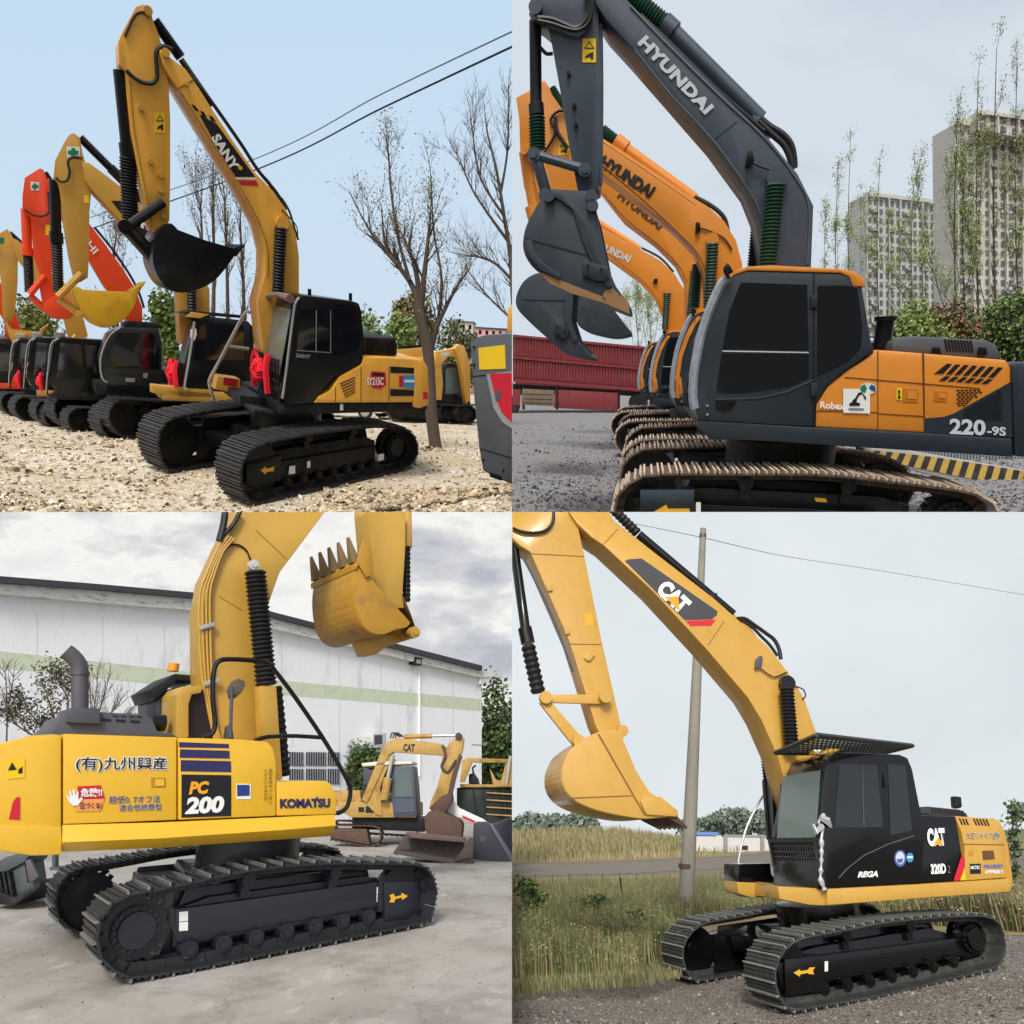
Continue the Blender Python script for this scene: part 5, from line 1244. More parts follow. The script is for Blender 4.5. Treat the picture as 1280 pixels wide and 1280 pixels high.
for i, (x, top, lb, sd) in enumerate(poplars):
    big = x > 1180
    lm = [([(x, 500), (x+2, 430), (x-2, (top+430)/2), (x+1, top)], .2 if big else .12, .03)]
    if big:
        lm += [([(x, 420), (x-22, 350), (x-40, 270), (x-44, 220)], .07, .015), ([(x, 400), (x+24, 330), (x+34, 240), (x+36, 190)], .07, .015), ([(x, 450), (x-40, 400), (x-80, 350), (x-100, 330)], .06, .015)] if sd in (76, 79) else [([(x, 380), (x-14, 300), (x-22, 220)], .05, .012)]
    else: lm += [([(x, 460), (x-12, 380), (x-16, (top+400)/2), (x-14, top+50)], .05, .012), ([(x, 460), (x+12, 390), (x+14, (top+400)/2), (x+13, top+70)], .05, .012)]
    bare_tree(TR, (x, 488-(i % 3)), lm, lb, name='poplar_tree', bark=POPB if i < 2 else BARK, leaf=[LG4, leafm('leaf pale lime', (172, 184, 126))], seed=sd, twig=2.4 if big else 1.4, per=20 if big else 14, depth=1, leafn=5 if big else 4, leafs=.125, leafsp=.35, up=.75, spread=.5, kids=(3, 4), group='spring trees beyond the gravel yard')
RMIN[0] = .006
def tower(Y, D, face, side, label, cols, floors, m, depth=20):
    """apartment block: front face given by its four picture corners (tl, tr, br, bl) at distance D, side wall optional"""
    o = Thing(Y, 'apartment_tower', Y.M @ Matrix.Translation((0, D, 0)), label, 'building')
    A, B_, C_, D_ = face
    def q(u, v): return (A[0]*(1-u)*(1-v)+B_[0]*u*(1-v)+C_[0]*u*v+D_[0]*(1-u)*v, A[1]*(1-u)*(1-v)+B_[1]*u*(1-v)+C_[1]*u*v+D_[1]*(1-u)*v)
    o.prism('wall', m, face, 0, depth)
    o.prism('parapet', m, [(A[0]-1,A[1]-2.5),(B_[0]+1,B_[1]-2.5),(B_[0]+1,B_[1]+2),(A[0]-1,A[1]+2)], -.8, 0)
    n = 0; rest = MB()
    for f in range(floors):
        for k in range(cols):
            if k % 4 == 3 and f: wd = .16
            else: wd = .27
            u = (k+.5)/cols; v = .02+.97*(f+.5)/floors; a, b = q(u-wd/cols, v-.27/floors), q(u+wd/cols, v+.27/floors)
            pts = [(a[0],a[1]),(b[0],a[1]+(b[0]-a[0])*.05),(b[0],b[1]),(a[0],b[1])]
            if n < 100: o.decal('window', WINM, pts, -.001, out=.15)
            else: rest.prism(o.xz(pts, -.15), -.15, -.02)
            n += 1
    if rest.v: tag(rest.build('windows', WINM, o.o, smooth=0), kind='stuff')
    for k in range(cols+1):
        if k % 3 == 1:
            for f in range(1, floors, 2):
                a, b = q((k+.1)/cols, (f+.55)/floors), q((k+.9)/cols, (f+.8)/floors)
                o.prism('balcony', P8('balcony render', (170, 168, 160), rough=.9), [(a[0],a[1]),(b[0],a[1]),(b[0],b[1]),(a[0],b[1])], -1.6, 0)
        if k % 2 == 0:
            u = k/cols; a, b = q(u, 0), q(u, 1); o.prism('pilaster', m, [(a[0]-.7,a[1]),(a[0]+.7,a[1]),(b[0]+.7,b[1]),(b[0]-.7,b[1])], -1.2, 0)
    return o
WINM = P8('window glass grey', (112, 120, 132), rough=.3, var=.4, scale=.3)
TW = P8('tower render', (224, 220, 208), rough=.9, var=.04); TW2 = P8('tower render grey', (210, 210, 204), rough=.9, var=.04)
tower(TR, 300, [(1084,242),(1168,252),(1170,420),(1084,420)], [(1062,256),(1084,242),(1084,420),(1062,420)], 'lower grey apartment tower at the centre right of the skyline', 12, 15, TW2, 15.5)
tower(TR, 240, [(1198,152),(1300,170),(1300,410),(1198,410)], [(1168,162),(1198,152),(1198,410),(1168,410)], 'taller beige apartment tower behind the budding trees', 10, 20, TW, 13.5)
tower(TR, 236, [(1222,139),(1300,150),(1300,176),(1222,162)], None, 'stepped top storeys above the taller beige tower', 6, 2, TW, 10)
def tr_sky(nt, vec):
    n = noise_n(nt, vec, 2.6, 7, (1, 1, 2.2), w=3)
    n2 = noise_n(nt, vec, .9, 3, (1, 1, 1.5), w=7)
    ma = nt.nodes.new('ShaderNodeMath'); ma.operation = 'MULTIPLY_ADD'; nt.links.new(n2, ma.inputs[0]); ma.inputs[1].default_value = .9; nt.links.new(n, ma.inputs[2])
    return ramp(nt, ma.outputs[0], [(.55, (176, 192, 206)), (.75, (196, 208, 220)), (.95, (208, 218, 228))])
sky_panel(TR, 16000, sky_mat('overcast blue grey sky', tr_sky), '')
# ================================================================== bottom left yard: yellow digger on concrete before a long white shed
KYL = P8('warm yellow paint', (226, 178, 46), rough=.3, var=.03, coat=.35)
KYM = P8('mustard boom paint', (190, 150, 62), rough=.42, var=.06, coat=.1, dirt=lin((170, 130, 60)), dirt_amt=.3)
GPH = P8('graphite paint', (74, 76, 84), rough=.45, var=.1)
NVY = P8('navy print', (44, 42, 88), rough=.4, var=.05)
CHB = P8('blue black paint', (36, 40, 50), rough=.38, var=.15, coat=.3)
SHB = P8('dark track steel', (46, 48, 50), rough=.45, var=.3, metal=.2)
RBB = P8('scuffed grouser steel', (132, 132, 130), rough=.4, var=.35, metal=.4, scale=9)
OPRT = P8('orange print', (240, 160, 30), rough=.4, var=.03)
B = Thing(BL, 'excavator', BL.frame(-3.327, 9.483, .6931, -.0014, .0082), 'bright yellow excavator facing right on pale concrete, black tracks and dark bellows on its boom', 'excavator')
LOOP_BL = [(115,1172),(118,1155),(122,1143),(130,1131),(143,1121),(159,1113),(196,1107),(240,1098),(320,1082),(400,1075),(473,1075),(525,1077),(541,1087),(548,1105),(549,1121),(541,1148),(528,1158),(400,1184),(240,1217),(156,1229),(143,1222),(126,1210),(117,1193)]
UB = undercarriage(B, LOOP_BL, 1.514, .903, SHB, RBB, P8('blue black frame', (30, 33, 42), rough=.4, var=.12, coat=.2), sgn=-1, ribs=1)
fb = B.prism('side_beam', P8('blue black frame', (38, 42, 52)), [(219,1137),(480,1101),(522,1102),(522,1138),(505,1150),(480,1152),(479,1132),(221,1178)], -1.26, -.95, .012)
B.prism('track_guard', P8('blue black frame', (30, 33, 42)), [(480,1103),(524,1101),(525,1138),(508,1149),(481,1151)], -1.33, -1.0, .012)
B.decal('arrow_mark', arrowm, [(487,1119),(492,1117),(494,1121),(502,1119),(502,1116),(510,1120),(503,1125),(502,1122),(494,1124),(493,1128),(487,1128),(489,1123)], -1.335, None)
for q in ([(224,1140),(235,1139),(235,1151),(224,1152)], [(224,1153),(235,1152),(235,1163),(224,1164)], [(471,1109),(478,1108.5),(478,1117),(471,1117.5)], [(471,1118.5),(478,1118),(478,1127),(471,1127.5)]):
    B.decal('white_sticker', WHT, q, -1.262, fb)
# skirt with its bright upper and dark lower facet
def facets(T, name, m, rows, y_in):
    """rows: list of (list of picture points, plane y); neighbouring rows are joined, closed to y_in behind"""
    mb = MB(); P = []
    for pts, y in rows: P.append([T.p(a, b, y) for a, b in pts])
    n = len(P[0])
    ring = P+[[Vector((q.x, y_in, q.z)) for q in P[-1]], [Vector((q.x, y_in, q.z)) for q in P[0]]]
    m_ = len(ring); vs = [v for r_ in ring for v in r_]; fs = []
    for i in range(m_):
        for j in range(n-1):
            a = i*n+j; b = ((i+1) % m_)*n+j; fs.append((a, a+1, b+1, b))
    fs.append(tuple(i*n for i in range(m_))); fs.append(tuple(i*n+n-1 for i in range(m_)))
    mb.add(vs, fs); return mb.build(name, m, T.o, .006)
facets(B, 'skirt', KYL, [([(78,1031),(200,1028),(345,1021.5),(418,1018)], -1.34), ([(78,1053),(200,1048),(345,1038),(420,1032)], -1.42), ([(78,1065),(200,1060),(345,1050),(415,1045)], -1.28)], -.2)
B.prism('counterweight', KYL, [(78,917),(78,1067),(50,1069),(10,1064),(-20,1058),(-50,1040),(-58,1000),(-52,960),(-25,938),(0,929),(40,919)], -1.36, 1.2, .05)
B.prism('counterweight_lip', KYL, [(78,1033),(78,1069),(40,1070),(5,1065),(-30,1055),(-30,1030),(5,1031)], -1.385, 1.2, .03)
P1 = B.prism('engine_panel', KYL, [(79,917),(140,919),(221,921.5),(221,1025),(150,1028),(79,1030.5)], -1.35, .6, .018)
P2 = B.prism('side_panel', KYL, [(223,922),(300,924),(334,927),(341,934),(345,950),(345,1020),(223,1025)], -1.35, .0, .018)
TB = B.prism('tool_box', KYL, [(346,977),(407,976),(414,980),(420,993),(421,1018),(346,1020)], -1.35, -.5, .02)
for q in ([(224,927.5),(286,930),(286,935),(224,934)], [(225,936.5),(287,938.5),(287,948),(225,947)], [(226,950),(288.5,951.5),(289,965),(226,964)]):
    B.decal('name_stripe', NVY, q, -1.35, P2)
bb = B.decal('number_panel', DKP, [(227,968),(289,969),(289,1020),(227,1022)], -1.35, P2)
B.text('number_lettering', OPRT, 'PC', (236,992), (262,991), 15, -1.358, P2, bold=.05, shear=.25)
B.text('number_lettering', WHT, '200', (231,1016.5), (281,1014), 20, -1.358, P2, bold=.05, shear=.2)
def outlined(T, txt, a, b, h, y, par, inner, outer, bi=.03, bo=.085, **k):
    for i, (dx, dy) in enumerate(((-1, 0), (1, 0), (0, -1), (0, 1), (.7, .7), (-.7, -.7))):
        dx *= bo*10; dy *= bo*10
        T.text('lettering_outline', outer, txt, (a[0]+dx, a[1]+dy), (b[0]+dx, b[1]+dy), h, y, par, bold=bi, out=.004+i*.0008, **k)
    T.text('lettering', inner, txt, a, b, h, y, par, bold=bi, out=.012, **k)
outlined(B, '(有)九州興産', (95,965), (209,964), 19, -1.35, P1, DKP, WHT, .012, .12)
sg = B.decal('danger_sign', REDP, [(97,983),(126,981.5),(131,998),(97,999)], -1.352, P1)
B.decal('danger_sign', P8('orange print pale', (232, 150, 84)), [(98,999.5),(131,998.5),(125,1014),(95,1014.5),(94,1006)], -1.352, sg)
B.text('danger_lettering', WHT, '危険!!', (101,996.5), (128,995.5), 11, -1.362, sg, bold=.03)
B.text('danger_lettering', DKP, '近づくな!', (100,1011.5), (127,1011), 8.5, -1.362, sg, bold=.02)
B.decal('hand_print', WHT, [(91,1007),(97,1007),(104,998),(101,997),(98,1000),(98,990),(96,988),(94,996),(93.5,987),(91,986.5),(91,996),(88,988),(86,989),(88,998),(83.5,993),(83,995),(87,1003)], -1.362, sg)
outlined(B, '超低0. 7オフ法', (136,1003.5), (200,1002), 8.5, -1.35, P1, NVY, WHT, .0, .022)
outlined(B, '適合低燃費型', (149,1014), (202,1012.5), 8.5, -1.35, P1, NVY, WHT, .0, .022)
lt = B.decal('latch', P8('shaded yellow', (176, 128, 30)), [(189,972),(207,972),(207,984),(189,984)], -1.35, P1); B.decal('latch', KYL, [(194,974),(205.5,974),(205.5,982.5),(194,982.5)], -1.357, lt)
B.text('body_lettering', NVY, 'KOMATSU', (350,1009.5), (413,1008.5), 11, -1.352, TB, bold=.06)
B.decal('body_lettering', NVY, [(395.5,996),(397.5,996),(397.5,998.5),(395.5,998.5)], -1.352, TB)
B.decal('blue_sticker', WHT, [(295.5,979.5),(313.5,980),(313.5,999),(295.5,999)], -1.351, P2); B.decal('blue_sticker', P8('deep blue print', (36, 56, 120)), [(296.5,981),(312,981),(312,994.5),(296.5,995)], -1.357, P2)
for txt, x, y0 in (('旋回範囲内立入禁止', 338.2, 960), ('ください点検の日', 332.2, 961)):
    for i, chh in enumerate(txt): B.text('notice_lettering', P8('maroon print', (110, 52, 40)), chh, (x-2,y0+4.6+i*5), (x+2,y0+4.6+i*5), 4, -1.352, P2)
B.decal('warning_sticker', YST, [(9,951),(31,949),(31,972),(9,974)], -1.386 if False else -1.36); B.decal('warning_triangle', DKP, [(15,953),(21,962),(10,963)], -1.365); B.decal('warning_figure', DKP, [(23,962),(28,958),(28,966),(23,967)], -1.365)
B.decal('reflector', REDP, [(16,1003),(20,997),(25,996),(25,1025),(11,1024)], -1.36)
B.prism('engine_cover', GPH, [(62,919),(72,905),(80,893),(126,890),(180,893),(190,898),(197,914),(216,917),(222,921)], -1.0, .3, .03)
for i in range(3): B.decal('cover_slot', DKP, [(127+i*18,898+i),(139+i*18,898.8+i),(139+i*18,902+i),(127+i*18,901+i)], -1.0)
for i in range(4): B.decal('cover_slot', DKP, [(142+i*10,894+i*.3),(148+i*10,894.6+i*.3),(147+i*10,896+i*.3),(141+i*10,895.4+i*.3)], -1.0)
B.prism('exhaust_guard', GPH, [(88,884),(125,885),(126,905),(83,903)], -1.08, -.4, .02)
q = [B.p(*a, -.85) for a in ((100,886),(100,860),(100,842),(98,830),(90,820),(82,814))]
r0 = (B.p(111,870,-.85)-B.p(89,870,-.85)).length/2
MB().tube(smooth_path(q, 4), r0, 18, rr=None).build('exhaust_pipe', P8('dark grey pipe', (84, 82, 88), rough=.5, var=.15), B.o)
MB().tube([q[2]+Vector((0, 0, -.02)), q[2]+Vector((0, 0, .02))], r0*1.12, 18).build('exhaust_clamp', GPH, B.o)
cyl_px(B, 'air_cleaner', BLK, (188,904), (206,904), -.3, .1)
# cab seen over the engine, on the far side
B.prism('cab', P8('dark cab paint', (54, 58, 66), rough=.4, var=.1), [(196,925),(195,876),(204,868),(222,858),(252,858),(252,925)], .35, 1.3, .02)
B.prism('roof_guard', BLK2, [(188,862),(219,842),(252,845),(252,852),(222,850),(194,876)], .3, 1.35, .01)
q = B.p(216,839,.5); MB().tube([q, q+Vector((0, 0, .1))], .07, 14).build('beacon', P8('amber lens', (235, 150, 30), rough=.2), B.o)
B.prism('boom_tower', KYM, [(219,922),(221,868),(228,858),(252,857),(252,866),(240,868),(236,880),(236,922)], -.45, .2, .015)
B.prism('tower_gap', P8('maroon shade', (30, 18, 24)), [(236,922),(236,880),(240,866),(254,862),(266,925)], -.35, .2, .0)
# boom
BB = B.prism('boom', KYM, [(345,540),(300,640),(284,672),(262,720),(255,760),(256,840),(266,925),(270,960),(325,960),(328,900),(333,830),(335,757),(350,715),(380,675),(406,640),(460,560)], -.3, .32, .012)
B.decal('boom_seam', P8('seam ochre', (150, 112, 36)), [(274,745),(304,763),(304,764),(274,746)], -.3, BB)
B.decal('boom_seam', P8('seam ochre', (150, 112, 36)), [(320,662),(358,698),(358,699),(320,663)], -.3, BB)
for k in range(4):
    o_ = k*4.2
    B.tube('steel_line', KYM, [(282+o_*.9,668+o_*.4),(270+o_*.7,690),(258+o_*.8,718),(250+o_*1.0,742),(249+o_*1.1,790),(252+o_*1.0,840),(258+o_*.7,875),(264+o_*.5,905),(270+o_*.5,930)], -.36, .016, BB)
for (x, y) in ((250, 783), (256, 853)): B.prism('pipe_clamp', CHR, [(x-1,y),(x+18,y-6),(x+20,y-1),(x,y+5)], -.40, -.36, .004, par=BB)
B.tube('hydraulic_hose', RUB, [(283,620),(281,645),(278,662),(274,676)], -.36, .045); B.tube('hydraulic_hose', RUB, [(300,640),(292,655),(284,664),(277,672)], -.36, .03)
B.tube('thin_line', RUB, [(280,690),(287,682),(298,681),(308,688),(313,700)], -.32, .012, BB)
pin_px(B, P8('pale boss', (190, 192, 196)), (318,706), -.5, -.44, .07, par=BB)
bell_px(B, RUB, (319,714), (333,857), -.55, .14, 26)
B.prism('boom_cylinder', KYM, [(325,857),(346,857),(354,975),(330,975)], -.66, -.44, .03)
bell_px(B, RUB, (345,858), (356,970), .4, .09, 14)
B.tube('handrail', BLK, [(254,922),(264,918),(269,905),(266,870),(267,842),(272,828),(285,824),(320,826),(335,829),(345,840),(370,873),(402,920),(420,950),(434,975),(438,990),(434,1008),(424,1016),(414,1014)], -1.3, .028, sm=3)
B.tube('handrail', BLK, [(318,926),(335,921),(370,920),(402,922)], -1.3, .024, sm=2)
mr = B.prism('mirror', P8('mirror grey', (120, 110, 90), rough=.15, metal=.6), [(284,862),(290,852),(298,848),(306,851),(307,857),(302,866),(294,873),(287,874)], -1.2, -1.16, .01)
B.tube('mirror_pole', GPH, [(290,858),(289,885),(288,922)], -1.22, .02)
B.prism('mirror_base', GPH, [(285,908),(290,905),(293,924),(283,924)], -1.22, -1.1, .01)
# arm and bucket
BA = B.prism('arm', KYM, [(455,540),(460,640),(464,688),(485,720),(505,748),(513,768),(519,786),(524,790),(518,797),(506,797),(497,785),(470,760),(464,720),(480,650),(507,640),(508,540)], -.2, .24, .012)
BA2 = B.prism('arm_body', KYM, [(455,540),(461,640),(468,720),(480,760),(505,760),(503,745),(507,685),(507,560)], -.22, .2, .012)
bell_px(B, RUB, (508,684), (508,752), .0, .07, 12); cyl_px(B, 'bucket_cylinder', KYM, (507,560), (509,684), .0, .08)
KBK = P8('worn bucket yellow', (184, 138, 46), rough=.5, var=.15, dirt=lin((90, 84, 84)), dirt_amt=.8, dirt_scale=1.6, thr=.55)
bkb = bucket(B, KBK, [(445,705),(447,700),(470,730),(513,778),(508,784),(496,786),(482,792),(468,792),(455,783),(447,765),(443,735)], -.55, .85, open_edges=(1, 2), th=.04, teeth=[((446,702),(438,670),5)], tooth_m=P8('worn tooth steel', (124, 104, 66), rough=.5, var=.3))
B.prism('side_cutter', KBK, [(450,690),(455,675),(466,690),(466,716),(458,722),(447,702)], -.6, -.55, .006, par=bkb)
B.prism('bucket_lip', KBK, [(443,705),(448,700),(449,706),(444,712)], -.58, .88, .004, par=bkb)
B.prism('bucket_ear', KYM, [(455,806),(452,798),(470,790),(484,793),(500,786),(512,782),(520,783),(524,790),(520,797),(500,803),(484,808),(470,818),(460,818)], -.05, .3, .012, par=bkb)
pin_px(B, KYM, (519,790), -.3, .3, .09)
# ---- warehouse
WW = P8('stained white render', (240, 242, 244), rough=.9, var=.04, scale=.6, dirt=lin((130, 134, 134)), dirt_amt=.45, dirt_scale=.8, stretch=(1, 1, .35), thr=.56)
WF = P8('weathered fascia', (222, 222, 218), rough=.9, var=.08, dirt=lin((74, 74, 70)), dirt_amt=.8, dirt_scale=3, stretch=(.7, 1, 2.5), thr=.52)
GB_ = P8('pale green band', (206, 216, 190), rough=.9, var=.04, dirt=lin((140, 146, 130)), dirt_amt=.3)
RFD = P8('dark roof edge', (62, 64, 68), rough=.8, var=.15)
gA = BL.ground(602, 979+1.677*880/36+0); gB = BL.ground(0, 975+1.677*880/20)
Ya = math.atan2(gA.y-gB.y, gA.x-gB.x)
WH = Thing(BL, 'warehouse', BL.frame(gA.x, gA.y, Ya), 'long white warehouse with stained fascia, pale green band and dark roof edge', 'building')
WH.prism('wall', WW, [(-60,722),(0,733),(124,742),(248,752),(420,797),(602,842),(602,1040),(-60,1040)], 0, 9)
WH.prism('roof_edge', RFD, [(-60,708),(0,720),(248,741),(420,786),(612,832),(612,837),(603,838),(420,792),(248,748),(0,728),(-60,716)] if False else [(-60,708),(0,720),(124,730),(248,741),(603,832),(603,838),(248,748),(124,737),(0,728),(-60,717)], -.55, 9)
WH.prism('fascia', WF, [(-60,717),(0,728),(124,737),(248,748),(603,838),(614,840),(614,846),(603,847),(248,763),(124,753),(0,742),(-60,731)], -.35, 0)
WH.prism('gutter_end', WF, [(601,847),(612,846),(612,852),(601,855)], -.3, .3)
WH.decal('green_band', GB_, [(-60,808),(0,814),(250,841),(420,857),(602,874),(602,889),(420,874),(250,861),(0,835),(-60,830)], -.0001)
for a, b, c, d in ((362, 380, 940, 957), (383, 408, 940, 957), (410, 425, 940, 957), (362, 380, 961, 978), (383, 408, 961, 978), (410, 425, 961, 980)):
    w_ = WH.decal('window', P8('barred window glass', (52, 60, 66), rough=.3, var=.3), [(a,c),(b,c+.6),(b,d+.6),(a,d)], -.001, out=.03)
    nb = int((b-a)/3)
    WH_b = MB()
    for k in range(nb):
        x = a+1.5+k*3; WH_b.prism(WH.xz([(x,c),(x+.8,c),(x+.8,d),(x,d)], -.06), -.08, -.06)
    WH_b.build('window_bars', P8('bar grey', (150, 154, 158)), w_, smooth=0)
WH.prism('air_conditioner', P8('aircon white', (200, 200, 198)), [(466,917),(483,916),(483,934),(466,935)], -.7, -.05, .02); WH.decal('aircon_grille', GPH, [(468,919),(478,918.5),(478,930),(468,931)], -.7)
WH.prism('lamp', BLK2, [(519,821),(528,823),(527,832),(518,830)], -.4, -.02, .01); WH.decal('lamp_glass', CHR, [(521,824),(527,825),(526,830),(520,829)], -.4)
for x in (46, 128, 205, 352, 424, 476, 566): WH.decal('wall_joint', P8('joint grey', (206, 208, 208)), [(x,765+max(0, x-100)*.17),(x+.8,765+max(0, x-100)*.17),(x+.8,1000),(x,1000)], -.0005)
WH.tube('drain_pipe', WW, [(524.5,836),(524.5,970)], -.06, .05, sm=0)
WH.decal('plinth_line', P8('plinth shade', (150, 154, 158)), [(590,930),(602,931),(602,932.5),(590,931.5)], -.001)
# ---- ground
def concrete(name):
    m = bpy.data.materials.new(name); m.use_nodes = True; nt = m.node_tree; N = nt.nodes; L = nt.links; b = N['Principled BSDF']
    tc = N.new('ShaderNodeTexCoord'); v = tc.outputs['Object']
    n1 = noise_n(nt, v, .5, 8, rough=.6); n2 = noise_n(nt, v, 4, 8, (1, .35, 1), rough=.7, w=4); n3 = noise_n(nt, v, 30, 4)
    c1 = ramp(nt, n1, [(.3, (152, 148, 140)), (.5, (172, 168, 160)), (.7, (182, 178, 172))])
    f2 = ramp(nt, n2, [(.58, (0, 0, 0)), (.70, (255, 255, 255))])
    mx = N.new('ShaderNodeMix'); mx.data_type = 'RGBA'; L.new(f2, mx.inputs[0]); L.new(c1, mx.inputs[6]); mx.inputs[7].default_value = (*lin((196, 192, 186)), 1)
    n4 = noise_n(nt, v, 1.4, 7, rough=.7, w=9); f4 = ramp(nt, n4, [(.48, (0, 0, 0)), (.66, (190, 190, 190))])
    m2 = N.new('ShaderNodeMix'); m2.data_type = 'RGBA'; L.new(f4, m2.inputs[0]); L.new(mx.outputs[2], m2.inputs[6]); m2.inputs[7].default_value = (*lin((122, 112, 102)), 1)
    vo = N.new('ShaderNodeTexVoronoi'); vo.feature = 'DISTANCE_TO_EDGE'; vo.inputs['Scale'].default_value = .33
    nd = N.new('ShaderNodeTexNoise'); nd.inputs['Scale'].default_value = 1.5; nd.inputs['Detail'].default_value = 6; L.new(v, nd.inputs['Vector'])
    va = N.new('ShaderNodeVectorMath'); va.operation = 'MULTIPLY_ADD'; L.new(nd.outputs['Color'], va.inputs[0]); va.inputs[1].default_value = (.9, .9, 0); L.new(v, va.inputs[2]); L.new(va.outputs[0], vo.inputs['Vector'])
    cr_ = N.new('ShaderNodeMapRange'); L.new(vo.outputs['Distance'], cr_.inputs[0]); cr_.inputs[1].default_value = .002; cr_.inputs[2].default_value = .006; cr_.inputs[3].default_value = .16; cr_.inputs[4].default_value = 0
    m3 = N.new('ShaderNodeMix'); m3.data_type = 'RGBA'; L.new(cr_.outputs[0], m3.inputs[0]); L.new(m2.outputs[2], m3.inputs[6]); m3.inputs[7].default_value = (*lin((74, 68, 62)), 1)
    n5 = noise_n(nt, v, 9, 9, (1.6, .25, 1), rough=.8, w=13); f5 = ramp(nt, n5, [(.6, (0, 0, 0)), (.68, (190, 190, 190))])
    m4 = N.new('ShaderNodeMix'); m4.data_type = 'RGBA'; L.new(f5, m4.inputs[0]); L.new(m3.outputs[2], m4.inputs[6]); m4.inputs[7].default_value = (*lin((206, 203, 198)), 1)
    L.new(m4.outputs[2], b.inputs['Base Color'])
    b.inputs['Roughness'].default_value = .8; b.inputs['Specular IOR Level'].default_value = .25
    bb = N.new('ShaderNodeBump'); bb.inputs['Strength'].default_value = .25; bb.inputs['Distance'].default_value = .02; L.new(n3, bb.inputs['Height']); L.new(bb.outputs[0], b.inputs['Normal'])
    return m
CC = concrete('worn concrete')
ground_sheet(BL, 'ground', CC, -60, 20, 2.5, 90, nx=150, ny=160, label='', hf=settle(BL, B, UB['loop']))
stones(BL, 'debris', [P8('dark crumbs', (70, 64, 58), rough=.9), P8('grey crumbs', (130, 124, 116), rough=.9)], 160, 4.5, 20, .7, .004, .009, 21, label='scattered crumbs on the concrete')
def px_thing(Y, base, name, label, cat, yaw=0, group=None, dz=0):
    g = Y.ground(*base); return Thing(Y, name, Y.frame(g.x, g.y, yaw, z=dz), label, cat, group)
# ---- small old digger
OLD = P8('aged ochre paint', (178, 142, 72), rough=.6, var=.12, dirt=lin((96, 66, 40)), dirt_amt=.7, dirt_scale=2.2, thr=.5)
RST = P8('rust brown steel', (86, 64, 52), rough=.75, var=.3, dirt=lin((60, 46, 40)), dirt_amt=.6, dirt_scale=3)
S = px_thing(BL, (468, 1059), 'excavator', 'small aged ochre excavator with a rusty bucket, working by the white warehouse', 'excavator', 0)
S.prism('track_frame', RST, [(415,1036),(458,1036),(462,1056),(415,1048)], .02, .4, .01)
tk = MB(); track_mesh(tk, S.xz([(412,1030),(468,1031),(476,1035),(478,1042),(476,1053),(468,1060),(455,1059),(412,1051)], 0), 0, .45, .16, 2, False); tk.build('track', [RST, RST], S.o, smooth=0)
tk = MB(); track_mesh(tk, S.xz([(420,1024),(520,1026),(526,1030),(526,1040),(520,1046),(420,1040)], 1.9), 1.5, 1.95, .16, 2, False); tk.build('track', [RST, RST], S.o, smooth=0)
S.prism('car_body', BLK2, [(440,1020),(535,1022),(530,1040),(440,1036)], .5, 1.5, .02)
S.prism('deck', OLD, [(422,1002),(520,1004),(520,1022),(440,1022),(422,1012)], .3, 2.0, .02)
S.prism('engine_hood', OLD, [(415,988),(450,988),(452,1008),(415,1008)], .6, 2.0, .03)
for q in ([(448,1009),(455,1009),(455,1015),(448,1015)], [(457,1008),(468,1008),(468,1016),(457,1016)]): S.decal('lamp_recess', BLK, q, .295 if False else .3, out=-.01)
cs = S.prism('cab', P8('grey cab frame', (66, 72, 84), rough=.5), [(488,958),(516,957),(519,985),(521,1020),(492,1021),(489,990)], .25, 1.3, .02)
S.decal('window', GLP, [(494,962),(513,961),(516,996),(494,996)], .244, cs, out=-.012)
S.decal('door_panel', P8('slate door', (70, 76, 94)), [(492,999),(517,999),(518,1015),(493,1016)], .244, cs, out=-.012)
S.prism('rear_cab_glass', GLS, [(454,960),(488,958),(488,988),(454,990)], .6, 1.3, .01)
S.prism('roof', P8('cream roof', (206, 204, 180)), [(452,954),(470,952),(514,951.5),(516,955),(486,956),(453,958)], .2, 1.4, .01)
bs = S.prism('boom', OLD, [(452,1000),(478,935),(486,926),(497,922),(553,930),(557,934),(556,943),(550,944),(492,940),(486,944),(472,975),(459,1003)], .2, .55, .01)
S.prism('boom_side', OLD, [(456,1003),(486,944),(491,945),(480,970),(475,985),(478,1020),(470,1018)], .25, .5, .01)
S.text('boom_lettering', P8('dark brown print', (40, 30, 22)), 'CAT', (504,938.5), (518.5,939), 9, .19, bs, bold=.06)
cyl_px(S, 'boom_cylinder', OLD, (480,1000), (485,972), .1, .12); cyl_px(S, 'cylinder_rod', CHR, (485,972), (491,944), .1, .06)
cyl_px(S, 'arm_cylinder', OLD, (505,921), (540,920), .35, .07); cyl_px(S, 'cylinder_rod', CHR, (540,920), (572,919), .35, .04)
for k in range(3): S.tube('hose', RUB, [(488+k*3,923),(490+k*3,916),(494+k*3,918),(500+k*2,921)], .3, .02, sm=3)
ar = S.prism('arm', OLD, [(562,928),(572,921),(580,923),(578,938),(570,956),(562,985),(553,1012),(538,1012),(537,1005),(546,985),(552,962),(553,945)], .22, .55, .01)
S.prism('arm_side', RST, [(574,942),(578,945),(572,965),(566,990),(560,1000),(562,980),(568,958)], .15, .3, .01)
pin_px(S, RST, (573,920), .15, .6, .1); S.tube('hose', RST, [(553,932),(557,945),(552,958),(560,965),(570,950)], .2, .04)
S.prism('bucket_linkage', RST, [(536,1010),(552,995),(564,990),(566,1000),(556,1015),(548,1022)], .1, .6, .02)
bks = S.prism('bucket', RST, [(530,1022),(536,1014),(548,1012),(575,1026),(578,1032),(576,1050),(556,1049),(534,1044),(531,1036)], -.1, .9, .05)
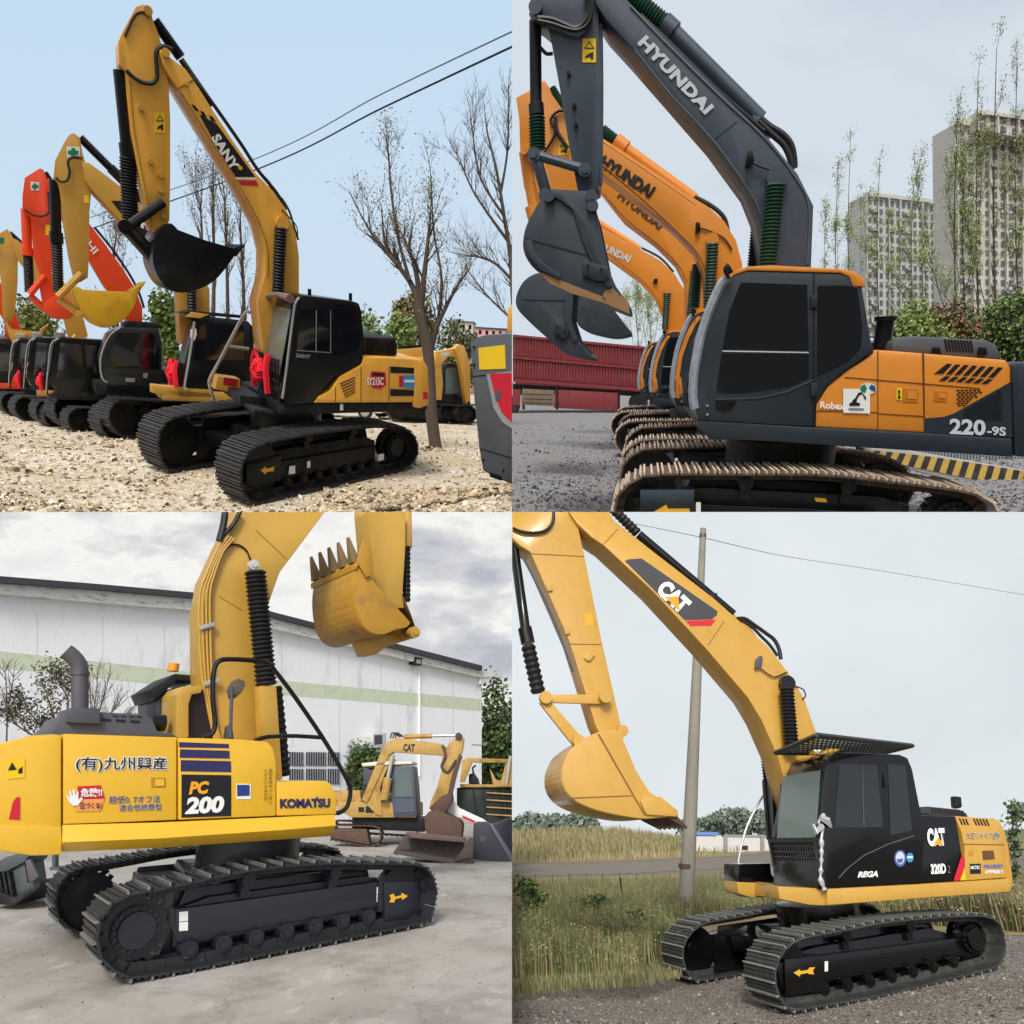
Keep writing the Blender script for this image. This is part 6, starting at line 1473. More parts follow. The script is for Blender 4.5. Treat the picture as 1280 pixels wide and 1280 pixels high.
S.decal('bucket_patch', P8('light rust', (132, 108, 70), rough=.8, var=.3), [(534,1022),(552,1032),(552,1047),(536,1044)], -.1, bks, out=-.01)
# ---- loader bucket lying in front
LB_ = px_thing(BL, (545, 1079), 'loader_bucket', 'wide brown steel loader bucket lying open on the concrete beyond the yellow tracks', 'bucket')
LBM = P8('brown bucket steel', (84, 76, 70), rough=.7, var=.2, dirt=lin((52, 46, 42)), dirt_amt=.6, dirt_scale=2)
LB_.prism('back_plate', LBM, [(508,1043),(579,1050),(582,1072),(495,1068)], .7, .76)
LB_.prism('floor_plate', LBM, [(491,1067),(569,1081),(591,1076),(588,1071),(570,1075),(493,1063)], .0, .75, .005)
LB_.prism('top_rim', P8('rim brown', (112, 92, 86), rough=.7), [(507,1041),(580,1048),(580,1053),(507,1047)], .25, .72, .01)
LB_.prism('side_plate', LBM, [(566,1080),(588,1046),(592,1050),(591,1077),(570,1081.5)], -.0, .06); LB_.prism('side_plate', LBM, [(491,1067),(508,1042),(512,1044),(497,1069)], .05, .12)
# ---- dark coupler bucket, right
DB2 = px_thing(BL, (615, 1077), 'loader_bucket', 'blue black upright bucket with a sloping plate at the right edge of the concrete', 'bucket')
DBM = P8('blue black bucket paint', (44, 46, 56), rough=.5, var=.2)
DB2.prism('side_plate', DBM, [(592,1030),(596,1027),(608,1027),(613,1031),(640,1074),(634,1078),(590,1074)], .0, .06, .01)
DB2.prism('back_plate', DBM, [(613,1031),(640,1022),(660,1022),(660,1074),(640,1076)], .1, .6, .02)
DB2.prism('edge_bar', P8('worn blue steel', (86, 90, 104), rough=.4), [(611,1030),(615,1029),(644,1073),(638,1076)], -.04, .0, .005)
DB2.decal('stencil', GPH, [(600,1045),(607,1045),(607,1052),(600,1052)], -.001, out=.01)
# ---- white loader arm and cab behind
SK = px_thing(BL, (590, 1058), 'skid_loader', 'white armed loader with a wire mesh cab behind the rusty digger bucket', 'loader')
SK.prism('lift_arm', WHT, [(556,1008),(566,1000),(574,1010),(604,1024),(612,1030),(600,1032),(572,1020),(566,1024),(558,1020)], 0, .2, .01)
SK.prism('arm_stripe', REDP, [(578,1019),(594,1026),(594,1029),(578,1022)], -.012, .0)
SK.prism('cab', P8('dark green cab', (34, 44, 42), rough=.5), [(571,985),(590,982),(660,982),(660,1026),(612,1030),(590,1024),(571,1010)], .4, 1.6, .02)
SK.prism('roof_rail', OLD, [(575,980),(640,981),(660,981),(660,984),(575,984)], .3, 1.7)
for k in range(5): SK.prism('cab_mesh', BLK2, [(590+k*12,984),(592+k*12,984),(598+k*12,1026),(596+k*12,1026)], .35, .4)
for k in range(4): SK.prism('cab_mesh', OLD, [(608,990+k*9),(640,992+k*9),(640,993.5+k*9),(608,991.5+k*9)], .33, .36)
for x in (612, 650): q = SK.p(x, 1048, .2); MB().disc((q.x, .2, .42), .42, .4).build('wheel', RUB, SK.o)
S3 = px_thing(BL, (606, 1052), 'wheel_loader', 'low yellow machine with a mesh grille standing against the dark green tree', 'loader')
S3.prism('body', OLD, [(596,1000),(604,988),(632,986),(636,1004),(636,1026),(598,1026)], 1.8, 3.0, .03)
S3.prism('seat_frame', BLK2, [(586,968),(592,966),(598,974),(600,984),(586,984)], 1.9, 2.3, .02); S3.tube('steering_lever', BLK2, [(592,968),(591,960),(595,957)], 1.9, .03)
S2 = px_thing(BL, (640, 1050), 'excavator', 'second aged yellow machine cut by the right edge behind the mesh cab', 'excavator')
S2.prism('arm', OLD, [(631,958),(636,948),(640,950),(652,960),(640,1010),(625,1012),(622,990)], .0, .3, .02); S2.prism('boom', OLD, [(578,950),(584,947),(660,950),(660,954),(590,953),(580,978),(575,978)], .6, .9, .01)
S2.prism('body', OLD, [(612,960),(620,975),(660,978),(660,1040),(626,1040),(622,1010)], .4, 1.8, .03); cyl_px(S2, 'cylinder_rod', CHR, (633,982), (638,945), -.1, .06)
# ---- plants
bushpx(BL, (618, 1015), 84, 158, 'dark green tree at the right end of the white warehouse', [LG3, LG1], 101, 6500, size=.14, name='leafy_tree', cat='tree')
bushpx(BL, (445, 1028), 60, 114, 'round dark shrub against the warehouse between handrail and ochre boom', [LG3, LG1], 102, 5200, size=.07)
bushpx(BL, (478, 1026), 56, 82, 'lower dark shrub behind the ochre boom', [LG3, LG1], 103, 1800, size=.09)
bare_tree(BL, (75, 1062), [([(78,1062),(78,1000),(76,940),(66,900),(58,870)], .06, .012), ([(76,940),(50,905),(32,885)], .04, .01), ([(70,920),(84,880),(70,850)], .04, .01), ([(60,930),(30,912),(14,900)], .03, .01)], 'dark leaved straggly tree left of the grey exhaust pipe', name='small_tree', leaf=[LG3, LB], seed=110, twig=.5, per=9, depth=1, leafn=4, leafs=.05, leafsp=.1, dist=None)
bare_tree(BL, (115, 1062), [([(112,1062),(112,985),(114,930),(112,880),(110,850)], .03, .008), ([(112,930),(126,880),(134,850)], .025, .008), ([(112,930),(132,900),(148,880)], .025, .008), ([(112,940),(120,880),(122,845)], .02, .008), ([(112,935),(140,905),(152,900)], .02, .008)], 'bare grey brush fanning out right of the exhaust pipe', name='small_tree', seed=111, twig=.5, per=12, depth=1)
bare_tree(BL, (8, 1062), [([(6,1062),(6,985),(8,900),(6,850),(3,838)], .03, .008), ([(8,900),(14,860),(16,838)], .02, .008)], 'bare twigs at the left edge above the tail of the yellow excavator', name='small_tree', seed=112, twig=.4, per=8, depth=1)
lp = px_thing(BL, (-4, 1010), 'exhaust_stack', 'dark upright stack of another machine at the left edge above the yellow counterweight', 'machine part')
lp.prism('pipe', GPH, [(-2,856),(4,856),(5,900),(14,918),(18,925),(-4,925)], 0, .25, .02)
lp.prism('hood', KYL, [(-20,926),(8,926),(12,940),(-20,940)], -.1, .8, .02)
# ---- attachments on the ground, left
AT = px_thing(BL, (20, 1128), 'hydraulic_attachment', 'dark grey green folded attachment lying under the tail of the yellow excavator', 'attachment')
ATM = P8('grey green steel', (66, 74, 76), rough=.55, var=.2, dirt=lin((40, 42, 44)), dirt_amt=.5)
AT.prism('plate', ATM, [(-10,1082),(6,1072),(22,1067),(36,1070),(30,1078),(14,1086),(12,1088),(-10,1092)], .0, .5, .01)
AT.prism('side', ATM, [(8,1086),(30,1077),(34,1104),(38,1104),(50,1100),(50,1106),(20,1122),(8,1124)], .05, .5, .01)
AT.prism('arm', P8('plum grey steel', (84, 76, 82), rough=.5), [(31,1076),(37,1074),(48,1096),(40,1103),(36,1102)], -.05, .0, .01)
AT.prism('base', BLK2, [(-10,1112),(18,1122),(50,1104),(50,1109),(16,1132),(-10,1130)], -.1, .6, .01)
for x in (-4, 2, 8): AT.prism('rib', BLK2, [(x,1090),(x+3,1090),(x+9,1122),(x+5,1122)], -.04, .04)
A3b = px_thing(BL, (60, 1105), 'steel_post', 'short dark post beside the far track of the yellow excavator', 'post')
A3b.prism('post', GPH, [(65,1064),(69,1064),(69,1086),(65,1086)], 0, .1); A3b.prism('foot', GPH, [(62,1084),(74,1084),(74,1088),(62,1088)], -.05, .2)
def bl_sky(nt, vec):
    n = noise_n(nt, vec, 4.2, 8, (1, 1, 2.4), rough=.6, w=2)
    return ramp(nt, n, [(.32, (180, 184, 193)), (.43, (210, 211, 214)), (.52, (244, 242, 238)), (.66, (220, 223, 228))])
sky_panel(BL, 70, sky_mat('broken grey white cloud', bl_sky), '')
# ================================================================== bottom right yard: digger at the edge of a weedy field
CYL_ = P8('golden ochre paint', (196, 152, 66), rough=.34, var=.05, coat=.2, dirt=lin((160, 120, 60)), dirt_amt=.25)
CBL = P8('gloss black paint', (9, 10, 11), rough=.22, var=.1, coat=.3, spec=.4)
SHR = P8('grey track steel', (56, 58, 56), rough=.5, var=.3, dirt=lin((90, 88, 80)), dirt_amt=.5, dirt_scale=5)
RBR = P8('bright grouser steel', (150, 150, 144), rough=.42, var=.3, metal=.35, scale=9)
C = Thing(BR, 'excavator', BR.frame(4.667, 12.335, 3.4538, .0312, -.0054), 'golden ochre excavator with gloss black cab and its bucket hanging over a weedy field', 'excavator')
LOOP_BR = [(966,1213),(969,1201),(979,1184),(996,1171),(1020,1165),(1060,1158),(1100,1150),(1170,1143),(1220,1141),(1241,1144),(1253,1154),(1260,1181),(1256,1202),(1243,1213),(1170,1232),(1100,1249),(1000,1266),(985,1265),(974,1252),(967,1236)]
UC = undercarriage(C, LOOP_BR, 1.5, .828, SHR, RBR, CBL, ribs=1, pitch=.17)
tc2 = C.prism('side_beam', CBL, [(982,1200),(1027,1194),(1210,1171),(1214,1194),(1030,1226),(1030,1240),(982,1244)], 1.24, .95, .012)
C.prism('track_guard', CBL, [(981,1199),(1027,1194),(1030,1240),(982,1245)], 1.33, 1.0, .012)
C.decal('arrow_mark', arrowm, [(992,1216),(1000,1211.5),(1000,1214),(1010,1212.5),(1012,1209.5),(1019,1209),(1016,1213.5),(1018,1218),(1011,1217.5),(1010,1216),(1000,1218),(1000,1221)], 1.335, None)
C.decal('white_sticker', WHT, [(1031,1202),(1035,1201.5),(1035,1214),(1031,1214.5)], 1.24, tc2)
C.slew(-.12)
sk = C.prism('skirt', CYL_, [(1034,1111),(1150,1105),(1262,1098),(1263,1115),(1150,1123),(1034,1132)], 1.36, -1.15, .025)
C.prism('front_deck', CYL_, [(972,1108),(1034,1111),(1034,1132),(1012,1131),(975,1124)], 1.3, .9, .01)
C.prism('right_deck', CYL_, [(921,1102),(962,1104),(972,1122),(940,1122),(923,1117)], -.7, -1.2, .02)
C.prism('tool_box', CBL, [(923,1080),(963,1079),(966,1104),(922,1103)], -.7, -1.25, .02)
C.prism('engine_hood', CBL, [(1150,1019),(1195,1020.5),(1207,1100),(1035,1110),(1140,1060)], 1.335, -1.2, .02)
hb = C.prism('engine_panel', CYL_, [(1194,1020),(1240,1023),(1249,1026),(1255,1036),(1257,1058),(1260,1097),(1207,1101),(1206,1060),(1202,1040)], 1.35, -1.2, .02)
C.prism('counterweight', CYL_, [(1243,1022),(1250,1026),(1257,1040),(1262,1060),(1267,1098),(1266,1112),(1250,1114),(1256,1060)], 1.3, -1.3, .04)
C.decal('panel_seam', P8('seam ochre2', (120, 84, 28)), [(1205,1054.5),(1256,1055.5),(1256,1056.6),(1205,1055.6)], 1.35, hb)
for i in range(3): C.decal('air_slot', DKP, [(1198.5+i*3.8,1022.8+i*.2),(1200.5+i*3.8,1022.9+i*.2),(1204+i*3.8,1031+i*.2),(1202+i*3.8,1031+i*.2)], 1.35, hb)
for i in range(5): C.decal('air_slot', DKP, [(1216+i*3.9,1023.2+i*.2),(1218+i*3.9,1023.3+i*.2),(1222+i*3.9,1031.6+i*.2),(1220+i*3.9,1031.6+i*.2)], 1.35, hb)
outlined(C, '大正リメイク(株)', (1208,1050), (1250,1049.5), 9.5, 1.352, hb, DKP, WHT, .0, .03)
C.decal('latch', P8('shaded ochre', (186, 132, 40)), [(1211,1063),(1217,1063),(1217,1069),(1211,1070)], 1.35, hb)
C.decal('intake', P8('brown mesh', (96, 66, 34)), [(1228,1063.5),(1242,1063),(1243.5,1074),(1229,1075)], 1.35, hb)
mk = C.decal('dealer_sticker', DKP, [(1212.5,1080),(1226,1079.5),(1226,1092),(1213,1092.5)], 1.35, hb); C.text('sticker_lettering', WHT, 'MKTEC', (1213.5,1086.5), (1225,1086), 4, 1.358, mk, bold=.03)
C.text('notice_lettering', P8('blue lettering', (90, 110, 180)), '整備工場認定機', (1230,1085.5), (1254,1085), 5, 1.352, hb, bold=.03); C.text('notice_lettering', WHT, '点検整備済証付', (1231,1092.5), (1254.5,1092), 5, 1.352, hb, bold=.03)
C.text('body_lettering', WHT, 'CAT', (1160,1056), (1182.5,1055), 20, 1.345, C.o, bold=.07, tl=(1158,1035.5))
C.decal('logo_triangle', OPRT, [(1167.5,1056.2),(1173,1046.5),(1179.5,1055.8)], 1.356)
C.text('model_lettering', WHT, '320D', (1164,1092), (1183,1091), 12, 1.345, C.o, bold=.05, tl=(1163,1080)); C.text('model_lettering', P8('grey outline', (100, 104, 104)), '2', (1184.5,1091), (1188,1091), 9, 1.345, C.o)
C.decal('red_stripe', REDP, [(1203,1067),(1205.5,1073),(1206,1082),(1200,1100.5),(1192,1101)], 1.345); C.decal('yellow_stripe', YST, [(1206,1084),(1207,1100),(1200.5,1100.5)], 1.345)
C.prism('engine_cover', P8('dark ribbed cover', (46, 48, 52), rough=.5), [(1149,1018),(1152,1010),(1160,1008),(1200,1012),(1208,1016),(1211,1022)], .9, -.6, .02)
for i in range(11): C.decal('cover_slot', DKP, [(1164+i*3.8,1009.6+i*.35),(1166.2+i*3.8,1009.7+i*.35),(1168+i*3.8,1016.5+i*.35),(1165.6+i*3.8,1016.4+i*.35)], .9)
C.prism('rear_mirror', CBL, [(1193,995),(1202,996),(1203,1009),(1198,1011),(1194,1009)], .6, .5, .02)
CC_ = [(1023,1112),(1024,1060),(1027,1000),(1031,962),(1037,945),(1046,940),(1125,943),(1135,947),(1141,962),(1152,1018),(1156,1040),(1153,1104),(1040,1110)]
cc = C.prism('cab', CBL, CC_, 1.36, .12, .03)
for w_ in ([(1050,955),(1096,956),(1104,1034),(1043,1034)], [(1110,955),(1132,957),(1140,1038),(1113,1044)]): C.decal('window', P8('smoked glass', (24, 28, 28), rough=.05, var=.15, spec=.8, rvar=.02), w_, 1.36, cc)
C.decal('window_bar', GPH, [(1077,957),(1078.2,957),(1080.5,1034),(1079.3,1034)], 1.368, cc)
C.decal('crease_line', GPH, [(1142,1044),(1142,1045.6),(1110,1056),(1080,1070),(1060,1086),(1049,1098),(1048,1097),(1059,1085),(1080,1068.5),(1110,1054.5)], 1.36, cc)
C.prism('door_handle', BLK, [(1105,966),(1110,966),(1111,984),(1106,984)], 1.385, 1.36, .004, par=cc)
rb = C.decal('round_sticker', P8('blue ring', (70, 90, 150)), [(1125.3+7.4*math.cos(a*math.pi/10),1073+10.5*math.sin(a*math.pi/10)) for a in range(20)], 1.362, cc)
C.decal('round_sticker', P8('pale print', (190, 200, 214)), [(1125.3+5.4*math.cos(a*math.pi/10),1072.5+8*math.sin(a*math.pi/10)) for a in range(20)], 1.366, rb); C.decal('round_sticker', P8('blue ring', (70, 90, 150)), [(1121,1074),(1129,1073),(1128,1078),(1123,1079)], 1.372, rb)
rb2 = C.decal('round_sticker', P8('cyan print', (60, 140, 190)), [(1137.6+4.4*math.cos(a*math.pi/8),1072+6*math.sin(a*math.pi/8)) for a in range(16)], 1.362, cc); C.decal('round_sticker', WHT, [(1134.5,1070.5),(1140.7,1070.3),(1140.7,1072.5),(1134.5,1072.8)], 1.366, rb2)
C.text('cab_lettering', WHT, 'REGA', (1072,1096.5), (1097.5,1095.5), 7, 1.362, cc, bold=.05, shear=.3)
a, b = C.p(1024,1048,1.36), C.p(1030,962,1.36); d = (b-a).normalized(); nn = Vector((d.z, 0, -d.x)); nn = nn if nn.x > 0 else -nn
GW = P8('sky reflecting glass', (112, 128, 124), rough=.06, var=.12, spec=.9, rvar=.02, scale=.7)
MB().prism([(a.x+nn.x*.004, a.z), (b.x+nn.x*.004, b.z), (b.x+nn.x*.016, b.z), (a.x+nn.x*.016, a.z)], 1.28, .22).build('windscreen', GW, cc, smooth=0)
x0 = a.x+.05; g = MB(); zb, zt = C.p(1024,1110,1.36).z, C.p(1024,1050,1.36).z
for k in range(19): y = .1+1.26*k/18; g.box((x0+.02, y-.006, zb), (x0+.034, y+.006, zt))
for k in range(9): z = zb+(zt-zb)*k/8; g.box((x0+.02, .1, z-.006), (x0+.034, 1.36, z+.006))
g.box((x0, .08, zt-.02), (x0+.05, 1.4, zt+.04)).box((x0, .08, zb-.03), (x0+.05, 1.4, zb+.03)).box((x0, .08, zb), (x0+.05, .14, zt)).box((x0, 1.34, zb), (x0+.05, 1.4, zt)).box((x0-.02, .1, zb), (x0, 1.36, zt))
g.build('front_guard', CBL, C.o, smooth=0)
C.prism('mirror', CBL, [(1007,952),(1015,951),(1017,978),(1014,982),(1007,979)], .32, .25, .01, par=cc)
zr = C.p(1050,934,1.3).z
c4 = [C.p(969,941,zr,2), C.p(1022,919,zr,2), C.p(1141,932,zr,2), C.p(1098,943,zr,2)]
g = MB()
def seg3(p, q_, r=.03): g.tube([p, q_], r, 4)
for i in range(4): seg3(c4[i], c4[(i+1) % 4], .035)
for k in range(1, 26): seg3(c4[0].lerp(c4[3], k/26), c4[1].lerp(c4[2], k/26), .009)
for k in range(1, 9): seg3(c4[0].lerp(c4[1], k/9), c4[3].lerp(c4[2], k/9), .012)
g.build('roof_guard', P8('guard green black', (44, 50, 50), rough=.5), C.o)
for (p_, yy) in (((1022,940), 1.1), ((976,957), .15)):
    o_ = C.prism('work_lamp', CYL_, [(p_[0]-4,p_[1]-6),(p_[0]+4,p_[1]-8),(p_[0]+24,p_[1]-9),(p_[0]+36,p_[1]-5),(p_[0]+22,p_[1]),(p_[0]+8,p_[1]+3),(p_[0]-4,p_[1]+3)] if yy > 1 else [(p_[0]-4,p_[1]-4),(p_[0]+10,p_[1]-7),(p_[0]+12,p_[1]+2),(p_[0]-2,p_[1]+5)], yy, yy-.15, .01)
    q = C.p(p_[0]-1, p_[1]-2, yy); MB().disc((q.x+.0, yy+.005, q.z), .06, .012, 1, 4).build('lamp_glass', WHT, o_)
C.prism('pillar', GPH, [(974,1048),(982,990),(988,962),(985,962),(977,990),(966,1046)], .1, .06, .01)
# torn clear film hanging at the cab corner
fm = P8('torn clear film', (176, 178, 178), rough=.35, var=.35, scale=9)
rnd = random.Random(5); mb = MB(); pts = []
for i, (x, y) in enumerate(((1030,1018),(1022,1028),(1027,1036),(1025,1048),(1026,1060),(1025,1075),(1028,1088),(1026,1100),(1029,1112))):
    pts.append(C.p(x+rnd.uniform(-2, 2), y, 1.42))
mb.tube(smooth_path(pts, 3), .03, 6, rr=[.012+.028*rnd.random() for _ in range(len(smooth_path(pts, 3)))])
mb.tube([C.p(1025,1022,1.43), C.p(1034,1026,1.44), C.p(1039,1034,1.42)], .05, 5, rr=[.04, .06, .02]).tube([C.p(1028,1032,1.43), C.p(1020,1040,1.44), C.p(1016,1030,1.42)], .05, 5, rr=[.04, .05, .02])
mb.build('plastic_film', fm, C.o)
C.tube('handrail', CHR, [(957,990),(946,1008),(933,1035),(925,1065),(921,1095),(919,1110),(922,1118),(932,1120)], -1.1, .02)
# boom, arm, bucket
CB = C.prism('boom', CYL_, [(700,600),(735,618),(760,636),(767,650),(830,700),(890,746),(960,808),(985,840),(1005,872),(1022,920),(1030,1000),(1030,1040),(1005,1040),(985,990),(972,945),(952,900),(935,872),(882,810),(815,738),(755,682),(740,672),(722,655),(712,640)], .28, -.26, .014)
C.decal('logo_panel', P8('charcoal print', (62, 62, 66)), [(781,701),(786,699),(802,698),(897,764),(896,769),(890,774),(856,775)], .28, CB)
C.decal('logo_stripe', REDP, [(857,776),(895,774.5),(889,782),(863,782.5)], .28, CB)
C.text('boom_lettering', WHT, 'CAT', (820,737.5), (852,767.5), 20, .288, CB, bold=.07)
C.decal('logo_triangle', OPRT, [(831.5,746.5),(847.5,745),(850,764.5)], .294, CB)
C.decal('boom_seam', P8('seam ochre2', (120, 84, 28)), [(754,680),(772,661),(772.6,661.5),(754.6,680.5)], .28, CB); C.decal('boom_seam', P8('seam ochre2', (120, 84, 28)), [(885,806),(905,776),(905.6,776.5),(885.6,806.5)], .28, CB)
bell_px(C, RUB, (764,634), (797,667), .0, .10, 8); cyl_px(C, 'arm_cylinder', CBL, (798,668), (916,768), .0, .085)
C.prism('cylinder_bracket', CYL_, [(918,768),(935,780),(948,798),(938,796),(922,780)], .1, -.1, .01); C.prism('line_clamp', CBL, [(889,742),(897,741),(896,748),(890,748)], .2, .1, .005)
C.tube('pressure_line', CYL_, [(772,658),(830,702),(892,750),(945,797)], .24, .022, CB, sm=0); C.tube('hydraulic_hose', RUB, [(918,775),(930,773),(944,782),(958,792),(968,800),(974,812),(976,824)], .15, .035); C.tube('hydraulic_hose', RUB, [(922,772),(940,784),(952,796),(962,806),(972,820)], .25, .028)
C.prism('lamp', GPH, [(946,824),(951,819),(954,822),(952,834),(945,836)], .36, .3, .01, par=CB); C.tube('lamp_wire', RUB, [(951,836),(962,844),(970,846),(984,840)], .32, .012, CB); C.tube('lamp_wire', RUB, [(995,858),(1004,862),(1007,870),(1003,874)], .3, .012, CB)
pin_px(C, CBL, (982,855), .34, .44, .13, par=CB); bell_px(C, RUB, (983,860), (990,940), .46, .125, 18); bell_px(C, RUB, (956,918), (962,976), -.36, .115, 16); cyl_px(C, 'boom_cylinder', CBL, (962,976), (968,1050), -.36, .13)
CA = C.prism('arm', CYL_, [(640,600),(700,600),(722,640),(723,660),(731,697),(752,800),(776,905),(779,925),(768,930),(750,918),(744,905),(712,802),(663,690),(650,682),(640,672),(636,640)], .2, -.25, .012)
C.tube('edge_strip', GPH, [(652,694),(670,728),(694,780),(716,840)], .14, .022, CA)
C.tube('arm_hose', RUB, [(641,660),(650,664),(664,666),(680,664),(689,656),(692,645),(691,630)], .25, .028, CA)
for a_ in ((686,733), (708,787)): C.prism('hose_bracket', CYL_, [(a_[0]-3,a_[1]-5),(a_[0]+3,a_[1]-4),(a_[0]+5,a_[1]+5),(a_[0]-1,a_[1]+6)], .24, .2, .004, par=CA)
C.decal('safety_sticker', OPRT, [(730,767),(739,767),(742,782),(733,783)], .2, CA); C.decal('arm_seam', P8('seam ochre2', (120, 84, 28)), [(663,691.5),(730,695),(730,696),(663,692.5)], .2, CA); C.decal('arm_seam', P8('seam ochre2', (120, 84, 28)), [(712,804.5),(752,805),(752,806),(712,805.5)], .2, CA)
C.prism('lug', CYL_, [(730,822),(736,816),(744,818),(738,826),(734,826)], .24, .2, .004, par=CA)
cyl_px(C, 'bucket_cylinder', CBL, (640,668), (657,788), .0, .085); cyl_px(C, 'bucket_cylinder_head', CBL, (656,785), (660,804), .0, .12); bell_px(C, RUB, (660,807), (673,866), .0, .13, 8)
for s in (.28, -.28): C.prism('link_bar', CYL_, [(678,868),(755,868),(757,880),(678,878)], s, s-.06, .01); C.prism('link_bar', CYL_, [(674,878),(686,874),(727,921),(716,931)], s+.03, s-.04, .01)
for a_ in ((681,873), (755,872), (722,927)): pin_px(C, CYL_, a_, .3, .40, .10)
pin_px(C, CYL_, (777,914), .25, .33, .09)
cbk = bucket(C, CYL_, [(706,985),(703,965),(708,948),(718,934),(745,917),(776,913),(779,925),(796,965),(812,990),(846,1012),(848,1020),(835,1021),(806,1023),(780,1020),(745,1012),(720,1001)], .5, -.72, open_edges=(6, 7, 8, 9), th=.03, teeth=[((838,1018),(861,1035),6)], tooth_m=RST)
C.prism('side_cutter', CYL_, [(801,1002),(806,996),(826,996),(848,1014),(846,1021),(808,1018)], .55, .5, .006, par=cbk)
C.decal('bucket_seam', P8('seam ochre2', (120, 84, 28)), [(747,918),(749,917),(807,1019),(805,1019)], .5, cbk)
C.decal('bucket_seam', P8('seam ochre2', (120, 84, 28)), [(712,997),(790,994),(790,995.2),(716,998.5)], .5, cbk)
_g = BR.ground(760, 1071)
def bank(x, y):
    t = max(0, min(1, (y-_g.y)/60)); c = x/y*880+640+20
    f = max(0, min(1, (905-c)/150)); f = f*f*(3-2*f)
    return 4.6*t*f*(1+.12*noise.noise(Vector((x*.06, y*.04, 2))))
me = bpy.data.meshes.new('hill'); vs = []; fs = []
for j in range(31):
    for i in range(61): 
        y = _g.y-2+64*j/30; x = (-.03+.36*i/60)*y; vs.append((x, y, bank(x, y)+.03))
for j in range(30):
    for i in range(60): q = j*61+i; fs.append((q, q+1, q+62, q+61))
me.from_pydata(vs, [], fs)
o = link('hill', me, None, P8('dry grass bank', (150, 138, 98), rough=.95, var=.2, scale=.3, dirt=lin((112, 116, 72)), dirt_amt=.8, dirt_scale=.2), 60); o.matrix_world = BR.M; tag(o, kind='structure'); BR.things.append(o)
# ---- pole and wire
POL = P8('aged concrete pole', (138, 134, 122), rough=.9, var=.12, dirt=lin((92, 86, 76)), dirt_amt=.5, dirt_scale=1.5, stretch=(1, 1, .4))
g = BR.ground(856, 1150)
po = Thing(BR, 'utility_pole', BR.M @ Matrix.Translation(g), 'round grey concrete utility pole standing in the weeds behind the hanging bucket', 'pole')
q = [po.p(856,1150,0), po.p(862,1040,0), po.p(879,661,0)]; rr_ = (po.p(866,1100,0)-po.p(846,1100,0)).length/2
MB().tube([q[0], q[1], q[2]], 0, 20, rr=[rr_, rr_*.88, rr_*.44]).build('shaft', POL, po.o)
MB().tube([po.p(878.3,672,0), po.p(878.6,668,0)], rr_*.52, 16).build('band', GPH, po.o); MB().tube([po.p(857.8,1086,0), po.p(857.9,1080,0)], rr_*.97, 16).build('band', RST, po.o)
q = [at_dist(BR, x, y, d) for (x, y), d in zip(((780,652),(878,672),(980,695),(1110,715),(1330,752)), (g.y, g.y, 26, 30, 34))]
o = MB().tube(smooth_path(q, 8), .012, 5).build('power_line', WG, None); o.matrix_world = BR.M; BR.things.append(o); tag(o, 'single thin wire running right from the concrete pole', 'cable')
# ---- ground layers
GRB = stone_ground('brown grey gravel', [(74, 68, 62), (118, 111, 102), (150, 143, 133), (180, 173, 163), (100, 94, 86)], 30, base=(116, 104, 90), patch=.5, bump=.55)
br_set = settle(BR, C, UC['loop'])
def br_h(x, y): return br_set(x, y)+(noise.noise(Vector((x*.9, y*.9, 0)))*.02 if y < 40 else 0)
ground_sheet(BR, 'ground', GRB, -60, 260, 3, 330, nx=170, ny=170, hf=br_h, label='')
stones(BR, 'stones', [P8('gravel stone', (138, 132, 122), rough=.9, var=.2), P8('dark gravel stone', (78, 72, 66), rough=.9), P8('white gravel stone', (158, 154, 146), rough=.9)], 15000, 5.5, 16, .8, .007, .019, 31, label='loose gravel in the foreground', hf=br_h)
FLD = P8('dry field soil', (150, 132, 92), rough=.95, var=.2, dirt=lin((112, 112, 62)), dirt_amt=.8, dirt_scale=.6)
RD = P8('dusty road', (128, 119, 106), rough=.95, var=.1, dirt=lin((116, 104, 90)), dirt_amt=.5, dirt_scale=.5)
def strip(Y, name, m, pts, z, label=None):
    """flat strip of ground given by picture points"""
    me = bpy.data.meshes.new(name); vs = [Y.ground(a, b, z) for a, b in pts]; n = len(vs)//2
    me.from_pydata([tuple(v) for v in vs], [], [(i, i+1, n*2-2-i, n*2-1-i) for i in range(n-1)])
    o = link(name, me, None, m, 0); o.matrix_world = Y.M; tag(o, label, kind='structure'); Y.things.append(o); return o
strip(BR, 'field', FLD, [(630,1222),(760,1212),(830,1185),(900,1160),(1300,1170),(1300,1100),(900,1092),(830,1092),(760,1096),(630,1098)], .012)
strip(BR, 'road', RD, [(630,1096),(760,1093),(900,1086),(1000,1076),(1300,1074),(1300,1062),(1000,1064),(900,1072),(760,1078),(630,1079)], .016)
strip(BR, 'field', FLD, [(630,1079),(760,1077),(900,1071),(1000,1063),(1300,1061),(1300,1050),(1000,1052),(900,1056),(760,1060),(630,1062)], .020)
GG = [leafm('grass dry', (164, 150, 112), .3), leafm('grass olive', (128, 128, 82), .3), leafm('grass green', (98, 116, 64), .3), leafm('stem brown', (98, 80, 64), .3)]
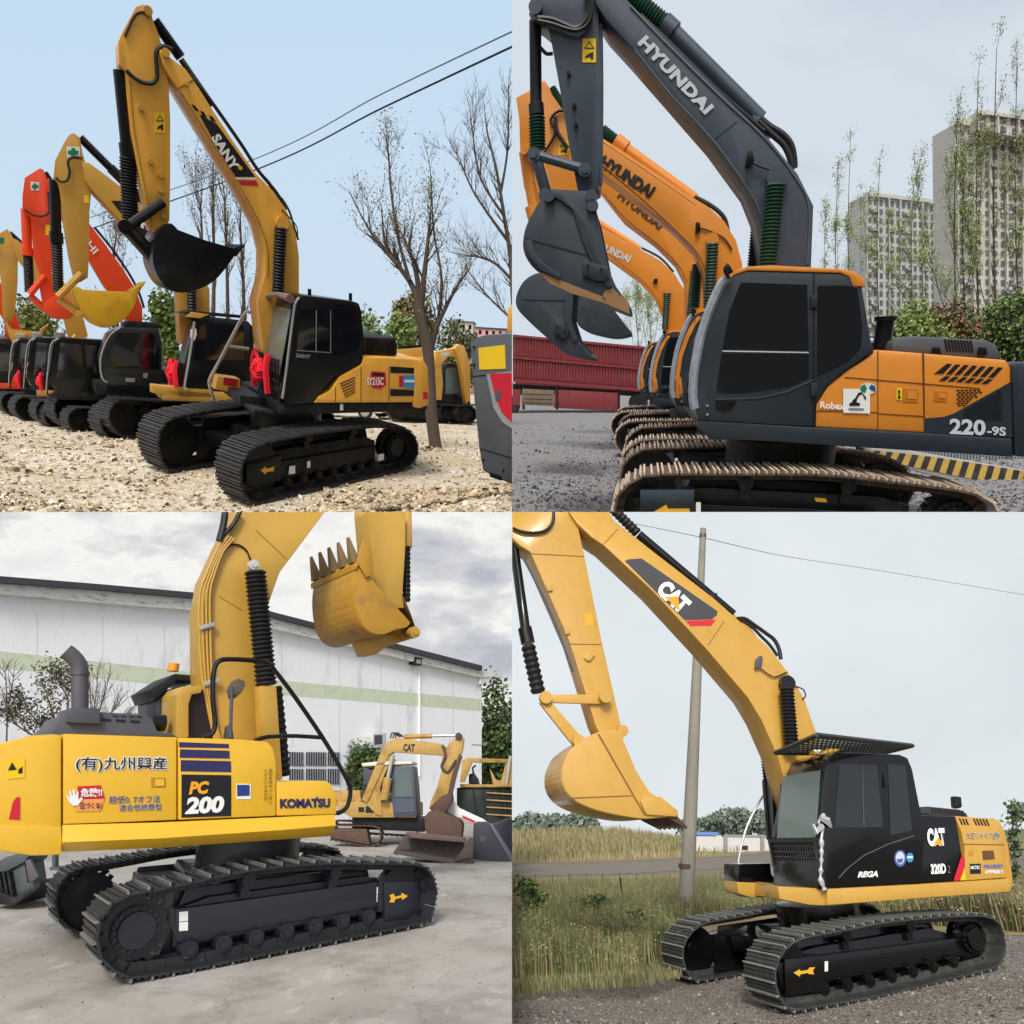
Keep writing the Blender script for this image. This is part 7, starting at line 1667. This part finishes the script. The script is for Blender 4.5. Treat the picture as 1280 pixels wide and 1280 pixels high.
def grass(Y, name, pxpoly, n, h0, h1, w, seed, label, mats, weights, bend=.35, heads=0.0, green_low=True, hfun=None, zf=None):
    """blades rooted on the ground inside a picture-space outline"""
    rnd = random.Random(seed); mb = MB()
    G = [Y.ground(a, b) for a, b in pxpoly]
    xs = [p.x for p in G]; ys = [p.y for p in G]; poly = [(p.x, p.y) for p in G]
    def inside(x, y):
        c = False; j = len(poly)-1
        for i in range(len(poly)):
            if (poly[i][1] > y) != (poly[j][1] > y) and x < (poly[j][0]-poly[i][0])*(y-poly[i][1])/(poly[j][1]-poly[i][1]+1e-9)+poly[i][0]: c = not c
            j = i
        return c
    k = 0; t = 0; y0, y1 = max(min(ys), .5), max(ys)
    while k < n and t < n*30:
        t += 1
        u = rnd.random(); y = 1/(1/y0+(1/y1-1/y0)*u) if y1/y0 > 1.5 else rnd.uniform(y0, y1); x = rnd.uniform(min(xs), max(xs))
        if not inside(x, y): continue
        cl = noise.noise(Vector((x*.9, y*.9, seed)))
        h = rnd.uniform(h0, h1)*(1+.5*cl)*(hfun(x, y) if hfun else 1); a = rnd.uniform(0, 6.28); bx, by = math.cos(a)*bend*h*rnd.random(), math.sin(a)*bend*h*rnd.random()
        ww = w*rnd.uniform(.6, 1.5); px_, py_ = math.cos(a+1.57)*ww, math.sin(a+1.57)*ww
        r_ = rnd.random()+cl*.35; mi = 0
        acc = 0
        for i, q_ in enumerate(weights):
            acc += q_
            if r_ < acc: mi = i; break
        else: mi = len(weights)-1
        zz = zf(x, y) if zf else 0
        p0 = Vector((x, y, zz-.02)); p1 = Vector((x+bx*.4, y+by*.4, zz+h*.55)); p2 = Vector((x+bx, y+by, zz+h))
        mb.add([p0-Vector((px_, py_, 0)), p0+Vector((px_, py_, 0)), p1+Vector((px_, py_, 0))*.8, p1-Vector((px_, py_, 0))*.8, p2], [(0, 1, 2, 3), (3, 2, 4)], mi)
        if heads and rnd.random() < heads:
            for q_ in range(5):
                c = p2+Vector((rnd.gauss(0, .04), rnd.gauss(0, .04), -rnd.random()*h*.35)); s = w*rnd.uniform(1.5, 3.5)
                d1 = Vector((rnd.gauss(0, 1), rnd.gauss(0, 1), rnd.gauss(0, 1))).normalized(); d2 = d1.orthogonal()
                mb.add([c-d1*s, c+d2*s*.6, c+d1*s, c-d2*s*.6], [(0, 1, 2, 3)], mi)
        k += 1
    o = mb.build(name, mats, None, smooth=0); o.matrix_world = Y.M; tag(o, label, kind='stuff'); Y.things.append(o); return o
grass(BR, 'weeds', [(630,1225),(700,1222),(790,1218),(838,1200),(830,1180),(860,1160),(940,1150),(980,1128),(900,1108),(800,1108),(700,1110),(630,1112)], 46000, .16, .66, .007, 41, 'tall dry and green weeds along the gravel', GG, (.2, .3, .36, .14), heads=.2)
grass(BR, 'grass', [(630,1250),(700,1238),(800,1232),(850,1222),(870,1205),(840,1195),(790,1214),(700,1218),(630,1220)], 5000, .02, .12, .004, 44, 'thin grass creeping onto the gravel', GG, (.3, .3, .3, .1))
grass(BR, 'weeds', [(1060,1150),(1300,1168),(1300,1120),(1060,1115)], 17000, .25, .8, .010, 42, 'tall dry weeds behind the tracks', GG, (.4, .3, .15, .15), heads=.25)
grass(BR, 'grass', [(630,1078),(760,1076),(880,1071),(960,1062),(960,1052),(880,1054),(760,1058),(630,1062)], 7000, .4, 1.1, .04, 43, 'tan field grass beyond the road', GG, (.62, .25, .05, .08), bend=.3)
for (x, y, sd, lb) in ((668, 1160, 51, 'leafy dark weed clump at the left end of the field edge'), (700, 1190, 54, 'bushy green weed clump nearest the gravel at the left'), (748, 1150, 55, 'green weed clump beside the thin leaning stake'), (796, 1172, 52, 'low broad leaved green clump below the hanging bucket'), (822, 1196, 53, 'green clump right against the far track')):
    bushpx(BR, (x, y), 44 if sd == 51 else 60, 60 if sd == 51 else 34, lb, [LG1, LG3, LG2], sd, 1100, size=.04, name='weed_clump', cat='plant')
sp = px_thing(BR, (781, 1136), 'fence_post', 'thin dark leaning stake in the weeds left of the pole', 'post'); sp.prism('stake', BLK2, [(774,1097),(776,1097),(782,1138),(780,1138)], 0, .03)
# slender leafy stem at right
fe = px_thing(BR, (770, 1112), 'wire_fence', 'thin wire fence on slim posts running through the weeds', 'fence')
for i in range(14):
    x = 648+i*21; fe.tube('post', BLK2, [(x, 1116), (x+.5, 1091+(i % 3))], 0, .012, sm=0)
for k in range(3): fe.tube('strand', GPH, [(640, 1094+k*6), (780, 1093+k*6), (930, 1092+k*5)], 0, .005, sm=2)
_u = [(-.02*_g.y, _g.y), (.30*_g.y, _g.y), (.30*(_g.y+60), _g.y+60), (-.02*(_g.y+60), _g.y+60)]
class _P:
    def ground(s, a, b, z=0): return Vector((a, b, 0))
    M = BR.M; things = BR.things
grass(_P(), 'grass', _u, 15000, .7, 1.7, .05, 45, 'tall tan grass on the rising bank beyond the road', GG, (.5, .34, .1, .06), bend=.4, zf=bank)
st_ = px_thing(BR, (1268, 1140), 'tall_plant', 'tall leafy stem growing beside the rear of the golden ochre excavator', 'plant')
mb = MB(); mb.tube(smooth_path([st_.p(1270,1140,0), st_.p(1268,1060,0), st_.p(1264,1000,0)], 4), .015, 5); mb.build('stem', BARK, st_.o)
mb = MB(); rnd = random.Random(8)
for k in range(260):
    t = rnd.random(); c = st_.p(1266+rnd.gauss(0, 5 if t < .6 else 3), 1000+t*100, 0)+Vector((0, rnd.gauss(0, .12), 0)); s = .07
    d1 = Vector((rnd.gauss(0, 1), rnd.gauss(0, .5), rnd.gauss(0, 1))).normalized(); d2 = d1.orthogonal(); mb.add([c-d1*s, c+d2*s*.6, c+d1*s, c-d2*s*.6], [(0, 1, 2, 3)], k % 2)
mb.build('leaves', [LG3, LG1], st_.o, smooth=0)
# far side: trees, wall, blue roof
rnd = random.Random(77)
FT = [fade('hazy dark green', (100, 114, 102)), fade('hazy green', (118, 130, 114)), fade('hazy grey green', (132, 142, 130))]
ftl = [(650, 60, 18, 'low hazy tree farthest left on the skyline'), (668, 46, 26, 'hazy tree with a spiky top, second from the left on the skyline'), (694, 60, 22, 'wide hazy tree above the left field'), (722, 60, 20, 'hazy tree just left of the hanging bucket')]
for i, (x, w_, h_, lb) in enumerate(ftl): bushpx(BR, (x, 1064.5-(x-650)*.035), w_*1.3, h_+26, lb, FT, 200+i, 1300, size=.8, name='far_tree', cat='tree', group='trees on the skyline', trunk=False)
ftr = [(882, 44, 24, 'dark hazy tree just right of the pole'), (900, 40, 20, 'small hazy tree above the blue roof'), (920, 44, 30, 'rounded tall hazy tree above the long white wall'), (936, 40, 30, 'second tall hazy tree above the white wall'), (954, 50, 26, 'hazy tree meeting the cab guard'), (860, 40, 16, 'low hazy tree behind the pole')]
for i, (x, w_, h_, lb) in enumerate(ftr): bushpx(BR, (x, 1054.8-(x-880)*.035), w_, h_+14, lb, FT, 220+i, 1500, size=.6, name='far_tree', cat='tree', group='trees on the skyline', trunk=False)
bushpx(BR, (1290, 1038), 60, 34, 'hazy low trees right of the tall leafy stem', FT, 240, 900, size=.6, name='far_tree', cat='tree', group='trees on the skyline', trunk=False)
wl = px_thing(BR, (900, 1066), 'boundary_wall', 'long low white wall with grey posts beyond the field', 'wall')
wl.prism('wall', P8('white wall', (196, 194, 190), rough=.9), [(862,1045),(965,1047),(968,1066),(862,1064)], 0, .3); wl.prism('coping', P8('grey coping', (130, 134, 130)), [(905,1043),(966,1044),(966,1047),(905,1046)], -.1, .35)
for x in (905, 951): wl.prism('pillar', P8('grey coping', (130, 134, 130)), [(x,1043),(x+4,1043),(x+5,1064),(x,1064)], -.3, 0)
wl.prism('opening', BLK2, [(928,1057),(935,1057),(935,1062),(928,1062)], -.15, 0)
sh = px_thing(BR, (880, 1063), 'shed', 'open shed with a flat blue sheet roof beside the white wall', 'shed'); sh.prism('roof', P8('blue sheet', (92, 128, 190)), [(866,1039.5),(894,1040),(901,1042),(894,1044.5),(868,1044)], -.4, 4); sh.prism('post', GPH, [(874,1044),(876,1044),(876,1056),(874,1056)], -.3, 0); sh.prism('back_wall', P8('white wall', (196, 194, 190)), [(866,1044),(902,1044),(902,1060),(866,1060)], 3, 3.3)
def br_sky(nt, vec):
    n = noise_n(nt, vec, 1.8, 5, (1, 1, 1.6), w=5)
    return ramp(nt, n, [(.3, (212, 221, 225)), (.5, (222, 229, 232)), (.65, (228, 233, 236))])
sky_panel(BR, 300, sky_mat('flat white cloud', br_sky), '')
cut_yards([TL, TR, BL, BR])
